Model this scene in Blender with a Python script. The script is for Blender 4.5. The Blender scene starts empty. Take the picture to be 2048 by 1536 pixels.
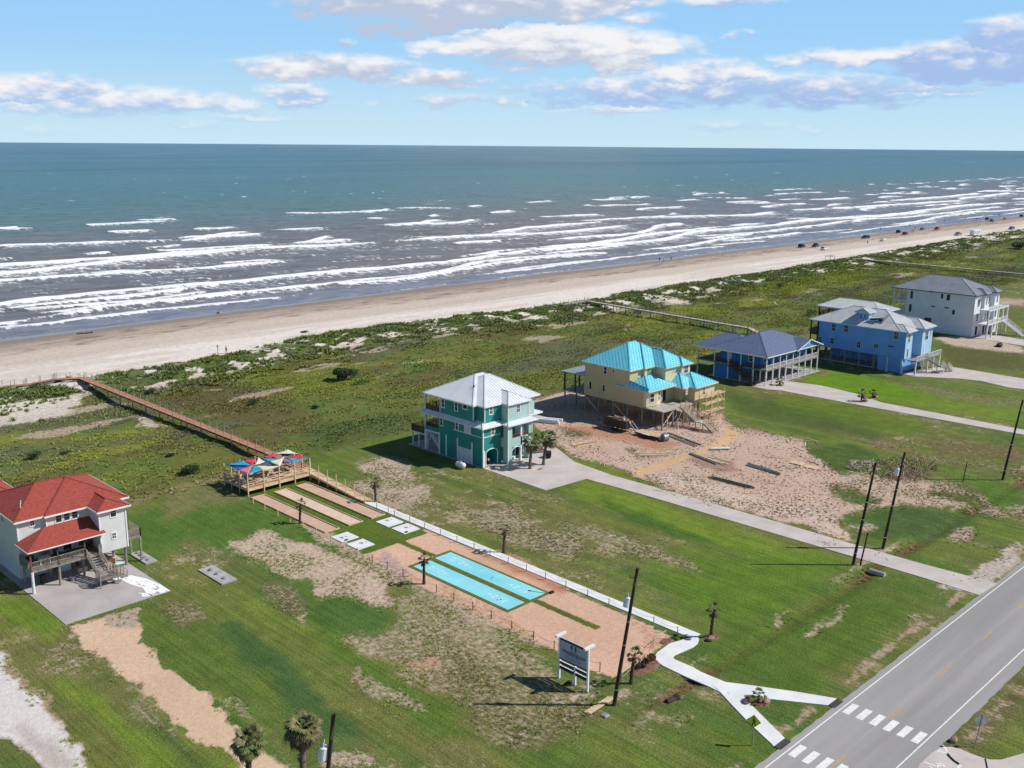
import bpy, bmesh, math, random
import numpy as np
from mathutils import Matrix, Vector
# ------------------------------------------------------------------ camera
scene = bpy.context.scene
col = scene.collection
R_ = math.radians
FPX, HC = 2033.0, 48.0            # focal length in photograph pixels, height of the drone over the ground
PITCH, ROLL, YAW = R_(13.4017), R_(0.4756), R_(45.0)
# world: X runs along the road and the shore, Y runs inland -> sea, Z up
_h = np.array([math.cos(YAW), math.sin(YAW), 0.]); _r = np.array([math.sin(YAW), -math.cos(YAW), 0.]); _z = np.array([0., 0., 1.])
_F = _h*math.cos(PITCH) - _z*math.sin(PITCH); _u2 = _h*math.sin(PITCH) + _z*math.cos(PITCH)
_R = _r*math.cos(ROLL) + _u2*math.sin(ROLL); _U = -_r*math.sin(ROLL) + _u2*math.cos(ROLL)
cam = bpy.data.cameras.new('camera'); cam_o = bpy.data.objects.new('camera', cam); col.objects.link(cam_o)
cam.sensor_width = 36.0; cam.lens = 36.0*FPX/2048.0; cam.clip_start = 1.0; cam.clip_end = 40000.0
m = Matrix.Identity(4)
for i in range(3):
    m[i][0] = _R[i]; m[i][1] = _U[i]; m[i][2] = -_F[i]
m[2][3] = HC
cam_o.matrix_world = m
scene.camera = cam_o
def dirpx(x, y): return _F*FPX + _R*(x-1024.0) - _U*(y-768.0)
def G(x, y, z=0.0):
    """photograph pixel -> the point of the horizontal plane at height z seen there"""
    d = dirpx(x, y); t = (z-HC)/d[2]
    return Vector((d[0]*t, d[1]*t, z))
def PX(x, y, z=0.0):
    qx, qy, qz = x, y, z-HC
    k = qx*_F[0]+qy*_F[1]+qz*_F[2]
    return 1024+FPX*(qx*_R[0]+qy*_R[1]+qz*_R[2])/k, 768-FPX*(qx*_U[0]+qy*_U[1]+qz*_U[2])/k, k
def onX(x, y, X):
    d = dirpx(x, y); t = X/d[0]; return Vector((X, d[1]*t, HC+d[2]*t))
def onY(x, y, Y):
    d = dirpx(x, y); t = Y/d[1]; return Vector((d[0]*t, Y, HC+d[2]*t))
# ------------------------------------------------------------------ render, sky, sun
scene.render.engine = 'CYCLES'
scene.render.resolution_x, scene.render.resolution_y = 1024, 768
scene.view_settings.view_transform = 'Standard'; scene.view_settings.look = 'None'
scene.view_settings.exposure = 0.0; scene.view_settings.gamma = 1.0
SUN_EL = R_(43.0); SUN_DIR = Vector((math.sin(R_(45))*math.cos(SUN_EL), -math.cos(R_(45))*math.cos(SUN_EL), math.sin(SUN_EL)))
sl = bpy.data.lights.new('sun', 'SUN'); sl.energy = 5.0; sl.angle = R_(0.53); sl.color = (1.0, 0.96, 0.90)
so = bpy.data.objects.new('sun', sl); col.objects.link(so); so.location = (0, -50, 200)
so.rotation_euler = (-SUN_DIR).to_track_quat('-Z', 'Y').to_euler()
W = bpy.data.worlds.new('World'); scene.world = W; W.use_nodes = True
nt = W.node_tree; nt.nodes.clear(); N = nt.nodes; L = nt.links
CUR = [nt]
def mathn(op, a, b=None, c=None, tree=None, clamp=False):
    t = tree or CUR[0]
    n = t.nodes.new('ShaderNodeMath'); n.operation = op; n.use_clamp = clamp
    for i, v in enumerate((a, b, c)):
        if v is None: continue
        if isinstance(v, (int, float)): n.inputs[i].default_value = v
        else: t.links.new(v, n.inputs[i])
    return n.outputs[0]
def smooth(v, lo, hi, tree=None, t0=0.0, t1=1.0):
    t = tree or CUR[0]
    n = t.nodes.new('ShaderNodeMapRange'); n.interpolation_type = 'SMOOTHSTEP'
    t.links.new(v, n.inputs['Value'])
    n.inputs['From Min'].default_value = lo; n.inputs['From Max'].default_value = hi
    n.inputs['To Min'].default_value = t0; n.inputs['To Max'].default_value = t1
    return n.outputs['Result']
def mixc(f, a, b, tree=None, mode='MIX'):
    t = tree or CUR[0]
    n = t.nodes.new('ShaderNodeMix'); n.data_type = 'RGBA'; n.blend_type = mode; n.clamp_factor = True
    for sock, v in ((n.inputs['Factor'], f), (n.inputs['A'], a), (n.inputs['B'], b)):
        if isinstance(v, (int, float)): sock.default_value = v
        elif isinstance(v, tuple): sock.default_value = (*v[:3], 1.0)
        else: t.links.new(v, sock)
    return [o for o in n.outputs if o.type == 'RGBA'][0]
sky = N.new('ShaderNodeTexSky'); sky.sky_type = 'NISHITA'; sky.sun_disc = False
sky.sun_elevation = SUN_EL; sky.sun_rotation = math.atan2(SUN_DIR.x, SUN_DIR.y)
sky.altitude = 0.0; sky.air_density = 1.0; sky.dust_density = 0.35; sky.ozone_density = 2.2
SKY_TINT = (0.80, 0.98, 1.16)
skyc = mixc(1.0, sky.outputs[0], SKY_TINT, mode='MULTIPLY')
tc = N.new('ShaderNodeTexCoord'); nrm = N.new('ShaderNodeVectorMath'); nrm.operation = 'NORMALIZE'
L.new(tc.outputs['Generated'], nrm.inputs[0])
sep = N.new('ShaderNodeSeparateXYZ'); L.new(nrm.outputs[0], sep.inputs[0])
# sea haze low in the sky: the same all round the horizon
skyc = mixc(smooth(sep.outputs[2], 0.11, 0.34, t0=1.0, t1=0.0), skyc, mixc(smooth(sep.outputs[2], -0.02, 0.12), (9.6, 13.0, 14.6), (5.3, 10.1, 15.4)))
def noise(vec, scale, detail=6, rough=0.55, tree=None, dim='3D', dist=0.0):
    t = tree or CUR[0]
    n = t.nodes.new('ShaderNodeTexNoise'); n.noise_dimensions = dim
    n.inputs['Scale'].default_value = scale; n.inputs['Detail'].default_value = detail; n.inputs['Roughness'].default_value = rough
    n.inputs['Distortion'].default_value = dist
    if vec is not None: t.links.new(vec, n.inputs['Vector'])
    return n.outputs['Fac']
bg = N.new('ShaderNodeBackground'); L.new(skyc, bg.inputs[0]); bg.inputs[1].default_value = 0.062
wo = N.new('ShaderNodeOutputWorld'); L.new(bg.outputs[0], wo.inputs[0])
# ------------------------------------------------------------------ numpy noise
def _hash(ix, iy, seed):
    h = (ix.astype(np.int64)*374761393 + iy.astype(np.int64)*668265263 + seed*982451653) & 0x7fffffff
    h = ((h ^ (h >> 13))*1274126177) & 0x7fffffff
    return ((h ^ (h >> 16)) & 0xffffff)/float(0xffffff)
def vn(x, y, seed=0):
    x = np.asarray(x, float); y = np.asarray(y, float)
    ix = np.floor(x); iy = np.floor(y); fx = x-ix; fy = y-iy
    fx = fx*fx*(3-2*fx); fy = fy*fy*(3-2*fy)
    a = _hash(ix, iy, seed); b = _hash(ix+1, iy, seed); c = _hash(ix, iy+1, seed); d = _hash(ix+1, iy+1, seed)
    return (a*(1-fx)+b*fx)*(1-fy)+(c*(1-fx)+d*fx)*fy
def fbm(x, y, o=4, seed=0):
    s = 0; a = 0.5; t = 0
    for i in range(o):
        s = s+a*vn(x, y, seed+i*17); t += a; a *= 0.55; x = x*2.03+5.1; y = y*2.03+1.7
    return s/t
def sst(v, lo, hi):
    t = np.clip((v-lo)/(hi-lo), 0, 1); return t*t*(3-2*t)
def inpoly(px, py, poly):
    r = np.zeros(px.shape, bool); n = len(poly); j = n-1
    for i in range(n):
        xi, yi = poly[i]; xj, yj = poly[j]
        if yi != yj:
            c = ((yi > py) != (yj > py)) & (px < (xj-xi)*(py-yi)/(yj-yi)+xi)
            r ^= c
        j = i
    return r
# ------------------------------------------------------------------ materials
MATS = {}
def newmat(name):
    mt = bpy.data.materials.new(name); mt.use_nodes = True; MATS[name] = mt
    t = mt.node_tree; b = t.nodes['Principled BSDF']; CUR[0] = t
    return mt, t, b
def posn(t, scale=(1, 1, 1)):
    g = t.nodes.new('ShaderNodeNewGeometry')
    mp = t.nodes.new('ShaderNodeMapping'); mp.inputs['Scale'].default_value = scale
    t.links.new(g.outputs['Position'], mp.inputs['Vector']); return mp.outputs[0]
def bump(t, b, h, strength=0.3, dist=0.05):
    n = t.nodes.new('ShaderNodeBump'); n.inputs['Strength'].default_value = strength; n.inputs['Distance'].default_value = dist
    t.links.new(h, n.inputs['Height']); t.links.new(n.outputs[0], b.inputs['Normal'])
def mat(name, c, c2=None, scale=1.5, rough=0.7, metal=0.0, bmp=0.0, bscale=None, stretch=(1, 1, 1), spec=0.4, lo=0.35, hi=0.65, lap=0.0):
    mt, t, b = newmat(name)
    c2 = c2 or tuple(x*0.8 for x in c)
    v = posn(t, stretch)
    f = smooth(noise(v, scale, 5, 0.6, t), lo, hi, t)
    cc = mixc(f, c, c2, t)
    t.links.new(cc, b.inputs['Base Color'])
    b.inputs['Roughness'].default_value = rough; b.inputs['Metallic'].default_value = metal; b.inputs['Specular IOR Level'].default_value = spec
    if lap > 0:
        w = t.nodes.new('ShaderNodeTexWave'); w.wave_type = 'BANDS'; w.bands_direction = 'Z'; w.wave_profile = 'SAW'
        w.inputs['Scale'].default_value = 1.0/lap/3.1416*1.57; t.links.new(posn(t), w.inputs['Vector'])
        bump(t, b, w.outputs['Fac'], 0.45, 0.03)
    elif bmp > 0: bump(t, b, noise(v, bscale or scale*6, 4, 0.6, t), bmp, 0.06)
    return mt
mat('white_trim', (.78, .78, .78), (.70, .71, .72), 2, .5)
mat('white_post', (.72, .72, .72), (.62, .62, .61), 2, .6)
mat('glass', (.014, .018, .024), (.03, .038, .046), .8, .08, spec=.6)
mat('dark_void', (.012, .012, .013), (.02, .02, .02), 2, .9)
mat('red_shingle', (.37, .075, .052), (.235, .042, .032), 3.2, .85, bmp=.4, bscale=14, lo=.25, hi=.75)
mat('white_siding', (.70, .70, .68), (.63, .63, .62), .5, .6, lap=.18)
mat('grey_wood', (.30, .27, .235), (.20, .175, .15), 2.2, .85, bmp=.3, bscale=9)
mat('dark_wood', (.10, .075, .055), (.06, .045, .035), 2, .85)
mat('new_wood', (.66, .50, .33), (.52, .37, .22), 1.8, .8, bmp=.2, bscale=10)
mat('pale_wood', (.64, .46, .30), (.50, .35, .22), 1.6, .8, bmp=.2, bscale=10)
mat('deck_red', (.47, .235, .15), (.38, .18, .11), 1.1, .8, bmp=.25, bscale=8)
mat('deck_grey', (.46, .42, .37), (.34, .31, .27), 1.1, .85, bmp=.25, bscale=8)
mat('creosote', (.022, .016, .012), (.045, .032, .022), 1.5, .8, stretch=(1, 1, .3), bmp=.3, bscale=9)
mat('creosote_brown', (.06, .032, .022), (.03, .018, .013), 1.5, .8, stretch=(1, 1, .3))
mat('galv', (.52, .54, .56), (.40, .42, .44), 2.5, .4, .6)
mat('steel_grey', (.30, .31, .32), (.22, .23, .24), 2.5, .5, .3)
mat('metal_roof', (.74, .76, .79), (.66, .68, .71), .5, .42, .1, spec=.5)
mat('metal_roof_warm', (.60, .61, .62), (.51, .52, .53), .5, .42, .1, spec=.5)
mat('metal_roof_dark', (.30, .32, .36), (.25, .27, .31), .5, .42, .15, spec=.5)
mat('green_siding', (.020, .255, .225), (.016, .215, .19), .5, .6, lap=.2)
mat('pale_green', (.42, .60, .57), (.36, .55, .52), .6, .6, lap=.2)
mat('teal_door', (.55, .63, .68), (.48, .56, .62), 1, .5)
mat('brown_rail', (.24, .085, .055), (.15, .055, .04), 1.5, .7)
mat('dark_rail', (.055, .035, .03), (.035, .024, .02), 1.5, .7)
mat('yellow_siding', (.58, .47, .27), (.53, .43, .25), .4, .7, lap=.2)
mat('yellow_pale', (.68, .60, .40), (.62, .54, .36), .4, .7, lap=.2)
mat('blue_shingle', (.125, .16, .265), (.08, .105, .185), 2.4, .8, bmp=.4, bscale=12, lo=.25, hi=.75)
mat('blue_wall', (.04, .21, .56), (.034, .18, .50), .5, .6, lap=.2)
mat('blue_wall_light', (.10, .32, .62), (.085, .28, .56), .5, .6, lap=.2)
mat('blue_siding', (.15, .36, .80), (.13, .32, .73), .5, .6, lap=.2)
mat('blue_pale', (.40, .62, .80), (.34, .56, .75), .5, .6, lap=.2)
mat('white_wall', (.72, .74, .78), (.66, .68, .73), .4, .6, lap=.2)
mat('concrete', (.54, .485, .45), (.46, .41, .38), .35, .85, bmp=.15, bscale=7)
mat('concrete_dark', (.44, .40, .385), (.37, .335, .32), .3, .85, bmp=.15, bscale=7)
mat('concrete_white', (.74, .74, .745), (.65, .65, .655), .5, .75, bmp=.1, bscale=8)
mat('concrete_grey', (.42, .41, .39), (.33, .32, .31), .9, .85, bmp=.2, bscale=8)
mat('asphalt', (.345, .328, .32), (.265, .252, .246), .22, .9, stretch=(.10, 1.9, 1), bmp=.25, bscale=40, lo=.3, hi=.7)
mat('paint_white', (.80, .80, .78), (.68, .67, .65), 2.5, .6)
mat('paint_yellow', (.62, .36, .05), (.42, .28, .10), 2.5, .7)
mat('ramp_black', (.035, .033, .035), (.06, .055, .055), 3, .7)
mat('court_blue', (.27, .68, .745), (.20, .59, .675), .35, .6, stretch=(1, .35, 1), lo=.3, hi=.7)
mat('court_line', (.62, .84, .88), (.52, .77, .82), 2, .6)
mat('court_sand', (.58, .385, .29), (.50, .325, .24), .9, .9, bmp=.25, bscale=12)
mat('court_sand_pale', (.68, .505, .39), (.60, .44, .335), .9, .9, bmp=.25, bscale=12)
mat('turf', (.115, .155, .025), (.085, .12, .022), 1.2, .95, bmp=.5, bscale=12)
mat('navy', (.018, .028, .07), (.014, .022, .055), 2, .5)
mat('sign_grey', (.40, .45, .56), (.36, .41, .52), .7, .5)
mat('ink', (.02, .026, .045), None, 2, .6)
mat('ink_grey', (.10, .105, .115), (.06, .062, .07), 5, .7)
mat('sign_lime', (.58, .74, .02), (.52, .68, .02), 2, .45)
mat('black_plastic', (.02, .02, .022), (.03, .03, .032), 2, .5)
mat('rubber', (.018, .018, .018), (.03, .03, .03), 3, .8)
mat('white_plastic', (.78, .79, .80), (.70, .71, .73), 2, .35)
mat('green_plastic', (.03, .20, .16), None, 2, .5)
mat('mulch', (.25, .125, .085), (.15, .075, .05), 3.0, .95, bmp=.6, bscale=16)
mat('rock', (.34, .24, .19), (.24, .165, .13), 2, .9, bmp=.5, bscale=6)
mat('palm_bark', (.20, .155, .12), (.11, .085, .065), 4, .9, stretch=(1, 1, 3), bmp=.5, bscale=6)
mat('palm_bark_dark', (.085, .06, .045), (.05, .035, .028), 4, .9, stretch=(1, 1, 3), bmp=.5, bscale=6)
def leafmat(name, c, c2, rough=.5, trans=.25):
    mt, t, b = newmat(name)
    v = posn(t); f = smooth(noise(v, 1.3, 4, .6, t), .3, .7, t)
    t.links.new(mixc(f, c, c2, t), b.inputs['Base Color']); b.inputs['Roughness'].default_value = rough; b.inputs['Specular IOR Level'].default_value = .35
    return mt
leafmat('frond', (.13, .20, .045), (.08, .125, .035))
leafmat('frond_olive', (.17, .165, .05), (.105, .105, .035))
leafmat('frond_dead', (.21, .155, .085), (.12, .085, .05), .8)
leafmat('frond_brown', (.11, .075, .04), (.06, .045, .026), .8)
leafmat('bush_leaf', (.05, .085, .03), (.025, .05, .02), .6)
mat('brown_branch', (.46, .26, .19), (.34, .18, .13), 3, .9); mat('pale_branch', (.52, .41, .34), (.38, .29, .24), 3, .9)
leafmat('bush_light', (.13, .19, .04), (.08, .13, .03), .6)
for nm, c, c2 in (('sail_red', (.62, .05, .085), (.54, .04, .07)), ('sail_teal', (.02, .36, .52), (.015, .30, .45)), ('sail_blue', (.02, .085, .42), (.015, .065, .34)),
                  ('sail_cream', (.74, .70, .52), (.66, .62, .45)), ('sail_grey', (.10, .11, .13), (.08, .09, .10)), ('sail_pink', (.66, .18, .24), (.58, .14, .19)),
                  ('car_black', (.015, .015, .017), (.02, .02, .022)), ('car_white', (.78, .78, .78), (.72, .72, .72)), ('car_grey', (.18, .19, .20), (.15, .16, .17)),
                  ('car_red', (.36, .05, .03), (.30, .04, .025)), ('car_blue', (.08, .15, .24), (.06, .12, .20)), ('car_tan', (.42, .36, .28), (.36, .30, .23)),
                  ('skin', (.42, .25, .18), (.36, .21, .15)), ('cloth_dark', (.03, .03, .04), None), ('cloth_red', (.45, .06, .06), None), ('cloth_blue', (.06, .12, .35), None), ('cloth_white', (.7, .7, .68), None)):
    mat(nm, c, c2, 1.0, .4 if nm.startswith('car') else .8)
# ------------------------------------------------------------------ mesh helpers
ORG = {}
def tag(o, label=None, cat=None, group=None, kind=None):
    if label: o['label'] = label
    if cat: o['category'] = cat
    if group: o['group'] = group
    if kind: o['kind'] = kind
    return o
def thing(name, label, cat, loc=(0, 0, 0), group=None, rz=0.0):
    o = bpy.data.objects.new(name, None); col.objects.link(o); o.location = loc; o.empty_display_size = .5
    o.rotation_euler = (0, 0, rz); ORG[o.name] = Vector(loc)
    return tag(o, label, cat, group)
class MB:
    def __init__(s): s.v = []; s.f = []
    def add(s, vs, fs):
        n = len(s.v); s.v += [tuple(p) for p in vs]; s.f += [tuple(i+n for i in f) for f in fs]; return s
    def box(s, x0, x1, y0, y1, z0, z1):
        return s.add([(x0, y0, z0), (x1, y0, z0), (x1, y1, z0), (x0, y1, z0), (x0, y0, z1), (x1, y0, z1), (x1, y1, z1), (x0, y1, z1)],
                     [(3, 2, 1, 0), (4, 5, 6, 7), (0, 1, 5, 4), (1, 2, 6, 5), (2, 3, 7, 6), (3, 0, 4, 7)])
    def cbox(s, c, w, d, h): return s.box(c[0]-w/2, c[0]+w/2, c[1]-d/2, c[1]+d/2, c[2]-h/2, c[2]+h/2)
    def bar(s, p, q, w=.1, h=None):
        p = Vector(p); q = Vector(q); h = h or w; d = (q-p)
        if d.length < 1e-6: return s
        d.normalize(); up = Vector((0, 0, 1)) if abs(d.z) < .95 else Vector((0, 1, 0))
        a = d.cross(up).normalized()*w/2; b = a.cross(d).normalized()*h/2
        return s.add([p-a-b, p+a-b, p+a+b, p-a+b, q-a-b, q+a-b, q+a+b, q-a+b],
                     [(0, 1, 2, 3), (7, 6, 5, 4), (4, 5, 1, 0), (5, 6, 2, 1), (6, 7, 3, 2), (7, 4, 0, 3)])
    def cyl(s, p, q, r0, r1=None, n=10, cap=True):
        p = Vector(p); q = Vector(q); r1 = r0 if r1 is None else r1
        d = (q-p).normalized(); up = Vector((0, 0, 1)) if abs(d.z) < .9 else Vector((1, 0, 0))
        a = d.cross(up).normalized(); b = d.cross(a).normalized(); vs = []
        for i in range(n):
            t = 2*math.pi*i/n; e = a*math.cos(t)+b*math.sin(t); vs += [p+e*r0, q+e*r1]
        fs = [((2*i+2) % (2*n), (2*i+3) % (2*n), 2*i+1, 2*i) for i in range(n)]
        if cap: fs += [tuple(2*i for i in range(n)), tuple(2*i+1 for i in reversed(range(n)))]
        return s.add(vs, fs)
    def tube(s, pts, r, n=6):
        for a, b in zip(pts[:-1], pts[1:]): s.cyl(a, b, r, r, n)
        return s
    def poly(s, pts): return s.add(pts, [tuple(range(len(pts)))])
    def prism(s, xy, z0, z1):
        n = len(xy)
        ar = sum(xy[i][0]*xy[(i+1) % n][1]-xy[(i+1) % n][0]*xy[i][1] for i in range(n))
        if ar < 0: xy = list(reversed(xy))
        vs = [(x, y, z0) for x, y in xy]+[(x, y, z1) for x, y in xy]
        return s.add(vs, [tuple(reversed(range(n))), tuple(range(n, 2*n))]+[(i, (i+1) % n, n+(i+1) % n, n+i) for i in range(n)])
    def blob(s, c, rx, ry, rz, n=10, m=6, seed=0, amp=.25, flat=False):
        rnd = random.Random(seed); vs = []; fs = []
        for j in range(m+1):
            ph = -math.pi/2+math.pi*j/m
            for i in range(n):
                th = 2*math.pi*i/n; k = 1+amp*(rnd.random()-.5)
                z = math.sin(ph)*rz*k
                if flat: z = max(z, -rz*.2)
                vs.append((c[0]+math.cos(ph)*math.cos(th)*rx*k, c[1]+math.cos(ph)*math.sin(th)*ry*k, c[2]+z))
        for j in range(m):
            for i in range(n): fs.append((j*n+i, j*n+(i+1) % n, (j+1)*n+(i+1) % n, (j+1)*n+i))
        return s.add(vs, fs)
    def mesh(s, name, material=None, smooth=False, org=None):
        me = bpy.data.meshes.new(name)
        vs = s.v if org is None else [(a-org[0], b-org[1], c-org[2]) for a, b, c in s.v]
        me.from_pydata(vs, [], s.f); me.validate()
        if material: me.materials.append(MATS[material])
        if smooth: me.polygons.foreach_set('use_smooth', [True]*len(me.polygons))
        me.update(); return me
    def build(s, name, material, parent=None, smooth=False):
        org = ORG.get(parent.name) if parent is not None else None
        me = s.mesh(name, material, smooth, org)
        return link(name, me, parent)
def link(name, me, parent=None, loc=None):
    o = bpy.data.objects.new(name, me); col.objects.link(o)
    if parent is not None:
        o.parent = parent; ORG[o.name] = ORG.get(parent.name, Vector((0, 0, 0)))
    if loc is not None:
        o.location = Vector(loc) if parent is None else Vector(loc)-ORG.get(parent.name, Vector((0, 0, 0)))
    return o
def copy_tree(o, parent=None):
    c = o.copy(); col.objects.link(c); ORG[c.name] = Vector((0, 0, 0))
    if parent is not None: c.parent = parent
    for ch in o.children: copy_tree(ch, c)
    return c
KIDS = {}
def copy_thing(o, loc, rz=0.0, label=None, scale=1.0):
    c = copy_tree(o); c.location = loc; c.rotation_euler = (0, 0, rz); c.scale = (scale,)*3
    if label: c['label'] = label
    return c
def sheet(name, xy, z, material, parent=None, kind='structure', thick=None):
    b = MB()
    if thick: b.prism(xy, z-thick, z)
    else:
        n = len(xy); ar = sum(xy[i][0]*xy[(i+1) % n][1]-xy[(i+1) % n][0]*xy[i][1] for i in range(n))
        if ar < 0: xy = list(reversed(xy))
        b.poly([(x, y, z) for x, y in xy])
    o = b.build(name, material, parent)
    if parent is None and kind: o['kind'] = kind
    return o
def pxy(*pts, z=0.0): return [tuple(G(x, y, z)[:2]) for x, y in pts]
def cr(x0, y0, s): return lambda x, y: (x0+x/s, y0+y/s)
def grid_mesh(name, xs, ys, zf):
    X, Y = np.meshgrid(xs, ys); Z = zf(X, Y); nx, ny = len(xs), len(ys)
    me = bpy.data.meshes.new(name)
    co = np.stack([X, Y, Z], -1).reshape(-1, 3)
    i = np.arange((ny-1)*nx).reshape(ny-1, nx)[:, :-1].ravel()
    fc = np.stack([i, i+1, i+nx+1, i+nx], -1)
    me.vertices.add(len(co)); me.vertices.foreach_set('co', co.ravel())
    me.loops.add(fc.size); me.loops.foreach_set('vertex_index', fc.ravel())
    me.polygons.add(len(fc)); me.polygons.foreach_set('loop_start', np.arange(0, fc.size, 4))
    me.polygons.foreach_set('loop_total', np.full(len(fc), 4))
    me.polygons.foreach_set('use_smooth', np.ones(len(fc), bool)); me.update(calc_edges=True)
    return me, X.ravel(), Y.ravel(), Z.ravel()
def set_col(me, nm, rgb):
    a = me.attributes.new(nm, 'FLOAT_COLOR', 'POINT'); a.data.foreach_set('color', np.concatenate([rgb, np.ones((len(rgb), 1))], 1).astype(np.float32).ravel())
def set_f(me, nm, v):
    a = me.attributes.new(nm, 'FLOAT', 'POINT'); a.data.foreach_set('value', np.asarray(v, np.float32).ravel())
def attr(t, nm, fac=False, typ='GEOMETRY'):
    n = t.nodes.new('ShaderNodeAttribute'); n.attribute_name = nm; n.attribute_type = typ
    return n.outputs['Fac'] if fac else n.outputs['Color']
def steps(*segs):
    """(start, stop, first step, last step) -> uneven spacing"""
    out = [segs[0][0]]
    for a, b, s0, s1 in segs:
        x = a
        while x < b-1e-6:
            k = (x-a)/(b-a); x = min(b, x+s0+(s1-s0)*k); out.append(x)
    return np.array(out)
# ------------------------------------------------------------------ ground
EU = np.array([-400, 65, 88, 112, 144, 177, 201, 232, 280, 332, 415, 533, 640, 3500.]); EV = np.array([206, 207, 205, 207, 212, 210, 206, 205, 207, 206.5, 208.5, 213, 214, 214.])
def dune_edge(x): return np.interp(x, EU, EV)
def ground_z(X, Y):
    e = dune_edge(X)+5.0*(fbm(X/9.0, Y/30.0, 3, 3)-.5)
    d = e-Y                                       # metres inland of the dune foot
    far = sst(X, 300, 700)
    hummock = sst(d, -0.5, 3.5)*(1-sst(d, 7, 26))*(0.3+2.3*fbm(X/6.5, Y/5.0, 4, 11))
    rear = sst(d, 5, 12)*(1-sst(d, 60, 80))*1.0*np.clip(fbm(X/16.0, Y/11.0, 4, 29)-.42, 0, 1)
    z = 0.75*hummock+rear*1.2
    z = np.where(d < 0, np.minimum(z, 0.5+d*0.35), z)
    swale = np.exp(-((Y-(47.7+.5*(vn(X/14., Y*0, 5)-.5)))/1.0)**2)*-0.30*sst(X, 66, 72)*(1-sst(X, 106, 108.5)*(1-sst(X, 113, 115)))
    rough = sst(Y, 127, 133)*(1-sst(d, 0, 3))*0.10*(fbm(X/1.6, Y/1.6, 3, 41)-.5)
    return z+swale+rough
xs = steps((-900, -20, 120, 12), (-20, 20, 4, 1.0), (20, 150, .42, .46), (150, 290, .6, 1.1), (290, 720, 1.6, 5), (720, 4200, 15, 160))
ys = steps((-600, 10, 90, 6), (10, 26, 2, .6), (26, 132, .42, .45), (132, 216, .5, .42))
gm, GX, GY, GZ = grid_mesh('ground', xs, ys, ground_z)
wx = GX+1.3*(fbm(GX/3.2, GY/3.2, 3, 51)-.5)*2; wy = GY+1.3*(fbm(GX/3.2, GY/3.2, 3, 77)-.5)*2
px_, py_, dep = PX(wx, wy); ok = dep > 5
px_ = np.where(ok, px_, -9e5); py_ = np.where(ok, py_, -9e5)
pxe, pye, _d = PX(GX, GY); pxe = np.where(ok, pxe, -9e5); pye = np.where(ok, pye, -9e5)
def Zn(poly, crisp=False):
    return inpoly(pxe if crisp else px_, pye if crisp else py_, poly)
def paint(A, mask, c, k=1.0):
    c = np.asarray(c, float); w = (mask*k)[:, None] if not np.isscalar(k) or True else mask
    return A*(1-w)+c*w
n_big = fbm(GX/22., GY/16., 4, 1); n_mid = fbm(GX/6., GY/5., 4, 2); n_fin = fbm(GX/1.5, GY/1.5, 3, 3); n_str = fbm(GX/1.25, GY/34., 3, 4); n_str2 = fbm(GX/4.5, GY/40., 3, 14)
# rough meadow
olive = np.array([.130, .142, .036]); dk = np.array([.098, .080, .036]); yg = np.array([.185, .205, .036]); gr = np.array([.098, .150, .036]); gg = np.array([.100, .108, .060])
C = np.tile(olive, (len(GX), 1))
C = paint(C, sst(n_big, .46, .64), dk, .6); C = paint(C, sst(fbm(GX/30., GY/14., 3, 8), .52, .66), yg, .8)
C = paint(C, sst(n_mid, .52, .68), gr, .7); C = paint(C, sst(fbm(GX/60., GY/18., 3, 9), .52, .64), gg, .75)
bare = 0.10*sst(n_mid, .55, .75)
soil = np.tile(np.array([.50, .385, .30]), (len(GX), 1))
# mown lots between the road and the back fence line of the lots
lawn = 1-sst(GY+2.0*(n_mid-.5)+np.where(GX > 84, -3, 0), 125.5, 128.5)
LG = np.tile(np.array([.132, .168, .038]), (len(GX), 1))
LG = paint(LG, sst(n_str2, .50, .64), (.085, .142, .032), .9); LG = paint(LG, sst(n_str, .52, .7), (.170, .215, .034), .7)
LG = paint(LG, sst(n_big, .50, .66), (.150, .150, .046), .6); LG = paint(LG, sst(n_mid, .58, .74), (.175, .165, .06), .45); LG = paint(LG, sst(fbm(GX/11., GY/17., 4, 131), .46, .64), (.185, .165, .066), .55); LG = paint(LG, sst(fbm(GX/3.2, GY/44., 3, 133), .54, .66), (.080, .140, .028), .6)
C = C*(1-lawn[:, None])+LG*lawn[:, None]
bare = bare*(1-lawn)+lawn*(0.16*sst(n_mid, .48, .72)+.10*sst(n_fin, .45, .7)+.34*sst(fbm(GX/11., GY/17., 4, 131), .52, .68)*sst(n_fin, .35, .65))
def zone(poly, c=None, k=1.0, b=None, s=None, crisp=False, cmul=None):
    global C, bare, soil
    mk = Zn(poly, crisp).astype(float)
    if c is not None: C = paint(C, mk, c, k*(.75+.5*(n_mid-.5)*2) if not crisp else k)
    if b is not None: bare = np.where(mk > 0, b, bare)
    if s is not None: soil = paint(soil, mk, s, 1.0)
def soften(poly, c=None, k=1.0, b=None, w=4.0, s=None):
    """soft zone: polygon averaged over a few jittered copies"""
    w = w*1.5
    global C, bare, soil
    acc = 0
    for i in range(6):
        a = i*math.pi/3; acc = acc+inpoly(px_+math.cos(a)*w*(.5+.5*(i % 2)), py_+math.sin(a)*w*.7*(.5+.5*(i % 2)), poly)
    acc = acc/6.0
    if c is not None: C = paint(C, acc, c, k)
    if b is not None: bare = bare*(1-acc)+b*acc
    if s is not None: soil = paint(soil, acc, s, 1.0)
BRG = (.160, .232, .026); DKG = (.055, .112, .032); PALE = (.185, .17, .07)
c5 = cr(400, 1040, 3.413); c8 = cr(1060, 800, 2.926); c4z = cr(1560, 760, 3.658); c1z = cr(1400, 1200, 3.1605); cg = cr(0, 1180, 4.096)
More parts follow.
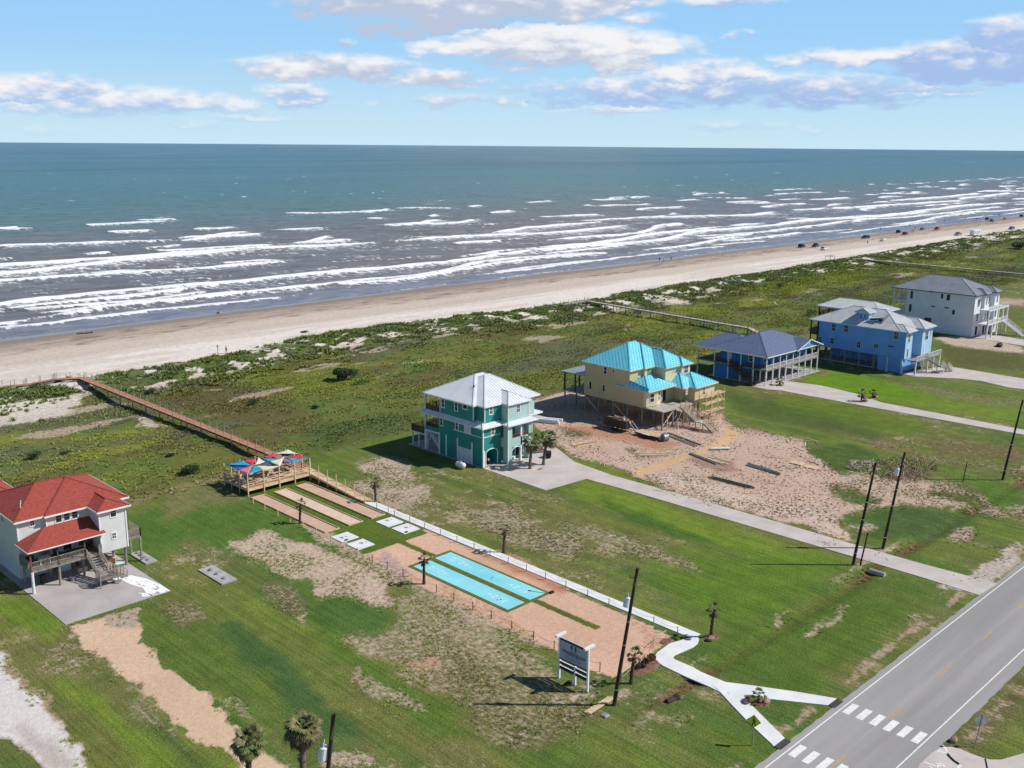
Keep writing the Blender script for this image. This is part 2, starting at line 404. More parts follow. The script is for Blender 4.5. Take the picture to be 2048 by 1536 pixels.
# left lot: mowing bands
soften([c5(*q) for q in ((90, 700), (200, 690), (560, 930), (900, 1280), (1100, 1500), (700, 1500), (560, 1180), (250, 900))], DKG, .85, .03, 10)
soften([c5(*q) for q in ((740, 760), (860, 760), (1250, 1000), (1700, 1290), (1900, 1450), (1500, 1450), (1250, 1180), (950, 960))], (.085, .15, .024), .8, .05, 8)
soften([c5(*q) for q in ((760, 640), (900, 545), (1150, 560), (1280, 640), (1200, 760), (860, 760))], (.07, .14, .03), .85, .08, 6)
soften([(230, 1040), (420, 985), (600, 1030), (700, 1110), (560, 1100), (480, 1110), (380, 1075), (300, 1130), (250, 1140)], (.075, .15, .026), .8, .04, 10)
soften([(330, 990), (460, 960), (500, 1000), (420, 1010), (330, 1040)], PALE, .8, .16, 6)
soften([(250, 1000), (380, 965), (470, 940), (470, 960), (330, 985), (255, 1015)], (.20, .18, .075), .8, .30, 4)
soften([cg(*q) for q in ((430, 700), (620, 720), (900, 900), (1300, 1200), (1500, 1458), (1250, 1458), (800, 1050), (500, 850))], BRG, .7, .03, 8)
soften([cg(*q) for q in ((0, 100), (200, 60), (520, 290), (420, 330), (0, 250))], (.085, .15, .02), .8, .03, 8)
soften([(0, 1200), (70, 1200), (150, 1255), (110, 1280), (0, 1230)], BRG, .6, .03, 8)
# bare sandy patches of the left lot
P1 = [c5(*q) for q in ((120, 150), (330, 130), (400, 65), (480, 70), (560, 115), (700, 150), (860, 210), (960, 260), (1080, 300), (1180, 340), (1280, 430), (1300, 560), (1250, 590), (1000, 530), (850, 540), (790, 520), (770, 420), (640, 400), (540, 410), (480, 340), (380, 270), (330, 225), (240, 200))]
soften(P1, None, 1, .80, 7, (.56, .44, .34))
soften([c5(*q) for q in ((700, 55), (760, 60), (900, 150), (1100, 240), (1180, 330), (1050, 290), (900, 210))], None, 1, .62, 6)
soften([c5(*q) for q in ((640, 680), (700, 640), (780, 600), (760, 660), (720, 740))], None, 1, .66, 5)
soften([c5(*q) for q in ((1290, 560), (1500, 480), (1760, 560), (2048, 720), (2048, 1220), (1700, 1230), (1560, 1130), (1420, 1000), (1200, 930), (980, 790), (1160, 780), (1350, 700))], PALE, .5, .48, 12, (.50, .385, .30))
soften([c5(*q) for q in ((1000, 960), (1150, 1060), (1330, 1160), (1500, 1290), (1420, 1330), (1260, 1230), (1050, 1090))], None, 1, .55, 6)
soften([c5(*q) for q in ((1420, 960), (1560, 930), (1600, 1000), (1480, 1010))], None, 1, .85, 5, (.46, .28, .19))
soften([c5(*q) for q in ((930, 790), (1100, 780), (1180, 840), (1220, 930), (1080, 880))], None, 1, .6, 5)
soften([c5(*q) for q in ((430, 420), (560, 450), (720, 540), (740, 640), (600, 660), (470, 560))], (.13, .115, .05), .8, .38, 8)
soften([(900, 1290), (1010, 1345), (1130, 1380), (1210, 1425), (1140, 1480), (1000, 1500), (940, 1440), (880, 1360)], (.14, .125, .05), .7, .40, 14)
soften([(1070, 1395), (1200, 1385), (1190, 1405), (1090, 1420)], None, 1, .62, 6)
soften([(660, 1500), (740, 1500), (760, 1536), (650, 1536)], None, 1, .7, 6)
soften([(850, 1130), (1120, 1350), (1100, 1390), (960, 1310), (830, 1190)], None, 1, .5, 10)
soften([cg(*q) for q in ((1090, 880), (1300, 960), (1500, 1160), (1560, 1330), (1400, 1150), (1150, 980))], (.14, .14, .06), .8, .42, 6)
soften([cg(*q) for q in ((1700, 930), (1860, 870), (2030, 960), (2048, 1080), (1850, 1000))], None, 1, .5, 5)
soften([cg(*q) for q in ((280, 420), (480, 480), (620, 620), (720, 660), (560, 640), (380, 520))], (.15, .15, .07), .7, .40, 6)
soften([cg(*q) for q in ((1300, 100), (1650, 120), (1800, 260), (1500, 300), (1350, 200))], (.15, .13, .06), .8, .40, 8)
# dirt drive and gravel road
DD = [(151, 1251), (176, 1278), (180, 1297), (220, 1326), (259, 1356), (293, 1385), (342, 1424), (390, 1466), (452, 1517), (470, 1560), (600, 1560), (540, 1508), (469, 1456), (415, 1412), (366, 1365), (315, 1312), (278, 1273), (276, 1214)]
soften(DD, None, 1, 1.0, 1.5, (.62, .445, .30)); soften([(200, 1235), (276, 1214), (276, 1262), (240, 1262)], None, 1, .9, 3, (.46, .35, .275))
soften([(-80, 1270), (0, 1317), (37, 1368), (83, 1414), (117, 1451), (171, 1505), (230, 1570), (110, 1570), (80, 1531), (41, 1492), (0, 1463), (-80, 1420)], None, 1, 1.0, 4, (.66, .62, .58))
soften([(0, 1310), (40, 1340), (100, 1400), (130, 1445), (110, 1450), (83, 1414), (37, 1368), (0, 1335)], None, 1, .62, 4, (.40, .30, .20))
soften([(30, 1452), (110, 1470), (170, 1536), (100, 1536), (60, 1490)], None, 1, 1.0, 6, (.50, .44, .40))
# yard of the game courts
YARD = [(800, 1072), (850, 1058), (1345, 1272), (1300, 1312), (1230, 1355), (1195, 1345), (1066, 1282), (945, 1222), (807, 1156), (745, 1126), (712, 1106), (785, 1086)]
zone(YARD, None, 1, .99, (.62, .40, .285), crisp=True)
soften([(760, 1100), (800, 1115), (840, 1150), (800, 1160), (745, 1126)], None, 1, .85, 5, (.47, .345, .30))
for q in (((770, 1130), (835, 1160), (830, 1175), (775, 1150)), ((880, 1170), (1000, 1225), (1080, 1275), (1090, 1300), (1000, 1262), (880, 1205)), ((1230, 1225), (1330, 1270), (1300, 1300), (1280, 1295), (1290, 1262))):
    soften(list(q), None, 1, .72, 6)
soften([(985, 1095), (1095, 1145), (1150, 1180), (1130, 1190), (1060, 1160), (960, 1110)], None, 1, .97, 5, (.47, .235, .145))
zone([(500, 1000), (590, 965), (625, 950), (775, 1030), (860, 1065), (790, 1090), (715, 1112), (690, 1095)], (.095, .145, .022), 1.0, .03, crisp=True)
soften([(620, 1040), (680, 1075), (740, 1115), (770, 1140), (750, 1140), (660, 1092), (590, 1045)], None, 1, .66, 4, (.52, .40, .30))
# strip between the courts and ditch along the road
strip = ((GX > 73.05) & (GX < 73.95) & (GY < 99) & (GY > 60.5)).astype(float)
C = paint(C, strip, (.10, .125, .025)); bare = np.where(strip > 0, .02, bare)
dyc = 47.7+.5*(vn(GX/14., GY*0, 5)-.5)
dit = np.exp(-((GY-dyc)/.62)**2)*sst(GX, 60, 72); C = paint(C, np.clip(dit*1.7, 0, 1)*(.55+.45*sst(n_fin, .25, .55)), (.125, .072, .034), .95); bare = np.where(dit > .3, bare*.4+.10*sst(n_fin, .4, .7), bare)
soil = paint(soil, np.clip(dit*1.5, 0, 1), (.24, .135, .075), .9); bare = bare+np.clip(dit*1.2, 0, 1)*.42*sst(fbm(GX/2.5, GY/1.0, 3, 65), .42, .62)
dit2 = np.exp(-((GY-49.6)/.45)**2)*sst(GX, 66, 80)*sst(fbm(GX/9., GY/9., 3, 61), .42, .6); bare = bare+dit2*.6
# lot between the path and the drive of the green house
soften([(1120, 985), (1180, 960), (1330, 1010), (1520, 1075), (1690, 1125), (1560, 1130), (1400, 1075), (1240, 1020)], BRG, .85, .03, 10)
soften([(1190, 990), (1300, 1030), (1430, 1080), (1400, 1090), (1260, 1045)], (.06, .135, .02), .8, .02, 5)
soften([(1290, 1120), (1560, 1110), (1690, 1135), (1560, 1230), (1440, 1245), (1340, 1190)], (.105, .185, .02), .8, .04, 16)
soften([(740, 890), (840, 885), (900, 930), (800, 920)], (.13, .15, .04), .7, .12, 8)
for q, b in ((((700, 930), (760, 910), (830, 930), (830, 960), (760, 965)), .78), (((770, 960), (850, 970), (880, 1010), (800, 1010), (755, 985)), .66), (((690, 960), (740, 955), (800, 1000), (850, 1030), (800, 1025), (740, 1000)), .62),
             (((940, 1020), (1020, 1010), (1100, 1060), (1180, 1085), (1140, 1120), (1040, 1100), (950, 1060)), .50), (((1120, 1040), (1260, 1070), (1360, 1120), (1280, 1110), (1160, 1080)), .45), (((980, 960), (1080, 980), (1160, 1010), (1080, 1010)), .35), (((1290, 1090), (1390, 1130), (1430, 1160), (1330, 1130)), .5)):
    soften([*q], (.15, .14, .055), .7, b, 9, (.53, .42, .335))
# verge of the road
soften([(1380, 1290), (1480, 1240), (1600, 1230), (1690, 1160), (1880, 1190), (1700, 1320), (1640, 1390), (1470, 1360)], (.085, .145, .022), .75, .03, 14)
soften([c1z(*q) for q in ((640, 230), (760, 120), (900, 60), (1000, 0), (1000, 30), (820, 130), (700, 220))], None, 1, .72, 4)
soften([c1z(*q) for q in ((380, 190), (560, 80), (640, 60), (520, 150))], None, 1, .62, 4)
ve = np.exp(-((GY-38.0)/.8)**2); bare = np.maximum(bare, ve*.75*sst(fbm(GX/2.5, GY/1.2, 3, 63), .42, .6)); soil = paint(soil, np.clip(ve, 0, 1), (.40, .29, .21), .9)
ve2 = np.exp(-((GY-26.2)/1.3)**2); C = paint(C, np.clip(ve2, 0, 1), (.13, .11, .05), .8); bare = np.maximum(bare, ve2*.5*sst(n_fin, .3, .7))
soften([(1880, 1180), (1960, 1130), (2048, 1080), (2048, 1120), (1990, 1165), (1960, 1185)], None, 1, .78, 4, (.52, .45, .40))
# building site
SITE = [c8(*q) for q in ((60, 190), (-40, 30), (200, -60), (640, -40), (1100, 80), (1220, 160), (1400, 200), (1600, 230), (1640, 290), (1750, 380), (1860, 470), (1760, 530), (1740, 560), (1880, 640), (1800, 700), (1890, 830), (1400, 690), (850, 545), (590, 430), (450, 375), (270, 330), (100, 250))]
soften(SITE, (.15, .11, .06), .9, .90, 5, (.56, .41, .32))
soften([c8(*q) for q in ((150, 160), (400, 150), (640, 200), (900, 260), (760, 300), (520, 240), (280, 210))], None, 1, .95, 5, (.45, .235, .145))
soften([c8(*q) for q in ((640, 420), (900, 440), (1300, 560), (1700, 640), (1880, 800), (1500, 700), (1000, 580))], None, 1, .86, 5, (.60, .49, .40))
TRK = [c8(*q) for q in ((590, 425), (640, 400), (930, 310), (1090, 240), (1130, 190), (1100, 155), (1180, 165), (1225, 210), (1180, 250), (1050, 290), (900, 350), (720, 420), (620, 455))]
soften([c8(*q) for q in ((170, 165), (330, 190), (340, 230), (200, 220))], (.12, .13, .05), 1, .4, 5)
soften([c8(*q) for q in ((560, 280), (700, 330), (760, 330), (620, 350))], (.11, .13, .04), 1, .4, 5)
soften([c8(*q) for q in ((930, 320), (1200, 370), (1230, 420), (1100, 420), (960, 370))], None, 1, .95, 4, (.34, .21, .155))
soften(TRK, None, 1, 1.0, 3, (.60, .40, .22))
soften([c4z(*q) for q in ((200, 520), (480, 470), (720, 540), (740, 600), (600, 680), (430, 660), (300, 600))], (.075, .12, .028), 1, .12, 4)
soften([c4z(*q) for q in ((490, 690), (900, 720), (1200, 770), (1520, 860), (1690, 1010), (1500, 980), (1300, 920), (850, 925), (500, 960), (380, 880))], (.15, .13, .06), .7, .80, 6, (.55, .42, .33))
soften([c4z(*q) for q in ((380, 790), (560, 790), (760, 880), (620, 920), (440, 880))], (.09, .125, .03), 1, .25, 5)
soften([c4z(*q) for q in ((1060, 830), (1200, 810), (1420, 850), (1540, 930), (1450, 960), (1250, 880))], (.095, .11, .035), 1, .15, 5)
soften([c4z(*q) for q in ((1150, 640), (1500, 720), (1785, 790), (1785, 860), (1560, 940), (1430, 760), (1180, 690))], (.085, .155, .02), .9, .06, 8)
soften([c4z(*q) for q in ((460, 1000), (850, 930), (1300, 950), (1480, 1050), (1200, 1140), (820, 1180), (700, 1200), (540, 1100))], (.065, .115, .03), .9, .10, 8)
soften([c4z(*q) for q in ((1200, 1150), (1300, 1090), (1450, 1070), (1490, 1120), (1300, 1200))], None, 1, .7, 4)
soften([c4z(*q) for q in ((500, 1060), (640, 1030), (760, 1060), (680, 1100), (560, 1110))], None, 1, .6, 4)
soften([c4z(*q) for q in ((0, 280), (400, 380), (760, 520), (1100, 560), (700, 400), (300, 300))], (.16, .12, .055), .8, .35, 6)
soften([c4z(*q) for q in ((740, 540), (1100, 550), (1350, 590), (1785, 650), (1785, 700), (1200, 600))], (.14, .115, .05), .8, .40, 6)
soften([c4z(*q) for q in ((1000, 450), (1785, 470), (1785, 600), (1200, 560))], (.15, .115, .05), .9, .25, 10)
soften([(1440, 780), (1560, 800), (1700, 850), (1800, 870), (1740, 880), (1600, 850), (1480, 830)], (.075, .115, .026), .9, .06, 8)
soften([c4z(*q) for q in ((0, 90), (500, 180), (760, 240), (1100, 330), (900, 400), (500, 280), (0, 200))], (.12, .175, .02), .85, .05, 8)
soften([c4z(*q) for q in ((640, 40), (900, 20), (1785, 180), (1785, 330), (1200, 240), (740, 150))], BRG, .8, .03, 8)
soften([(1630, 740), (1700, 745), (1790, 770), (1870, 800), (1700, 800), (1600, 775)], (.125, .235, .012), .9, .0, 5)
soften([(1780, 765), (1850, 765), (1960, 790), (2048, 800), (2048, 820), (1900, 800)], (.13, .14, .045), .8, .32, 6)
soften([(1870, 690), (2048, 690), (2048, 740), (1900, 735)], (.105, .10, .032), .85, .10, 8)
soften([(1860, 672), (1960, 672), (2048, 695), (2048, 708), (1900, 692)], None, 1, .8, 4, (.56, .46, .37))
soften([(1850, 610), (2048, 600), (2048, 640), (1990, 650)], (.12, .13, .04), .8, .25, 8)
soften([(1960, 595), (2048, 598), (2048, 612), (1970, 606)], None, 1, .75, 4)
# mown strip behind the lots, light patches in the meadow
soften([(470, 985), (640, 915), (760, 880), (830, 860), (840, 880), (740, 900), (640, 945), (520, 990)], (.12, .17, .03), .9, .05, 6)
soften([(560, 740), (700, 735), (780, 770), (640, 790), (480, 770), (400, 745), (480, 720)], (.150, .175, .025), .7, .03, 12)
soften([(1690, 540), (1760, 550), (1700, 575), (1560, 590), (1480, 580)], (.15, .18, .02), .7, .04, 10)
soften([(600, 860), (760, 830), (850, 815), (850, 850), (700, 890), (620, 905)], (.070, .105, .030), .8, .03, 10)
soften([(300, 800), (420, 770), (560, 800), (640, 830), (500, 850), (380, 830)], (.10, .085, .032), .8, .03, 14)
# dunes: sand showing between the plants
dd = dune_edge(GX)+5.0*(fbm(GX/9.0, GY/30.0, 3, 3)-.5)-GY
fr = sst(dd, -4, 1)*(1-sst(dd, 14, 24)); sandn = fbm(GX/4.2, GY/3.2, 4, 91)
C = paint(C, fr, (.085, .115, .040), .8); C = paint(C, fr*sst(n_mid, .48, .62), (.10, .135, .035), .8)
bare = np.maximum(bare, fr*sst(sandn, .50, .63)*.95); soil = paint(soil, sst(dd, 30, 8), (.68, .62, .55), 1.0)
bare = np.maximum(bare, sst(dd, 1.0, -2.0)); 
mid = sst(dd, 12, 18)*(1-sst(dd, 38, 52)); bare = np.maximum(bare, mid*sst(fbm(GX/14., GY/5., 4, 95), .625, .70)*.6)
c0z = cr(0, 700, 4.876)
soften([c0z(*q) for q in ((-200, 620), (250, 520), (800, 450), (780, 560), (620, 640), (400, 710), (200, 730), (0, 770), (-300, 900))], None, 1, .82, 5, (.66, .60, .53))
soften([c0z(*q) for q in ((420, 350), (560, 320), (650, 360), (560, 410), (450, 400))], None, 1, .95, 3, (.70, .65, .59))
soften([c0z(*q) for q in ((1320, 640), (1450, 640), (1620, 740), (1560, 790), (1340, 760))], None, 1, .6, 4, (.62, .54, .45))
c6z = cr(1080, 560, 4.267)
soften([c6z(*q) for q in ((860, 130), (950, 140), (1100, 175), (1350, 200), (1200, 215), (1000, 190), (880, 165))], None, 1, .95, 3, (.66, .60, .53))
C = C*(0.80+0.40*n_fin)[:, None]*(0.88+.24*fbm(GX/.7, GY/.7, 2, 33))[:, None]
set_col(gm, 'Col', np.clip(C, .008, 1)); set_col(gm, 'Soil', soil*(0.88+.24*n_mid)[:, None]); set_f(gm, 'bare', np.clip(bare, 0, 1)); set_f(gm, 'lawn', lawn)
mt, t, b = newmat('ground_mat')
v = posn(t); fine = noise(v, 1.5, 6, .68, t); fine2 = noise(posn(t, (1, .35, 1)), 3.4, 4, .65, t); blade = noise(v, 5.5, 3, .7, t)
bm = mathn('ADD', attr(t, 'bare', True), mathn('MULTIPLY', mathn('SUBTRACT', mathn('ADD', mathn('MULTIPLY', fine, .5), mathn('MULTIPLY', fine2, .5)), .5), 2.5))
bf = smooth(bm, .24, .80, t)
gcol = mixc(smooth(blade, .3, .72, t), mixc(1.0, attr(t, 'Col'), (.62, .62, .62), t, 'MULTIPLY'), mixc(1.0, attr(t, 'Col'), (1.40, 1.38, 1.34), t, 'MULTIPLY'), t)
mow = noise(posn(t, (3.2, .10, 1)), .9, 4, .62, t)
gcol = mixc(mathn('MULTIPLY', attr(t, 'lawn', True), smooth(mow, .42, .66, t, 0, .8)), gcol, mixc(1.0, gcol, (.62, .74, .60), t, 'MULTIPLY'), t)
gcol = mixc(smooth(fine, .52, .70, t, 0, .45), gcol, mixc(1.0, attr(t, 'Col'), (1.35, 1.15, 1.3), t, 'MULTIPLY'), t)
scol = mixc(mathn('MULTIPLY', smooth(noise(v, 1.9, 7, .74, t), .40, .64, t), smooth(attr(t, 'bare', True), .86, .98, t, .75, .28)), attr(t, 'Soil'), mixc(1.0, attr(t, 'Soil'), (.55, .47, .42), t, 'MULTIPLY'), t)
t.links.new(mixc(bf, gcol, scol, t), b.inputs['Base Color']); b.inputs['Roughness'].default_value = .95; b.inputs['Specular IOR Level'].default_value = .12
hgt = mathn('ADD', mathn('MULTIPLY', blade, .6), mathn('MULTIPLY', fine, 1.0))
bump(t, b, hgt, .55, .14)
gm.materials.append(mt)
ground = tag(link('ground', gm), kind='structure')
# ------------------------------------------------------------------ beach
def beach_z(X, Y):
    s = Y-268.0
    z = np.interp(s, [-90, -60, -30, -12, 0, 30], [.75, .55, .15, -.55, -1.20, -2.4])
    return z+.10*(fbm(X/12., Y/5., 3, 71)-.5)*sst(-s, 4, 20)
bx = steps((-900, 0, 90, 8), (0, 420, 1.4, 1.8), (420, 1000, 2.5, 8), (1000, 4500, 20, 200)); by = steps((196, 262, .8, .7), (262, 300, .7, 3))
bmh, BX, BY, BZ = grid_mesh('beach', bx, by, beach_z)
s = BY-268+7*(fbm(BX/45., BY/9., 3, 81)-.5); nb = fbm(BX/30., BY/3.5, 4, 82); nb2 = fbm(BX/6., BY/1.6, 4, 83)
BC = np.tile(np.array([.72, .645, .575]), (len(BX), 1))
def ptb(mk, c, k=1.0):
    global BC
    w = (np.clip(mk, 0, 1)*k)[:, None]; BC = BC*(1-w)+np.asarray(c)*w
ptb(sst(nb, .48, .60), (.60, .52, .45), .8)
ptb(sst(s, -47, -38)*(1-sst(s, -19, -12)), (.55, .455, .375), .9)
ptb(sst(s, -29, -20), (.40, .31, .245), .9); ptb(sst(s, -16, -8), (.255, .20, .17), .95); ptb(sst(s, -3, 2), (.15, .14, .145), 1)
ptb(sst(s, -31, -25)*(1-sst(s, -15, -10))*sst(nb2, .54, .68), (.16, .105, .078), .7)
ptb((1-sst(np.abs(s+36+5*(nb-.5)), .5, 1.6))*sst(fbm(BX/50., BY*0, 2, 5), .3, .6), (.50, .42, .36), .6)
ptb((1-sst(np.abs(s+39+5*(nb-.5)), .5, 1.6)), (.52, .44, .38), .5)
set_col(bmh, 'Col', BC); set_f(bmh, 'wet', sst(s, -9, 0))
mt, t, b = newmat('beach_mat')
v = posn(t); f = noise(v, .9, 6, .68, t)
t.links.new(mixc(smooth(f, .3, .7, t), mixc(1.0, attr(t, 'Col'), (.85, .84, .83), t, 'MULTIPLY'), mixc(1.0, attr(t, 'Col'), (1.08, 1.08, 1.08), t, 'MULTIPLY'), t), b.inputs['Base Color'])
t.links.new(smooth(attr(t, 'wet', True), .15, .9, t, .95, .22), b.inputs['Roughness']); b.inputs['Specular IOR Level'].default_value = .35
bump(t, b, f, .35, .12); bmh.materials.append(mt)
tag(link('beach', bmh), kind='structure')
# ------------------------------------------------------------------ sea
SEA0 = -1.2
def sea_fields(X, Y):
    s = Y-268.0; foam = np.zeros_like(X); z = np.zeros_like(X)
    lines = [(14, 4, .75, 50), (30, 11, 1.0, 60), (46, 11, .75, 55), (67, 21, 1.05, 110), (100, 16, .62, 50), (135, 32, 1.0, 100), (174, 19, .52, 50), (214, 26, .55, 45), (268, 20, .42, 34), (330, 20, .42, 34)]
    for k, (s0, wd, act, ln) in enumerate(lines):
        for half in (0, 1):
            a = fbm(X/ln+13.7*k+51*half, s*0+k*3.1+half, 3, 200+k+40*half)
            sc = s0+wd*.42*half+wd*1.1*(fbm(X/(ln*1.3)+half*9, s*0+k, 2, 230+k+half*5)-.5)*2+2.6*(fbm(X/7.0, s*0+k, 3, 260+k+half)-.5)
            on = sst(a, .64-.34*act+.07*half, .80-.34*act+.07*half)
            d = s-sc
            crest = np.where(d > 0, np.exp(-(d/2.0)**2), np.exp(-(d/(.17*wd+1.4))**2))
            tail = np.where(d > 0, 0, np.exp(d/(wd*.95)))*(.60+.34*fbm(X/6., s/9., 2, 280+k))
            foam = np.maximum(foam, np.maximum(crest*1.0, tail*.88)*on)
            z = z+on*.6*min(1, wd/12)*np.exp(-(d/2.4)**2)
    wc = vn(X/13.+.4*s/9., s/3.2, 301); wc2 = fbm(X/120., s/60., 2, 303)
    cap = sst(wc, .93, .985)*sst(wc2, .40, .62)*sst(s, 60, 130)
    foam = np.maximum(foam, cap*.95)
    # thin left-over foam all over the surf zone
    foam = np.maximum(foam, .38*sst(s, 12, 22)*(1-sst(s, 140, 230))*sst(fbm(X/18., s/7., 4, 305), .46, .66))
    foam = np.maximum(foam, .62*np.exp(-((s-1.5-2.5*(fbm(X/14., s*0, 3, 307)-.5))/.7)**2)*sst(fbm(X/25., s*0, 2, 309), .4, .6))
    z = z+.28*np.sin(s/4.2+3*fbm(X/40., s/40., 2, 311)*6.28)*sst(s, 8, 60)*(1-sst(s, 700, 1200))*fbm(X/18., s/12., 2, 313)
    return np.clip(foam, 0, 1), z
def sea_cols(X, Y):
    s = Y-268.0+60*(fbm(X/160., Y/60., 3, 321)-.5)
    K = [0, 14, 26, 150, 240, 350, 520, 900, 2200, 12000]; s = np.where(s < 60, Y-268.0, s)  # first stops bluish: sky reflection in the shallows put into the water colour
    cl = np.array([(.20, .21, .26), (.195, .20, .245), (.150, .142, .152), (.148, .136, .134), (.128, .134, .132), (.092, .148, .142), (.062, .152, .155), (.048, .150, .170), (.042, .148, .190), (.078, .185, .265)])  # last stop paler: horizon haze painted into the far water
    c = np.stack([np.interp(s, K, cl[:, i]) for i in range(3)], -1)
    st = fbm(X/900., Y/110., 4, 323); c = c*(1-(.30*sst(st, .50, .62)*sst(s, 500, 1500))[:, None])  # cloud-shadow bands on the far sea, painted as darker streaks
    br = sst(fbm(X/30., Y/9., 4, 325), .45, .7)*(1-sst(s, 200, 330)); c = c*(1-.45*br[:, None])+np.array([.165, .130, .100])*(.45*br)[:, None]
    return c
sx_ = steps((-1500, 0, 150, 20), (0, 60, 12, 3), (60, 480, 1.5, 2.4), (480, 1500, 2.6, 12), (1500, 5000, 20, 200)); sy_ = steps((258, 420, .55, .8), (420, 640, .9, 2.6), (640, 1600, 3, 14))
sm, SX, SY, SZ = grid_mesh('sea_near', sx_, sy_, lambda X, Y: SEA0+sea_fields(X, Y)[1])
fo, _z0 = sea_fields(SX, SY)
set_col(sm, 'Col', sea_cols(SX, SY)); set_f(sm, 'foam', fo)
# open water out to the horizon of a drone at this height (12.4 km)
an = np.radians(np.linspace(-35, 200, 260)); rr = np.concatenate([np.linspace(700, 3000, 60), np.geomspace(3100, HC/0.0038818, 40)])
A, Q = np.meshgrid(an, rr); fx = (Q*np.cos(A)).ravel(); fy = (Q*np.sin(A)).ravel(); fy = np.maximum(fy, 270.0)
fm = bpy.data.meshes.new('sea'); i = np.arange((len(rr)-1)*len(an)).reshape(len(rr)-1, len(an))[:, :-1].ravel(); fc = np.stack([i, i+len(an), i+len(an)+1, i+1][::-1], -1)
fm.from_pydata(np.stack([fx, fy, np.full(fx.shape, SEA0-.35)], -1).tolist(), [], fc.tolist()); fm.update()
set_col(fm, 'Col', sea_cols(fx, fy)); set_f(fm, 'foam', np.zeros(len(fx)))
mt, t, b = newmat('sea_mat')
v = posn(t); cd = t.nodes.new('ShaderNodeCameraData')
wv = noise(posn(t, (.45, 1.0, 1)), .35, 7, .66, t); wv2 = noise(posn(t, (.3, 1.0, 1)), .05, 5, .6, t)
fl = noise(posn(t, (.9, .34, 1)), .62, 6, .72, t)
ff = smooth(mathn('ADD', attr(t, 'foam', True), mathn('MULTIPLY', mathn('SUBTRACT', fl, .5), 2.1)), .40, .66, t)
cap = smooth(noise(posn(t, (.35, 1, 1)), .11, 4, .6, t), .725, .76, t)
ff = mathn('MAXIMUM', ff, mathn('MULTIPLY', cap, .8))
wc = mixc(smooth(wv, .34, .68, t), mixc(1.0, attr(t, 'Col'), (.70, .72, .74), t, 'MULTIPLY'), mixc(1.0, attr(t, 'Col'), (1.30, 1.28, 1.26), t, 'MULTIPLY'), t)
t.links.new(mixc(ff, wc, (.80, .81, .82), t), b.inputs['Base Color'])
t.links.new(smooth(ff, 0, 1, t, .30, .9), b.inputs['Roughness']); b.inputs['Specular IOR Level'].default_value = .28; b.inputs['IOR'].default_value = 1.33
bump(t, b, mathn('ADD', mathn('MULTIPLY', wv, 1.0), mathn('MULTIPLY', wv2, 2.5)), .9, .9)
sm.materials.append(mt); fm.materials.append(mt)
bmj = bmesh.new(); bmj.from_mesh(sm); bmj.from_mesh(fm); sj = bpy.data.meshes.new('sea'); bmj.to_mesh(sj); bmj.free(); sj.materials.append(mt)
for p_ in (sj,): p_.polygons.foreach_set('use_smooth', np.ones(len(p_.polygons), bool))
tag(link('sea', sj), kind='structure')
bpy.data.meshes.remove(sm); bpy.data.meshes.remove(fm)

# ------------------------------------------------------------------ clouds: a far shell of broken cloud round the whole horizon
CLOUDS = [(880, 8, 250, 70, 1.5, -0.45), (1100, -12, 190, 58, 1.5, 0.15), (1120, 98, 265, 46, 1.35, 0.35), (672, 138, 185, 27, 1.1, 0.05), (880, 158, 115, 20, 1.0, 0.1),
          (588, 190, 76, 23, .9, 0.1), (75, 180, 140, 28, 1.0, 0.0), (270, 207, 210, 30, .95, -0.1), (40, 208, 60, 11, .7, 0.1), (485, 236, 80, 10, .6, 0.2),
          (1420, 152, 135, 30, 1.1, 0.05), (1490, 184, 440, 34, 1.0, -0.3), (1760, 114, 200, 16, .95, 0.2), (1950, 128, 165, 44, 1.5, -0.5), (2020, 84, 100, 42, 1.5, -0.35),
          (1750, 190, 220, 9, .7, 0.1), (1440, 2, 100, 22, 1.0, 0.2), (1235, 6, 66, 18, .8, 0.3), (1285, 38, 44, 13, .6, 0.3), (930, 200, 150, 12, .6, 0.0),
          (1470, 254, 160, 11, .5, -0.2), (1250, 216, 95, 9, .5, -0.1), (1475, 70, 26, 9, .5, 0.3), (715, 88, 28, 8, .6, -0.5), (100, 262, 130, 14, .4, 0.2), (400, 245, 80, 11, .4, 0.2)]
